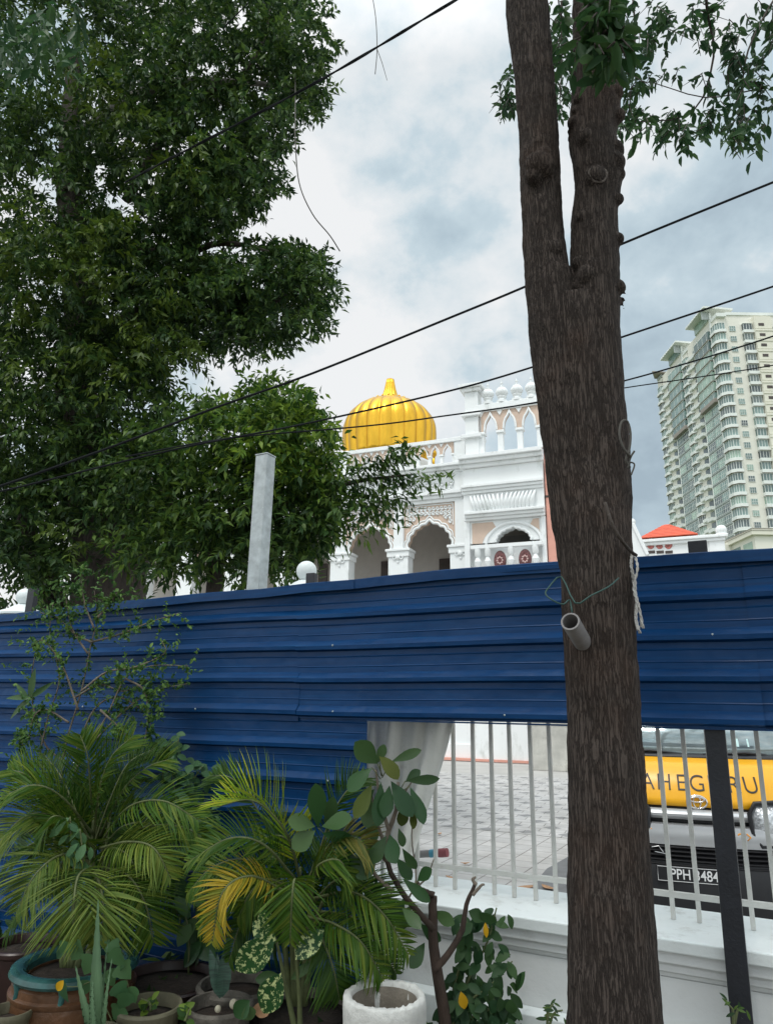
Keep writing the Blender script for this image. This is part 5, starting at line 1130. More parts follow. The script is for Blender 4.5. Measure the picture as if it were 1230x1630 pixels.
# low dark cluster hanging close in front of the right stem
for (x, y, n_) in ((950, 30, 16), (965, 70, 14), (940, 85, 8), (975, 100, 8), (955, 10, 10)):
    for _ in range(n_): px_spray(x + rng.normal(0, 14), y + rng.normal(0, 12) - 20, 2.0 + rng.normal(0, .06), rng.normal(0, 14), rng.uniform(14, 30), 46, 5, 0.085)
for _ in range(2): px_spray(893, 2, 1.9, 0, 30, 30, 4, 0.075)
# overhead canopy, out of frame, that shades the pots and the hoarding
n_ = 2000
cc = np.stack([rng.uniform(-5.2, 4.6, n_), rng.uniform(-4.2, 2.2, n_), rng.uniform(6.2, 8.4, n_)], 1)
cc[:, 2] = np.maximum(cc[:, 2], 1.85 + (cc[:, 1] + 0.2) * 1.45 + 2.0)
bk = 900; cc[:bk] = np.stack([rng.uniform(-6.5, 5.5, bk), rng.uniform(-6.5, -3.0, bk), rng.uniform(3.0, 6.8, bk)], 1)  # unseen low foliage behind the camera, added to shade hoarding and plants
dd = rng.normal(0, 1, (n_, 3)); dd[:, 2] *= 0.3
p_, a_, nn_, l_ = spray_leaves(cc, dd, rng.uniform(.4, .7, n_), 11, 0.13); NL['p'].append(p_); NL['a'].append(a_); NL['n'].append(nn_); NL['l'].append(l_)
lim.build('limbs', M['bark2'], tree, smooth=True)
pp_ = np.concatenate(NL['p']) - np.array(TO); ll_ = np.concatenate(NL['l'])
leaves('crown', pp_, np.concatenate(NL['a']), np.concatenate(NL['n']), ll_, ll_ * 0.42, M['leaf_near'], tree, rows=((0.3, .85), (0.62, .8)))

# ------------------------------------------------------------------ big trees behind the hoarding on the left
def crown(name, blobs, per, lf, m, parent, org, wl=0.34, twig=(.35, .7), dens=1.0, droop=.35, ymin=None, gaps=None, bound=None):
    cs, ds, ls = [], [], []
    for (cx, cy, rx, ry, D, dD, n_) in blobs:
        n_ = int(n_ * dens)
        for _ in range(n_):
            a = rng.uniform(0, 2 * PI); r_ = rng.uniform(0, 1) ** 0.5; x, y = cx + rx * r_ * math.cos(a), cy + ry * r_ * math.sin(a)
            D_ = D + rng.uniform(-1, 1) * dD * math.sqrt(max(0.05, 1 - r_ * r_ * 0.7))
            c = P(x, y, D_); oc = P(cx, cy, D); o_ = (c - oc); o_ = o_.normalized() if o_.length > .01 else Vector((0, 0, 1))
            d_ = o_ * 0.7 + Vector(rng.normal(0, .6, 3)); d_.z = d_.z * 0.6 - 0.12
            cs.append(c); ds.append(d_); ls.append(rng.uniform(*twig))
    cs, ds, ls = np.array([tuple(c) for c in cs]), np.array([tuple(d) for d in ds]), np.array(ls)
    p_, a_, n2_, l_ = spray_leaves(cs, ds, ls, per, lf, droop)
    if gaps:
        rel_ = p_ - np.array(EYE); zc_ = rel_ @ np.array(_F); xs_ = CX + FPX * (rel_ @ np.array(_R)) / zc_; ys_ = CY - FPX * (rel_ @ np.array(_U)) / zc_; k = np.ones(len(p_), bool)
        for (gx_, gy_, ga, gb) in gaps: k &= ~((((xs_ - gx_) / ga) ** 2 + ((ys_ - gy_) / gb) ** 2) * rng.uniform(.6, 1.6, len(xs_)) < 1) | (rng.uniform(0, 1, len(xs_)) < .10)
        p_, a_, n2_, l_ = p_[k], a_[k], n2_[k], l_[k]
    if bound:
        rel_ = p_ - np.array(EYE); zc_ = rel_ @ np.array(_F); xs_ = CX + FPX * (rel_ @ np.array(_R)) / zc_; ys_ = CY - FPX * (rel_ @ np.array(_U)) / zc_
        bx_ = np.interp(ys_, [b[0] for b in bound], [b[1] for b in bound]); k = xs_ < bx_ + 10 * np.sin(ys_ / 9) + 7 * np.sin(ys_ / 3.7 + 1) + rng.normal(0, 9, len(xs_)) - 8
        p_, a_, n2_, l_ = p_[k], a_[k], n2_[k], l_[k]
    if ymin is not None:
        k = p_[:, 2] > ymin; p_, a_, n2_, l_ = p_[k], a_[k], n2_[k], l_[k]
    return leaves(name, p_ - np.array(org), a_, n2_, l_, l_ * wl, m, parent)
o1 = P(170, 900, 9.0); o1 = Vector((o1.x, o1.y, 0))
bt = empty('big_tree', o1, 0, 'huge dark evergreen tree filling the left side behind the hoarding, hanging over the cables', 'tree')
DD = 9.5
blobs = [(110, 120, 190, 150, DD, 2.0, 620), (60, 330, 140, 170, DD, 2.0, 480), (270, 90, 110, 95, DD, 1.6, 300), (360, 50, 90, 60, 9.2, 1.2, 170), (460, 60, 66, 60, 9, 1.0, 150), (478, 130, 42, 48, 9, .8, 75), (440, 170, 55, 60, 9, .9, 110),
         (340, 200, 100, 80, 9.2, 1.4, 250), (400, 260, 62, 50, 9, 1.0, 120), (345, 300, 85, 55, 9.2, 1.2, 170), (230, 290, 120, 110, DD, 1.7, 330), (255, 370, 90, 70, DD, 1.4, 190),
         (120, 470, 130, 120, DD, 1.9, 380), (300, 440, 90, 55, 9.2, 1.2, 160), (400, 430, 85, 45, 9, 1.0, 150), (475, 425, 52, 40, 9, .7, 85), (500, 470, 30, 30, 9, .5, 32), (440, 490, 70, 38, 9, .8, 100), (330, 500, 90, 50, 9.2, 1.1, 170), (230, 520, 80, 55, 9.3, 1.3, 160), (390, 525, 60, 24, 9, .7, 60),
         (60, 640, 110, 130, DD, 1.8, 420), (170, 640, 95, 110, 9.3, 1.6, 340), (245, 600, 30, 40, 9.3, .8, 40), (60, 810, 100, 90, DD, 1.6, 330), (180, 770, 110, 70, 9.2, 1.4, 260), (-60, 300, 100, 300, DD, 1.6, 300), (-60, 700, 90, 220, DD, 1.6, 220),
         (300, -70, 260, 90, DD, 1.6, 420), (50, -80, 180, 80, DD, 1.6, 220), (25, 905, 60, 50, 8.6, .8, 60), (95, 890, 30, 30, 8.6, .6, 16)]
GAPS = [(68, 292, 26, 16), (185, 318, 24, 14), (205, 330, 14, 20), (160, 280, 10, 26), (330, 604, 70, 12), (285, 590, 20, 14), (345, 395, 34, 12), (22, 500, 8, 30), (330, 110, 22, 14), (385, 30, 12, 20), (300, 122, 10, 12), (405, 615, 60, 14)]
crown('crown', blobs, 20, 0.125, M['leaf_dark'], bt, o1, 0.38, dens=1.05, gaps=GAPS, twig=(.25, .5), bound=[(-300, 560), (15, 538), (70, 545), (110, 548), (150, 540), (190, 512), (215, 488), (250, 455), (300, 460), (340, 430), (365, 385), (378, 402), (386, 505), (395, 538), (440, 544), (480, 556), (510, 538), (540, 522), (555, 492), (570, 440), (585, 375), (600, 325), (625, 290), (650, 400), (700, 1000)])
M['leaf_sunlit'] = leafmat('sunlit_olive_leaf', [(0.045, 0.085, 0.012), (0.065, 0.11, 0.016), (0.09, 0.14, 0.02)], .35)  # sunlit sprays: the light is put into a paler olive leaf colour
crown('lit_foliage', [(100, 385, 100, 45, 7.9, .3, 34), (50, 440, 60, 60, 7.9, .3, 22), (215, 470, 60, 45, 7.9, .3, 20), (240, 560, 90, 28, 7.9, .3, 26), (150, 100, 60, 40, 7.8, .3, 14), (170, 170, 60, 26, 7.8, .3, 16), (60, 560, 50, 60, 7.9, .3, 12), (270, 240, 50, 30, 7.8, .3, 10), (150, 860, 60, 20, 7.6, .3, 8)], 18, .125, M['leaf_sunlit'], bt, o1, .36, twig=(.3, .55), droop=.6)
def bigbranch(name, segs, m, parent, org):
    q = MB()
    for pts, r0, r1 in segs:
        s_ = bezier_pts([P(*p) for p in pts], 16); k = len(s_); q.tube([p - org for p in s_], [r0 + (r1 - r0) * i / (k - 1) for i in range(k)], 10)
    return q.build(name, m, parent, smooth=True)
bigbranch('trunk', [([(178, 1060, 9), (172, 950, 9), (168, 870, 9), (150, 780, 9.3), (120, 650, 9.5), (130, 500, 9.6), (110, 300, 9.6), (120, 100, 9.6)], .52, .14), ([(190, 1000, 9), (215, 880, 9), (250, 800, 9.2), (300, 740, 9.3)], .26, .08),
                    ([(90, 980, 9.2), (60, 900, 9.3), (30, 800, 9.4)], .22, .10)], M['bark2'], bt, o1)
bigbranch('limb', [([(120, 560, 9.5), (220, 500, 9.3), (330, 470, 9.1), (430, 480, 9.0), (500, 450, 9)], .13, .02)], M['bark2'], bt, o1)
bigbranch('limb', [([(120, 220, 9.6), (220, 150, 9.2), (290, 131, 8.8), (350, 130, 8.7), (430, 135, 8.8), (480, 150, 9)], .10, .02)], mat('pale_bark', (0.20, 0.19, 0.17), 0.9, var=0.25, scale=10, bump=.6), bt, o1)
bigbranch('limb', [([(200, 400, 9.5), (300, 400, 9.1), (345, 388, 8.9), (400, 392, 8.8), (450, 410, 9)], .07, .015)], M['bark2'], bt, o1)
bigbranch('limb', [([(200, 320, 9.3), (290, 180, 9.0), (385, 120, 8.8), (420, 60, 8.8), (430, 15, 8.8)], .07, .012)], M['bark2'], bt, o1)

o2 = P(330, 900, 7.4); o2 = Vector((o2.x, o2.y, 0))
st = empty('young_tree', o2, 0, 'brighter green bushy tree with pointed leaves around the grey square pole', 'tree')
D2 = 7.2
blobs = [(400, 680, 75, 55, D2, .8, 120), (440, 640, 50, 36, D2, .6, 60), (470, 700, 62, 70, D2, .8, 110), (330, 700, 80, 60, 7.6, .9, 110), (350, 790, 90, 70, 7.6, .9, 150), (270, 800, 80, 70, 7.8, .9, 120), (455, 790, 80, 70, D2, .8, 140), (505, 730, 34, 60, 7.1, .5, 48), (510, 800, 32, 44, 7.1, .5, 40), (400, 860, 90, 45, 7.5, .7, 110),
         (300, 870, 90, 40, 7.6, .7, 80), (485, 860, 42, 32, 7.1, .5, 38), (235, 740, 60, 60, 7.8, .8, 70), (215, 880, 50, 22, 7.8, .5, 10), (505, 655, 22, 28, 7.2, .4, 12), (540, 835, 18, 14, 6.9, .3, 5)]
B2 = [(500, 300), (585, 445), (600, 492), (630, 520), (660, 534), (700, 548), (740, 556), (800, 560), (840, 545), (880, 530), (950, 520)]
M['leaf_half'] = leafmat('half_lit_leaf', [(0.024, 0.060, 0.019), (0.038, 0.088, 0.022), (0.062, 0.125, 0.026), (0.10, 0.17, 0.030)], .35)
lo = [b for b in blobs if b[0] < 345 or b[1] > 785]; hi = [b for b in blobs if b not in lo]  # crown split: lit upper right gets brighter leaf colour, the rest a shaded one
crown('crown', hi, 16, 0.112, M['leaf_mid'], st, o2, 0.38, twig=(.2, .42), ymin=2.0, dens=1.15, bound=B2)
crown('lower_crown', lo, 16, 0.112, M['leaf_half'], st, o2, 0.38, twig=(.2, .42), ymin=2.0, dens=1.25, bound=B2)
cs = []
for pts in ([(500, 790), (545, 760), (590, 735), (640, 722)], [(520, 770), (570, 775), (620, 770), (665, 760), (695, 752)], [(540, 785), (575, 800), (610, 815)], [(560, 770), (600, 790), (640, 792)], [(555, 760), (600, 755), (650, 765)], [(500, 800), (530, 825), (560, 835)], [(580, 745), (620, 735), (645, 715)]):
    s_ = bezier_pts([P(x, y, 6.7) for x, y in pts], 12)
    for i, a in enumerate(s_[:-1]): 
        for _ in range(2): cs.append((a, (s_[i + 1] - a).normalized() + Vector(rng.normal(0, .55, 3))))
p_, a_, n2_, l_ = spray_leaves(np.array([tuple(c[0]) for c in cs]), np.array([tuple(c[1]) for c in cs]), np.full(len(cs), .24), 7, 0.11, 0.5)
leaves('reaching_branch_leaves', p_ - np.array(o2), a_, n2_, l_, l_ * .30, M['leaf_half'], st)
bigbranch('trunk', [([(340, 1010, 7.4), (345, 900, 7.4), (380, 800, 7.4), (420, 700, 7.2)], .10, .03), ([(380, 810, 7.4), (470, 800, 7.0), (560, 768, 6.8), (660, 755, 6.7)], .05, .008), ([(400, 850, 7.4), (480, 780, 7.1), (500, 700, 7.1)], .04, .01), ([(350, 900, 7.5), (290, 820, 7.7), (240, 760, 7.8)], .05, .01)], M['bark2'], st, o2)
# hanging big leaves at the top left corner, nearer
o3 = P(60, -120, 5.0)
cs = []
for _ in range(46):
    x, y = rng.uniform(0, 130), rng.uniform(0, 80); cs.append((P(x, y, 5 + rng.normal(0, .2)), Vector((rng.normal(0, .4), rng.normal(0, .3), -0.8))))
p_, a_, n2_, l_ = spray_leaves(np.array([tuple(c[0]) for c in cs]), np.array([tuple(c[1]) for c in cs]), np.full(len(cs), .3), 7, 0.16, 0.5)
leaves('drooping_leaves', p_ - np.array(o1), a_, n2_, l_, l_ * .34, M['leaf_near'], bt)

# ------------------------------------------------------------------ cables
def cable(pts, r, label, name='overhead_cable', cat='cable', group='overhead cables', m='cable', sag=0.0, twist=False):
    w_ = [P(*p) for p in pts]; s_ = bezier_pts(w_, 40); org = s_[0]; q = MB()
    if twist:
        k = len(s_)
        for ph in (0, PI):
            q.tube([p - org + Vector((0, math.cos(i * .9 + ph), math.sin(i * .9 + ph))) * r * 0.8 for i, p in enumerate(s_)], r, 6)
    else: q.tube([p - org for p in s_], r, 7)
    o = q.build(name, M[m], None, smooth=True); o.location = org; tag(o, label, cat, group); return o
cable([(900, -105, 4.6), (700, 15, 5), (500, 133, 5.5), (280, 248, 6.2), (200, 290, 7.6)], 0.009, 'thick twisted pair of black cables running from the leaves to the top edge', twist=True)
cable([(-60, 790, 5.6), (15, 769, 5.6), (187, 708, 5.6), (340, 650, 5.6), (498, 594, 5.6), (720, 504, 5.4), (836, 456, 5.3), (985, 390, 5.1), (1215, 296, 4.9), (1330, 250, 4.8)], 0.0105, 'thick black cable passing above the golden dome and behind the notch of the forked trunk')
cable([(-60, 792, 5.7), (15, 779, 5.7), (275, 716, 5.7), (498, 672, 5.7), (720, 621, 5.5), (848, 584, 5.4), (985, 538, 5.2), (1215, 461, 5.0), (1330, 420, 4.9)], 0.0085, 'black cable crossing the tip of the golden dome')
cable([(200, 727, 5.8), (360, 698, 5.8), (530, 683, 5.8), (620, 674, 5.8), (700, 663, 5.7), (856, 640, 5.6), (990, 607, 5.5), (1100, 576, 5.4), (1215, 540, 5.3), (1330, 500, 5.2)], 0.007, 'black cable crossing the belly of the golden dome and the tops of the apartment towers')
cable([(700, 663, 5.75), (856, 641, 5.65), (990, 618, 5.55), (1100, 602, 5.45), (1215, 584, 5.4), (1330, 562, 5.3)], 0.005, 'thinnest black cable, crossing the middle of the apartment towers')
cable([(395, 5, 6), (375, 25, 6.1), (355, 45, 6.2)], 0.006, 'short bit of thin wire against the sky at the top of the big tree')
cable([(470, 120, 8.4), (470, 190, 7.7), (470, 220, 7.5), (476, 290, 7.5), (497, 340, 7.6), (525, 375, 7.7), (541, 400, 7.8)], 0.0075, 'thin dangling vine hanging below the big tree in front of the bright cloud', 'hanging_vine', 'vine', None, 'wire')
cable([(592, -10, 5.5), (598, 30, 5.5), (600, 78, 5.5), (597, 118, 5.5)], 0.004, 'thin forked aerial root dangling at the top between the tree and the trunk', 'hanging_twig', 'vine', None, 'wire')
q = MB(); a = P(600, 78, 5.5); q.tube([Vector((0, 0, 0)), P(608, 100, 5.5) - a, P(616, 128, 5.5) - a], [.004, .003, .002], 6); o = q.build('hanging_twig', M['wire'], None, smooth=True); o.location = a
tag(o, 'right fork of the thin aerial root dangling at the top', 'vine')

# ------------------------------------------------------------------ things tied to the trunk
# piece of grey pipe hung on a wire
pa, pb = P(907, 989, 2.20), P(923, 1016, 2.30)
pipe = empty('hung_pipe', pa, 0, 'short open piece of grey plastic pipe tied to the trunk with green wire', 'pipe')
d = (pb - pa); rr = 15.5 / 1163 * 2.2
q = MB(); s_ = [Vector((0, 0, 0)), d * 1.15]
dn = d.normalized(); ux = dn.orthogonal().normalized(); uy = dn.cross(ux)
def circ(c, r): return [c + (ux * math.cos(a) + uy * math.sin(a)) * r for a in np.linspace(0, 2 * PI, 32, endpoint=False)]
rings = [circ(Vector((0, 0, 0)), rr), circ(d * 0.12, rr * 1.0), circ(d * 1.25, rr * 0.98), circ(d * 1.25, rr * .8), circ(d * 0.0, rr * .82)]
vs = [v for r_ in rings for v in r_]; fs = [(i * 32 + j, i * 32 + (j + 1) % 32, (i + 1) * 32 + (j + 1) % 32, (i + 1) * 32 + j) for i in range(4) for j in range(32)] + [(4 * 32 + j, 4 * 32 + (j + 1) % 32, (j + 1) % 32, j) for j in range(32)]
q.add(vs, fs); q.build('tube', M['pvc'], pipe, smooth='auto')
q = MB(); q.add(circ(d * 0.9, rr * .815), [tuple(range(32))]); q.build('inside', M['pvcin'], pipe)
def strand(pts, r, name, m, label, cat, twist=0, closed=False, thr=None):
    w_ = [P(*p) for p in pts]; s_ = bezier_pts(w_, 40 if twist else 30); org = s_[0]; q = MB()
    if twist:
        for ph in (0, 2 * PI / 3, 4 * PI / 3):
            q.tube([p - org + Vector((math.cos(i * twist + ph), math.sin(i * twist + ph), 0)) * r * .8 for i, p in enumerate(s_)], r * .75, 6)
    else: q.tube([p - org for p in s_], r, 7)
    o = q.build(name, M[m], None, smooth=True); o.location = org; tag(o, label, cat); return o
strand([(910, 975, 2.22), (906, 955, 2.24), (896, 962, 2.22), (880, 956, 2.22), (868, 946, 2.24), (873, 935, 2.26), (893, 918, 2.3), (915, 960, 2.22), (940, 948, 2.2), (968, 934, 2.2), (984, 920, 2.24)], 0.0026, 'tie_wire', 'greenwire', 'thin dark green wire looped round the trunk above the grey pipe', 'wire')
strand([(1004, 728, 2.26), (991, 712, 2.25), (985, 690, 2.25), (989, 671, 2.26), (998, 671, 2.28), (1003, 690, 2.28), (1001, 715, 2.27), (995, 732, 2.26), (1002, 744, 2.28)], 0.0042, 'rope_loop', 'wire', 'grey rope loop knotted on the right edge of the trunk', 'rope')
strand([(998, 745, 2.27), (1003, 728, 2.27), (1009, 718, 2.27)], 0.0035, 'rope_end', 'wire', 'frayed upper end of the grey rope loop on the trunk', 'rope')
strand([(998, 735, 2.27), (1009, 739, 2.27), (1004, 756, 2.27)], 0.0028, 'rope_end', 'wire', 'frayed lower end of the grey rope loop on the trunk', 'rope')
q = MB(); org = P(1006, 880, 2.34)
for pts in ([(1006, 880), (1004, 900), (1010, 925), (1011, 950), (1018, 975), (1020, 998)], [(1010, 884), (1014, 905), (1008, 935), (1013, 960), (1012, 985), (1018, 1008)], [(1005, 882), (1003, 895), (1006, 915), (1010, 940), (1016, 965), (1023, 1000)], [(1012, 960), (1011, 985), (1015, 1003)]):
    s_ = bezier_pts([P(x, y, 2.30 + rng.normal(0, .006)) for x, y in pts], 40)
    for ph in (0, PI): q.tube([p - org + Vector((math.cos(i * 1.1 + ph), math.sin(i * 1.1 + ph), 0)) * 0.0026 for i, p in enumerate(s_)], 0.0026, 6)
o = q.build('hanging_rope', M['rope'], None, smooth=True); o.location = org; tag(o, 'frayed white twisted rope hanging down the right side of the trunk over the hoarding', 'rope')
strand([(962, 800, 2.20), (975, 838, 2.18), (990, 862, 2.2), (1004, 878, 2.28), (1012, 884, 2.3)], 0.006, 'bark_strip', 'bark2', 'dark dry twig stuck across the trunk above the white rope', 'twig')
# ------------------------------------------------------------------ foreground plants and pots
VIEW = Vector((0, -1, 0.25)).normalized()
class LC:
    """collects leaves for one mesh"""
    def __init__(s): s.p = []; s.a = []; s.n = []; s.l = []; s.w = []
    def add(s, p, a, n, l, w): s.p.append(tuple(p)); s.a.append(tuple(a)); s.n.append(tuple(n)); s.l.append(l); s.w.append(w)
    def build(s, name, m, parent, org, rows, fold=.2, curl=.15):
        if not s.p: return None
        return leaves(name, np.array(s.p) - np.array(org), s.a, s.n, np.array(s.l), np.array(s.w), m, parent, rows, fold, curl)
BROAD = ((.04, .10), (.15, .48), (.3, .80), (.48, 1.0), (.66, .92), (.82, .62), (.93, .3))
OBOV = ((.05, .10), (.18, .35), (.35, .68), (.52, .92), (.68, 1.0), (.82, .82), (.93, .48))
STRAP = ((.15, .8), (.35, 1.0), (.55, .9), (.75, .6), (.9, .3))
NEEDLE = ((.12, .8), (.35, 1.0), (.6, .8), (.82, .45))
def px_leaf(lc, bx, by, tx, ty, wpx, D, tilt=None, dd=0.0):
    a, b_ = P(bx, by, D), P(tx, ty, D + dd); ax = (b_ - a); ln = ax.length; ax.normalize()
    side = ax.cross(VIEW).normalized(); n_ = side.cross(ax); n_ = Matrix.Rotation(R(tilt if tilt is not None else rng.uniform(-35, 35)), 3, ax) @ n_
    lc.add(a, ax, n_, ln, wpx / 1163 * D)
def frond(parent, org, path, D, lpx, m, seed, up=(0, -.6, .7), n=34, dz=0.0, start=.12, name='frond', wid=.012, lift=0.0):
    rg_ = np.random.default_rng(seed); k = len(path)
    w_ = [P(x, y, D + dz * (i / (k - 1)) - 0.10 * math.sin(PI * i / (k - 1))) for i, (x, y) in enumerate(path)]
    s_ = bezier_pts(w_, 26); q = MB(); kk = len(s_); q.tube([p - org for p in s_], [0.006 * (1 - .8 * i / (kk - 1)) + .001 for i in range(kk)], 6)
    lc = LC(); upv = Vector(up).normalized()
    for i in range(n):
        t_ = start + (1 - start) * (i + .5) / n; f = t_ * (kk - 1); j = min(int(f), kk - 2); p = s_[j].lerp(s_[j + 1], f - j); tg = (s_[j + 1] - s_[j]).normalized()
        side = tg.cross(upv).normalized(); nn = side.cross(tg)
        prof = (math.sin(PI * min(1, (t_ - start) / (1 - start) * .80 + .18)) ** .6)
        for sg in (-1, 1):
            fwd = .55 + .55 * t_; ax = (side * sg + tg * fwd + nn * (0.30 + lift) + Vector(rg_.normal(0, .07, 3))).normalized()
            ln = lpx / 1163 * D * prof * rg_.uniform(.85, 1.1)
            lc.add(p, ax, (nn + side * sg * .3 + Vector(rg_.normal(0, .15, 3))), ln, wid * rg_.uniform(.8, 1.15))
    fo = lc.build(name, m, parent, org, NEEDLE, .25, .30 - lift * .3)
    q.build('midrib', M['greentwig'], fo, smooth=True)
    return fo
def pot(prof, x, y, m, parent=None, name='pot', n=48, org=None, lobes=0, soil=None, soilz=None):
    q = MB(); q.lathe(prof, n, (0, 0, 0), closed=True); o = q.build(name, m, parent, smooth='auto')
    return o
def gx(px, D): return P(px, 1590, D)

# ---- palm in the brown glazed pot
pc = P(122, 1530, 3.55); pp1 = empty('potted_palm', (pc.x, pc.y, GZ), 0, 'wide feathery palm in a brown glazed pot with a turquoise rim', 'potted palm', 'potted palms before the hoarding'); O1 = Vector((pc.x, pc.y, GZ))
zr = pc.z - GZ
q = MB(); q.lathe([(0.15, 0.0), (0.19, 0.03), (0.245, zr * .35), (0.262, zr * .6), (0.258, zr * .70), (0.262, zr * .72), (0.262, zr * .76), (0.250, zr * .78), (0.25, zr * .86), (0.235, zr * .90), (0.19, zr * .90), (0.17, zr * .5)], 56, closed=True); pt = q.build('pot', M['brownpot'], pp1, smooth='auto')
q = MB(); q.lathe([(0.235, zr * .895), (0.258, zr * .91), (0.268, zr * .95), (0.262, zr * 1.0), (0.245, zr * 1.02), (0.215, zr * 1.01), (0.200, zr * .97), (0.195, zr * .88)], 56, closed=True)
for a in (4.0, 4.9): q.tube([(0.250 * math.cos(a), 0.250 * math.sin(a), zr * .93), (0.246 * math.cos(a + .02), 0.246 * math.sin(a + .02), zr * .85), (0.251 * math.cos(a), .251 * math.sin(a), zr * rng.uniform(.70, .80))], [.016, .014, .010], 10)
q.build('rim', M['teal'], pt, smooth='auto')
q = MB(); q.lathe([(0.0, zr * .88), (0.12, zr * .885), (0.205, zr * .87)], 32); q.build('soil', M['soil'], pp1, smooth=True)
D1 = 3.7; q = MB()
for (x0, x1, y1) in ((110, 120, 1300), (125, 150, 1290), (135, 175, 1300), (100, 85, 1320), (120, 190, 1330), (140, 160, 1380), (115, 130, 1370), (105, 100, 1350)):
    s_ = bezier_pts([P(x0, 1545, 3.6), P((x0 + x1) / 2 + 3, 1430, 3.68), P(x1, y1, D1)], 10); q = MB(); q.tube([p - O1 for p in s_], [.014, .013, .012, .011, .010, .009, .009, .008, .007, .006, .006][:len(s_)] + [.006] * max(0, len(s_) - 11), 8); q.build('stem', M['greentwig'], pp1, smooth=True)
FR = [  # path, leaflet length px, D offset, lift, kind
    ([(150, 1330), (158, 1260), (178, 1205), (212, 1172)], 70, 0, .1, 0), ([(150, 1330), (145, 1265), (140, 1205), (128, 1170)], 55, .1, .1, 0), ([(160, 1330), (195, 1260), (235, 1222), (272, 1208)], 62, .05, .1, 0),
    ([(165, 1335), (205, 1285), (260, 1275), (315, 1305)], 72, -.1, 0, 0), ([(160, 1350), (205, 1340), (245, 1350), (272, 1398)], 62, -.2, 0, 1), ([(150, 1330), (100, 1270), (55, 1250), (5, 1268)], 66, 0, 0, 0),
    ([(150, 1340), (90, 1300), (40, 1300), (-5, 1345)], 72, -.05, 0, 1), ([(140, 1365), (95, 1362), (55, 1395), (28, 1450)], 78, -.2, 0, 1), ([(145, 1380), (125, 1395), (118, 1440), (118, 1490)], 80, -.3, 0, 1),
    ([(150, 1390), (160, 1410), (165, 1450), (160, 1500)], 74, -.3, 0, 1), ([(120, 1340), (80, 1270), (45, 1235), (15, 1225)], 55, .15, .1, 0), ([(165, 1380), (205, 1395), (232, 1440), (245, 1500)], 66, -.05, 0, 0),
    ([(160, 1340), (240, 1315), (300, 1320), (340, 1355)], 60, .1, 0, 0), ([(150, 1350), (110, 1310), (85, 1300), (60, 1330)], 66, -.1, 0, 0), ([(160, 1360), (190, 1320), (230, 1310), (270, 1330)], 66, .05, 0, 2),
    ([(150, 1350), (125, 1300), (100, 1240), (70, 1200)], 56, .25, .1, 2), ([(140, 1400), (85, 1400), (45, 1430), (10, 1490)], 66, 0, 0, 2), ([(170, 1390), (215, 1375), (255, 1400), (285, 1460)], 60, .15, 0, 2),
    ([(150, 1360), (160, 1300), (190, 1250), (220, 1240)], 60, .3, .1, 2), ([(155, 1400), (185, 1420), (195, 1470), (200, 1520)], 56, 0, 0, 2), ([(120, 1380), (70, 1340), (30, 1360), (-5, 1400)], 64, .2, 0, 2), ([(150, 1345), (175, 1275), (205, 1215), (250, 1190)], 52, .2, .1, 2),
    ([(150, 1370), (130, 1340), (105, 1360), (85, 1420)], 70, .05, 0, 0), ([(160, 1370), (180, 1350), (210, 1370), (225, 1430)], 66, .1, 0, 0)]
M['palm_shaded'] = leafmat('shaded_palm_leaf', [(0.022, 0.065, 0.008), (0.035, 0.09, 0.010), (0.055, 0.12, 0.012)], 0.3)  # darker copy of the palm leaf; interior shade is put into the colour
M['palm_pale'] = leafmat('palm_leaf_pale', [(0.10, 0.18, 0.025), (0.15, 0.22, 0.035), (0.20, 0.25, 0.04)], 0.3)
for i, (pth, lp, dz, lf, kd) in enumerate(FR): frond(pp1, O1, pth, D1 + dz, lp, [M['palm'], M['palm_pale'], M['palm_shaded']][kd], 100 + i, n=44, dz=-.25 if kd != 2 else .1, lift=lf, wid=.0095)
for i in range(14):
    a = rng.uniform(0, 2 * PI); ex_, ey_ = 150 + 120 * math.cos(a), 1370 + 110 * math.sin(a); frond(pp1, O1, [(150, 1390), (150 + (ex_ - 150) * .5, 1350 + (ey_ - 1370) * .5 - 30), (ex_, ey_)], D1 + .3, 62, M['palm_shaded'], 150 + i, n=30, dz=.1, wid=.011)  # extra rear fronds in the darkened leaf colour, standing in for interior shade

# ---- palm in the middle
pc2 = P(478, 1600, 3.35); O2 = Vector((pc2.x, pc2.y, GZ)); pp2 = empty('potted_palm', O2, 0, 'yellow-green palm with one upright frond and a yellowing one, left of the broad-leaved shrub', 'potted palm', 'potted palms before the hoarding')
zr2 = pc2.z - GZ - 0.02
q = MB(); q.lathe([(0.14, 0), (0.18, .04), (0.225, zr2 * .8), (0.25, zr2 * .9), (0.255, zr2), (0.235, zr2), (0.215, zr2 * .85), (0.2, zr2 * .5)], 48, closed=True); q.build('pot', M['stonepot'], pp2, smooth='auto')
q = MB(); q.lathe([(0, zr2 * .90), (0.215, zr2 * .88)], 32); q.build('soil', M['soil'], pp2, smooth=True)
for (x0, x1, y1) in ((470, 478, 1380), (480, 500, 1390), (462, 440, 1400), (485, 515, 1430), (468, 460, 1440)):
    s_ = bezier_pts([P(x0, 1600, 3.35), P((x0 + x1) / 2, 1480, 3.33), P(x1, y1, 3.3)], 10); q = MB(); kk = len(s_); q.tube([p - O2 for p in s_], [.014 - .008 * i / (kk - 1) for i in range(kk)], 8); q.build('stem', M['greentwig'], pp2, smooth=True)
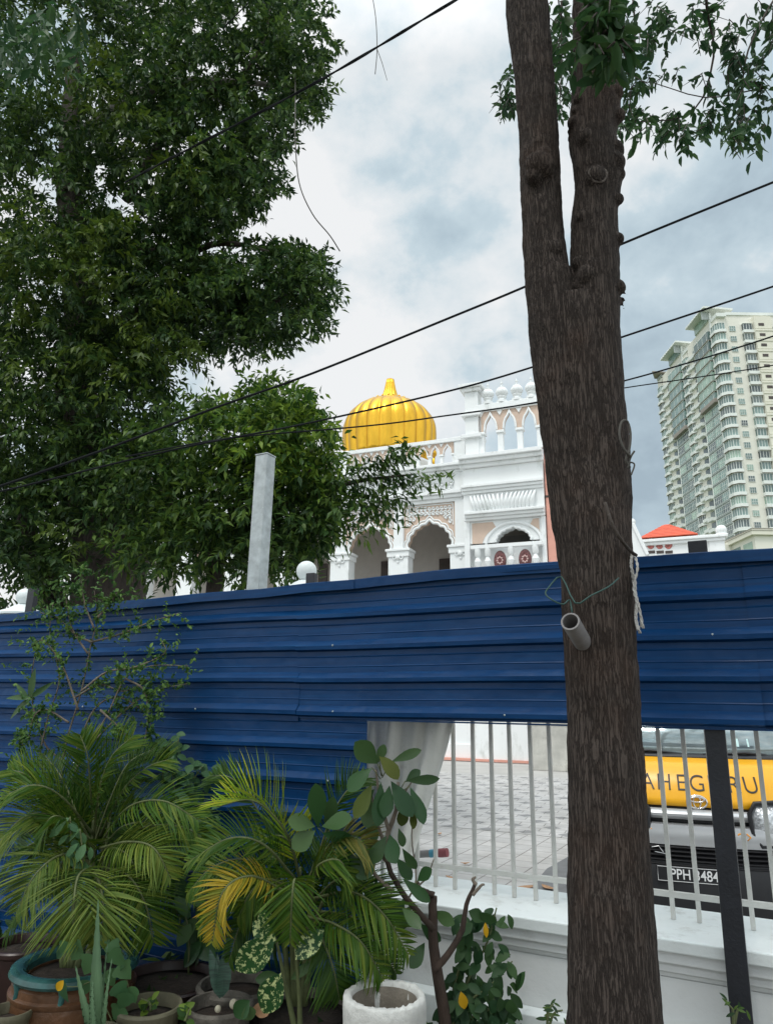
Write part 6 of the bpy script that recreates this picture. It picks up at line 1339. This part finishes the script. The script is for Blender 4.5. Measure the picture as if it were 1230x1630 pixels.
FR2 = [([(478, 1400), (455, 1325), (405, 1275), (345, 1284)], 88, 0, 'y', .55), ([(470, 1400), (420, 1345), (365, 1335), (300, 1372)], 62, -.1, 'g', .1), ([(455, 1420), (400, 1395), (355, 1420), (338, 1500)], 56, -.2, 'd', 0), ([(460, 1440), (400, 1420), (355, 1435), (318, 1480)], 56, 0, 'g', 0),
       ([(490, 1400), (530, 1340), (570, 1335), (595, 1370)], 55, -.05, 'o', 0), ([(500, 1430), (560, 1420), (610, 1455), (650, 1520)], 66, -.05, 'g', 0), ([(480, 1440), (470, 1400), (465, 1430), (462, 1500)], 60, -.25, 'g', 0), ([(500, 1400), (520, 1320), (550, 1262), (585, 1240)], 56, .15, 'm', .2),
       ([(495, 1440), (540, 1400), (590, 1420), (625, 1460)], 62, .05, 'm', 0), ([(490, 1460), (530, 1470), (575, 1500), (610, 1560)], 62, -.1, 'g', 0), ([(455, 1380), (410, 1290), (370, 1240), (335, 1235)], 52, .35, 'm', 0), ([(455, 1410), (395, 1370), (340, 1380), (300, 1420)], 56, .1, 'g', 0),
       ([(490, 1430), (505, 1380), (540, 1370), (560, 1410)], 62, -.1, 'g', 0), ([(460, 1450), (420, 1440), (385, 1470), (365, 1530)], 56, .1, 'm', 0), ([(490, 1470), (510, 1490), (530, 1540), (540, 1590)], 60, -.1, 'm', 0), ([(480, 1420), (465, 1350), (440, 1330), (400, 1345)], 56, .2, 'm', .1),
       ([(500, 1450), (560, 1460), (600, 1500), (630, 1550)], 56, .1, 'm', 0), ([(480, 1430), (430, 1400), (400, 1420), (380, 1460)], 60, -.05, 'g', 0)]
mm_ = {'y': M['palm_yellow'], 'd': M['palm_dry'], 'g': M['palm'], 'm': M['palm_shaded'], 'o': leafmat('olive_palm_leaf', [(0.16, 0.17, 0.03), (0.22, 0.19, 0.04), (0.12, 0.15, 0.03)], .3)}
for i, (pth, lp, dz, kd, lf) in enumerate(FR2):
    f_ = frond(pp2, O2, pth, 3.3 + dz, lp, mm_[kd], 200 + i, n=40, wid=.0095, dz=-.15, lift=lf, up=(0, -.6, .7) if lf < .5 else (-.25, -.35, .9))
    if kd == 'd': f_['label'] = 'drooping frond turned yellow'

for i in range(10):
    a = rng.uniform(0, 2 * PI); ex_, ey_ = 480 + 120 * math.cos(a), 1440 + 90 * math.sin(a); frond(pp2, O2, [(480, 1450), (480 + (ex_ - 480) * .5, 1410 + (ey_ - 1440) * .5), (ex_, ey_)], 3.55, 60, M['palm_shaded'], 250 + i, n=28, dz=.05, wid=.011)  # rear filler fronds, shade painted in by the darker leaf colour
# ---- thorny small-leaved shrub in front of the hoarding
o_ = P(110, 1330, 4.15); OS = Vector((o_.x, o_.y, GZ)); sh = empty('thorny_shrub', OS, 0, 'thin scraggly shrub with tiny leaves and bare stems rising before the blue hoarding', 'shrub')
paths = [[(95, 1360), (100, 1212), (130, 1100), (146, 1022), (156, 983), (150, 940)], [(95, 1360), (60, 1250), (75, 1150), (95, 1080), (80, 1010), (85, 960)], [(110, 1360), (120, 1230), (170, 1140), (200, 1080), (240, 1060), (300, 1060)], [(146, 1022), (190, 1010), (240, 990), (285, 976)], [(130, 1100), (170, 1070), (215, 1062), (262, 1040), (258, 1020)],
         [(150, 1180), (200, 1130), (245, 1100), (300, 1088)], [(100, 1212), (70, 1180), (50, 1100), (60, 1020)], [(125, 1130), (100, 1060), (70, 1020), (50, 1030)], [(140, 1040), (115, 1000), (105, 950), (100, 930)], [(90, 1300), (50, 1240), (35, 1180), (30, 1190)], [(156, 983), (175, 960), (190, 940)], [(120, 1200), (150, 1130), (190, 1110), (235, 1140), (240, 1180)],
         [(150, 1000), (135, 960), (130, 920), (138, 900)], [(160, 1130), (200, 1170), (215, 1210)], [(120, 1110), (160, 1090), (200, 1100), (250, 1075)], [(110, 1150), (75, 1130), (55, 1140), (45, 1180)], [(146, 1022), (120, 1010), (95, 985), (65, 975)], [(200, 1080), (230, 1100), (235, 1150), (225, 1200)]]
lc = LC()
for pth in paths:
    D_ = 4.15 + rng.uniform(-.15, .12); s_ = bezier_pts([P(x, y, D_) for x, y in pth], 26); k = len(s_); q = MB(); q.tube([p - OS for p in s_], [.0065 - .0045 * i / (k - 1) for i in range(k)], 6); 
    st_ = q.build('stem', M['twig'], sh, smooth=True)
    for i in range(3, k):
        if rng.random() < .95:
            tw = s_[i] + Vector(rng.normal(0, .075, 3)); nb_ = rng.integers(10, 17); 
            if i > k * .2:
                for j in range(nb_):
                    p = s_[i].lerp(tw, j / nb_); d = Vector(rng.normal(0, 1, 3)); n_ = Vector(rng.normal(0, .5, 3)) + Vector((0, -.3, 1)); lc.add(p, d, n_, rng.uniform(.018, .036), rng.uniform(.011, .019))
lc.build('foliage', M['leaf_shrub'], sh, OS, ((.3, .9), (.65, .9)))
lc = LC()
for (bx, by, tx, ty, w_) in ((50, 1112, 8, 1108, 11), (52, 1112, 12, 1142, 13), (48, 1110, 56, 1062, 10), (50, 1110, 85, 1085, 9), (45, 1115, 25, 1085, 9)): px_leaf(lc, bx, by, tx, ty, w_, 4.1, 20)
lc.build('strap_leaves', M['broad'], sh, OS, STRAP)

# ---- climber by the hoarding
def leafy(name, label, cat, stems, D, n_, lpx, m, gz=GZ, rows=BROAD, wl=.62, spread=12, droop=-.5, tw='greentwig', group=None):
    b_ = P(*stems[0][0], D); o_ = Vector((b_.x, b_.y, gz)); t_ = empty(name, o_, 0, label, cat, group); lc = LC()
    for pth in stems:
        D_ = D + rng.uniform(-.06, .06); s_ = bezier_pts([P(x, y, D_) for x, y in pth], 20); k = len(s_); q = MB(); q.tube([p - o_ for p in s_], [.006 - .003 * i / (k - 1) for i in range(k)], 6); q.build('stem', M[tw], t_, smooth=True)
        for i in range(int(n_ / len(stems))):
            f = rng.uniform(.12, 1) * (k - 1); j = min(int(f), k - 2); p = s_[j].lerp(s_[j + 1], f - j) + Vector(rng.normal(0, spread / 1163 * D * .6, 3))
            d = Vector((rng.normal(0, .8), rng.normal(-.2, .5), droop + rng.normal(0, .45))); n2 = Vector((rng.normal(0, .4), -.8, .7)); l_ = lpx / 1163 * D * rng.uniform(.7, 1.2); lc.add(p, d, n2, l_, l_ * wl)
    lc.build('foliage', m, t_, o_, rows, .12, .18); return t_, o_
leafy('climbing_plant', 'slender climber with oval leaves against the blue hoarding between the two palms', 'plant', [[(285, 1500), (290, 1400), (285, 1300), (275, 1230), (285, 1175)], [(288, 1420), (305, 1330), (300, 1260), (322, 1220)], [(285, 1330), (262, 1270), (262, 1200), (275, 1185)], [(290, 1340), (320, 1330), (330, 1300)]], 4.05, 240, 20, M['ivy'], droop=-.2)
leafy('broad_vine', 'vine with dangling heart-shaped leaves in the dark gap beneath the left palm', 'plant', [[(300, 1560), (300, 1480), (285, 1430), (280, 1405)], [(302, 1540), (325, 1490), (310, 1440)]], 3.9, 26, 34, M['broad'], droop=-1)
leafy('pale_creeper', 'pale creeper leaves twining up through the middle of the left palm', 'plant', [[(120, 1480), (122, 1400), (115, 1350), (112, 1300)], [(122, 1400), (132, 1370), (128, 1320)]], 3.35, 26, 24, M['ivy'], gz=GZ + .3, droop=-1, wl=.5, spread=8)

# ---- broad-leaved shrub with pruned stems
o_ = P(705, 1615, 3.2); OF = Vector((o_.x, o_.y, GZ)); fi = empty('broad_leaved_shrub', OF, 0, 'woody shrub with large glossy leaves and sawn-off stems before the plastic sheet', 'shrub')
def stem(pts, r0, r1, D, m='twig', n=10, name='stem'):
    s_ = bezier_pts([P(x, y, D) for x, y in pts], 14); k = len(s_); q = MB(); q.tube([p - OF + Vector(rng.normal(0, r1 * .12, 3)) for p in s_], [r0 + (r1 - r0) * i / (k - 1) for i in range(k)], n); return q.build(name, M[m], fi, smooth=True)
M['shrubwood'] = mat('shrub_wood', (0.055, 0.036, 0.027), 0.9, var=.5, scale=18, bump=1.0, bscale=50, stretch=(1, 1, .4))
stem([(712, 1700), (708, 1615), (694, 1540), (688, 1480), (688, 1440), (690, 1428)], .026, .015, 3.2, 'shrubwood', 14, 'trunk')
stem([(690, 1545), (712, 1520), (735, 1480), (742, 1440), (757, 1405)], .015, .007, 3.18, 'shrubwood', 12)
stem([(757, 1408), (752, 1400), (757, 1396)], .008, .004, 3.17, 'twig'); stem([(752, 1425), (765, 1410), (770, 1408)], .007, .004, 3.17, 'twig')
stem([(690, 1480), (655, 1440), (628, 1400), (616, 1370), (614, 1340)], .013, .009, 3.15, 'shrubwood', 12)
stem([(614, 1370), (618, 1325), (630, 1290), (634, 1245)], .013, .006, 3.12, 'twig'); stem([(612, 1345), (598, 1300), (590, 1255)], .008, .004, 3.12); stem([(618, 1320), (604, 1270), (598, 1225)], .008, .004, 3.1); stem([(625, 1420), (600, 1395), (572, 1365)], .010, .005, 3.12); stem([(650, 1430), (662, 1400), (655, 1330), (662, 1290)], .004, .002, 3.1); stem([(616, 1370), (575, 1330), (520, 1330)], .010, .006, 3.16); stem([(634, 1290), (645, 1260), (655, 1245)], .005, .003, 3.1)
stem([(690, 1425), (668, 1415), (664, 1405)], .012, .009, 3.18, 'shrubwood'); stem([(664, 1412), (680, 1395), (690, 1368)], .004, .002, 3.15)
LV = [(601, 1216, 568, 1184, 32, 0), (602, 1200, 635, 1238, 24, 1), (622, 1213, 668, 1194, 15, 0), (592, 1222, 552, 1257, 26, 0), (645, 1243, 697, 1241, 15, 0), (645, 1245, 668, 1226, 15, 0), (606, 1245, 604, 1314, 27, 0), (622, 1243, 655, 1298, 27, 0), (652, 1252, 677, 1309, 22, 0), (642, 1278, 640, 1316, 18, 1), (656, 1285, 659, 1318, 12, 1),
      (592, 1248, 566, 1300, 22, 1), (634, 1318, 643, 1348, 13, 0), (506, 1318, 504, 1252, 28, 0), (512, 1316, 556, 1300, 28, 0), (502, 1316, 460, 1304, 26, 0), (502, 1322, 466, 1350, 28, 0), (512, 1326, 562, 1340, 22, 0), (620, 1328, 627, 1372, 26, 0), (556, 1360, 592, 1395, 32, 0), (664, 1402, 684, 1384, 18, 0), (640, 1398, 684, 1436, 17, 0), (600, 1215, 612, 1186, 15, 0),
      (588, 1262, 583, 1318, 22, 0), (620, 1250, 612, 1300, 22, 0), (520, 1325, 530, 1272, 20, 2), (548, 1345, 600, 1352, 22, 2), (630, 1365, 655, 1400, 18, 2), (600, 1300, 588, 1345, 20, 2), (575, 1380, 552, 1420, 24, 2), (600, 1400, 590, 1445, 24, 2), (560, 1340, 545, 1385, 24, 2), (615, 1330, 590, 1375, 22, 0), (640, 1350, 662, 1385, 16, 0), (645, 1430, 622, 1465, 22, 2), (655, 1440, 632, 1480, 20, 2), (668, 1470, 700, 1500, 20, 2), (676, 1500, 655, 1540, 20, 2), (690, 1450, 720, 1470, 18, 2), (640, 1445, 668, 1475, 18, 0), (530, 1345, 520, 1392, 24, 2), (596, 1256, 572, 1280, 18, 0)]
lcs = [LC(), LC(), LC()]
for (bx, by, tx, ty, w_, k) in LV: px_leaf(lcs[k], bx, by, tx, ty, w_ * 1.05, 3.08 if k < 2 else 3.22, rng.uniform(-30, 30), rng.uniform(-.10, .03))
lcs[0].build('foliage', M['broad'], fi, OF, OBOV, .10, .12); o = lcs[1].build('olive_leaves', M['broad_old'], fi, OF, OBOV, .10, .12); lcs[2].build('rear_leaves', M['broad'], fi, OF, OBOV, .1, .12)
for (x, y, x2, y2) in ((601, 1216, 609, 1236), (592, 1222, 606, 1240), (622, 1213, 608, 1238), (645, 1243, 634, 1262), (602, 1200, 607, 1235), (652, 1252, 634, 1262), (506, 1318, 520, 1330), (664, 1402, 655, 1420)):
    q = MB(); a, b_ = P(x, y, 3.08), P(x2, y2, 3.1); q.tube([a - OF, (a + b_) / 2 - OF, b_ - OF], .0022, 6); q.build('leaf_stalk', M['greentwig'], fi, smooth=True)

# ---- leafy bush at the foot of the white wall
def ybush():
    t_, o_ = leafy('leafy_bush', 'low leafy bush with two bright yellow leaves at the foot of the white wall', 'bush', [[(715, 1640), (745, 1560), (775, 1500), (790, 1445)], [(715, 1640), (740, 1600), (790, 1560), (815, 1530)], [(712, 1640), (725, 1560), (748, 1500), (740, 1460)], [(720, 1640), (770, 1610), (800, 1600), (790, 1580)], [(712, 1640), (720, 1600), (735, 1575)]], 3.28, 190, 26, M['leaf_near'], droop=-.7, wl=.5, spread=16)
    lc = LC(); px_leaf(lc, 733, 1578, 740, 1608, 14, 3.15, 0); px_leaf(lc, 772, 1468, 774, 1494, 8, 3.15, 10); lc.build('yellow_leaves', M['yellowleaf'], t_, o_, BROAD)
    lc = LC()
    for b in ((793, 1588, 797, 1612, 20), (812, 1590, 815, 1615, 18), (790, 1592, 780, 1612, 16), (745, 1450, 770, 1465, 20), (762, 1452, 790, 1470, 18)): px_leaf(lc, *b, 3.2)
    lc.build('front_leaves', M['leaf_near'], t_, o_, BROAD)
ybush()
leafy('seedling', 'tiny seedling with narrow leaves at the foot of the white wall by the tree trunk', 'plant', [[(870, 1650), (872, 1612), (880, 1598)], [(870, 1650), (880, 1615), (895, 1608)]], 3.3, 18, 16, M['leaf_dark'], droop=.1, wl=.3, spread=8)
leafy('seedling', 'tiny seedling at the lower right corner beside the black post', 'plant', [[(1165, 1650), (1166, 1612), (1160, 1600)], [(1165, 1650), (1172, 1612), (1176, 1604)]], 2.95, 14, 14, M['leaf_dark'], droop=.1, wl=.3, spread=7)

# ---- spotted plant
o_ = P(468, 1640, 3.05); OD = Vector((o_.x, o_.y, GZ)); dc = empty('spotted_leaf_plant', OD, 0, 'plant with big dark leaves flecked with cream, browned at the tips, under the middle palm', 'plant')
lc = LC()
for b in ((438, 1492, 371, 1550, 44), (448, 1548, 415, 1618, 40), (470, 1528, 512, 1480, 32), (415, 1445, 432, 1492, 26), (440, 1500, 400, 1470, 30)): px_leaf(lc, *b, 2.92, rng.uniform(-25, 5))
lc.build('foliage', M['spotted'], dc, OD, BROAD, .14, .2)
lc = LC(); px_leaf(lc, 421, 1592, 412, 1622, 24, 3.02, 0); lc.build('brown_tip', M['litter'], dc, OD, BROAD)
lc = LC(); px_leaf(lc, 448, 1555, 405, 1560, 20, 3.1, 0); px_leaf(lc, 462, 1560, 500, 1530, 14, 3.08, 0); px_leaf(lc, 398, 1592, 372, 1620, 26, 3.0, 0); px_leaf(lc, 392, 1600, 400, 1625, 22, 3.0, 0); lc.build('plain_leaves', M['broad'], dc, OD, BROAD)
q = MB()
for pts in ([(478, 1660), (476, 1580), (470, 1510)], [(470, 1640), (455, 1570), (440, 1495)], [(470, 1640), (458, 1585), (448, 1550)]):
    s_ = bezier_pts([P(x, y, 3.08) for x, y in pts], 10); q.tube([p - OD for p in s_], [.012 - .0007 * i for i in range(len(s_))], 8)
q.build('stems', M['greentwig'], dc, smooth=True)

# ---- aloe and ivy 
o_ = P(156, 1640, 3.05); OA = Vector((o_.x, o_.y, GZ)); al = empty('aloe_plant', OA, 0, 'tall upright grey-green aloe with saw-toothed leaves in front of the brown pot', 'plant')
q = MB(); zt__ = o_.z - GZ; q.lathe([(0.05, 0), (0.07, zt__ * .9), (0.08, zt__), (0.07, zt__), (0.06, zt__ * .8)], 28, closed=True); q.build('pot', M['tanpot'], al, smooth='auto')
for (bx, by, tx, ty, w_, D_) in ((156, 1640, 157, 1432, 22, 3.05), (148, 1640, 121, 1538, 13, 3.02), (164, 1640, 179, 1525, 7, 3.03), (150, 1640, 148, 1560, 10, 2.99), (160, 1640, 172, 1500, 6, 3.08)):
    a, b_ = P(bx, by, D_), P(tx, ty, D_); ax = (b_ - a); sd2 = ax.normalized().cross(VIEW).normalized(); nn = sd2.cross(ax.normalized()); q = MB(); W_ = w_ / 1163 * D_; k = 18; vs = []
    for i in range(k + 1):
        t_ = i / k; w__ = W_ * .5 * (1 - t_ ** 1.6) * (.85 + .15 * math.cos(t_ * 3)) + .0006; c_ = a + ax * t_ + nn * .01 * math.sin(t_ * 3) - OA
        tooth = .0022 * (i % 2); vs += [c_ - sd2 * (w__ + tooth) + nn * W_ * .22 * (1 - t_), c_ - sd2 * w__ * .5 - nn * W_ * .10, c_ - nn * W_ * .16 * (1 - t_), c_ + sd2 * w__ * .5 - nn * W_ * .10, c_ + sd2 * (w__ + tooth) + nn * W_ * .22 * (1 - t_), c_ + nn * (-W_ * .30 * (1 - t_) - .001)]
    q.add(vs, [(i * 6 + j, i * 6 + (j + 1) % 6, (i + 1) * 6 + (j + 1) % 6, (i + 1) * 6 + j) for i in range(k) for j in range(6)]); q.build('leaf', M['aloe'], al, smooth=True)
o_ = P(190, 1640, 3.0); OI = Vector((o_.x, o_.y, GZ)); iv = empty('ivy_plant', OI, 0, 'trailing ivy-like vine with angular bright leaves spilling over the turquoise rimmed pot', 'plant')
ANG = ((.03, .55), (.14, .98), (.30, 1.0), (.42, .72), (.60, .62), (.80, .32))
lc = LC()
for b in ((175, 1500, 190, 1522, 24), (178, 1512, 198, 1540, 30), (150, 1520, 132, 1555, 32), (190, 1535, 208, 1560, 30), (196, 1525, 186, 1548, 28), (186, 1565, 202, 1595, 28), (205, 1580, 190, 1610, 30), (215, 1570, 212, 1600, 24), (128, 1512, 112, 1530, 22), (140, 1560, 128, 1590, 24), (165, 1500, 176, 1478, 18), (110, 1500, 95, 1520, 24), (120, 1495, 130, 1522, 26), (195, 1600, 180, 1626, 28), (102, 1508, 88, 1528, 18), (98, 1560, 104, 1600, 24), (170, 1545, 182, 1572, 24)): px_leaf(lc, *b, 3.12 + rng.uniform(-.05, .05), None)
lc.build('foliage', M['ivy'], iv, OI, ANG, .12, .2)
q = MB()
for pts in ([(190, 1640), (205, 1580), (195, 1540), (175, 1500)], [(185, 1640), (150, 1560), (125, 1510), (100, 1505)], [(150, 1560), (125, 1570), (102, 1570)]):
    s_ = bezier_pts([P(x, y, 3.16) for x, y in pts], 14); q.tube([p - OI for p in s_], .0022, 6)
q.build('stems', M['greentwig'], iv, smooth=True)
lc = LC(); px_leaf(lc, 102, 1560, 90, 1578, 12, 3.05, 0); lc.build('yellow_leaf', M['yellowleaf'], iv, OI, BROAD)

# ---- bare pots
def tpot(px, py, D, rad, prof, m, label, soil=True, soil_m='soil', tilt=0):
    c_ = P(px, py, D); h_ = c_.z - GZ; t_ = empty('plant_pot', (c_.x, c_.y, GZ), 0, label, 'plant pot', 'pots on the verge')
    q = MB(); q.lathe([(r_ * rad, z_ * h_) for r_, z_ in prof], 64, closed=True); o = q.build('shell', M[m], t_, smooth='auto')
    if soil:
        q = MB(); q.lathe([(0, h_ * .86), (rad * .45, h_ * .87), (rad * .9, h_ * .84)], 32); q.build('soil', M[soil_m], t_, smooth=True)
    return t_, h_, o
BOWL = [(0.55, 0), (0.62, .03), (0.90, .55), (0.95, .85), (1.04, .90), (1.06, .97), (1.02, 1.0), (0.94, 1.0), (0.90, .9), (0.85, .6)]
tpot(268, 1556, 3.75, .235, BOWL, 'darkpot', 'round dark brown glazed bowl in the shade under the left palm')
tpot(238, 1598, 3.25, .125, BOWL, 'tanpot', 'small tan clay bowl in front of the dark brown bowl')
tpot(350, 1596, 3.25, .13, BOWL, 'stonepot', 'rough grey stone pot at the bottom edge beneath the yellowing frond')
tpot(378, 1565, 3.5, .165, BOWL, 'stonepot', 'wide grey weathered bowl behind the rough stone pot')
tpot(18, 1606, 3.3, .085, BOWL, 'tanpot', 'small pale pot in the lower left corner')
tpot(408, 1580, 3.6, .12, BOWL, 'darkpot', 'little dark pot hidden behind the spotted leaves')
tpot(40, 1500, 4.1, .17, BOWL, 'darkpot', 'tall black pot in the deep shade behind the turquoise rimmed pot')
c_ = P(612, 1582, 2.92); h_ = c_.z - GZ; wp = empty('plant_pot', (c_.x, c_.y, GZ), 0, 'white rough concrete cylinder pot standing empty at the bottom edge', 'plant pot', 'pots on the verge'); r_ = 60 / 1163 * 2.92 * .985
q = MB(); n = 96; rings = [(r_ * .97, 0), (r_ * .985, h_ * .4), (r_, h_ * .8), (r_ * 1.01, h_ * .93), (r_ * 1.0, h_ * .985), (r_ * .965, h_ * 1.0), (r_ * .86, h_ * 1.003), (r_ * .81, h_ * .985), (r_ * .78, h_ * .9), (r_ * .77, h_ * .45)]
vs = []
for i, (rr_, z_) in enumerate(rings):
    for j in range(n):
        a = 2 * PI * j / n; k_ = 1 + .012 * math.sin(5 * a + i) + rng.normal(0, .0035); vs.append((rr_ * k_ * math.cos(a), rr_ * k_ * math.sin(a), z_ + (rng.normal(0, .0025) if i > 2 else 0)))
q.add(vs, [(i * n + j, i * n + (j + 1) % n, (i + 1) * n + (j + 1) % n, (i + 1) * n + j) for i in range(len(rings) - 1) for j in range(n)]); q.build('shell', M['whitepot'], wp, smooth=True)
q = MB(); q.lathe([(0, h_ * .48), (r_ * .40, h_ * .475), (r_ * .775, h_ * .47)], 40); q.build('soil', M['soil'], wp, smooth=True)
q = MB(); q.lathe([(r_ * .765, h_ * .475), (r_ * .772, h_ * .9), (r_ * .79, h_ * .965)], 64, closed=True); q.build('lining', M['potin'], wp, smooth=True)
# pebbles on the stone pot
for (px, py, r2, lab) in ((372, 1598, .016, 'round cream pebble beside the spotted leaves'), (347, 1606, .012, 'small grey pebble on the rough stone pot')):
    c_ = P(px, py, 3.1); q = MB(); q.ball((0, 0, 0), r2, 18, 12, (1, .9, 1.1)); o = q.build('pebble', M['pebble'], None, smooth=True); o.location = c_; tag(o, lab, 'pebble')
leafy('sprout', 'small bright green sprout in the tan clay bowl', 'plant', [[(240, 1610), (238, 1596), (225, 1590)], [(240, 1610), (245, 1600)]], 3.2, 12, 15, M['leaf_mid'], gz=GZ + .2, droop=.1, spread=5)
leafy('sprout', 'small bright green sprout at the bottom edge left of the stone pot', 'plant', [[(295, 1625), (294, 1608), (288, 1600)], [(295, 1625), (302, 1606)]], 3.1, 10, 15, M['leaf_mid'], gz=GZ + .2, droop=.2, spread=5)
# banded succulent hanging beside the stone pot
lc = LC(); o_ = P(352, 1590, 3.25)
for b in ((352, 1588, 334, 1512, 18), (354, 1588, 362, 1500, 20), (350, 1590, 346, 1520, 14)): px_leaf(lc, *b, 3.25, 10)
bs = lc.build('banded_leaf_plant', mat('banded_leaf', (0.03, 0.075, 0.05), .5, var=.8, scale=30, stretch=(.2, .2, 4)), None, (o_.x, o_.y, o_.z), STRAP); bs.location = o_; tag(bs, 'dark banded upright leaves sprouting from the rough stone pot', 'plant')
# low undergrowth filling the gaps between the pots
q = LC()
for _ in range(420):
    u_, y_ = rng.uniform(-4.2, 0.4), rng.uniform(-.75, .0); p = F.w(u_, y_, GZ); 
    for j in range(4): q.add(p + Vector((0, 0, rng.uniform(0, .16))), Vector((rng.normal(0, .6), rng.normal(0, .6), rng.uniform(.1, 1))), Vector((rng.normal(0, .4), -.5, .8)), rng.uniform(.05, .11), rng.uniform(.02, .045))
o = q.build('undergrowth', M['leaf_dark'], None, (0, 0, 0), ((.3, .9), (.65, .8))); tag(o, 'dark low weeds growing between the pots', 'weeds', kind='stuff')
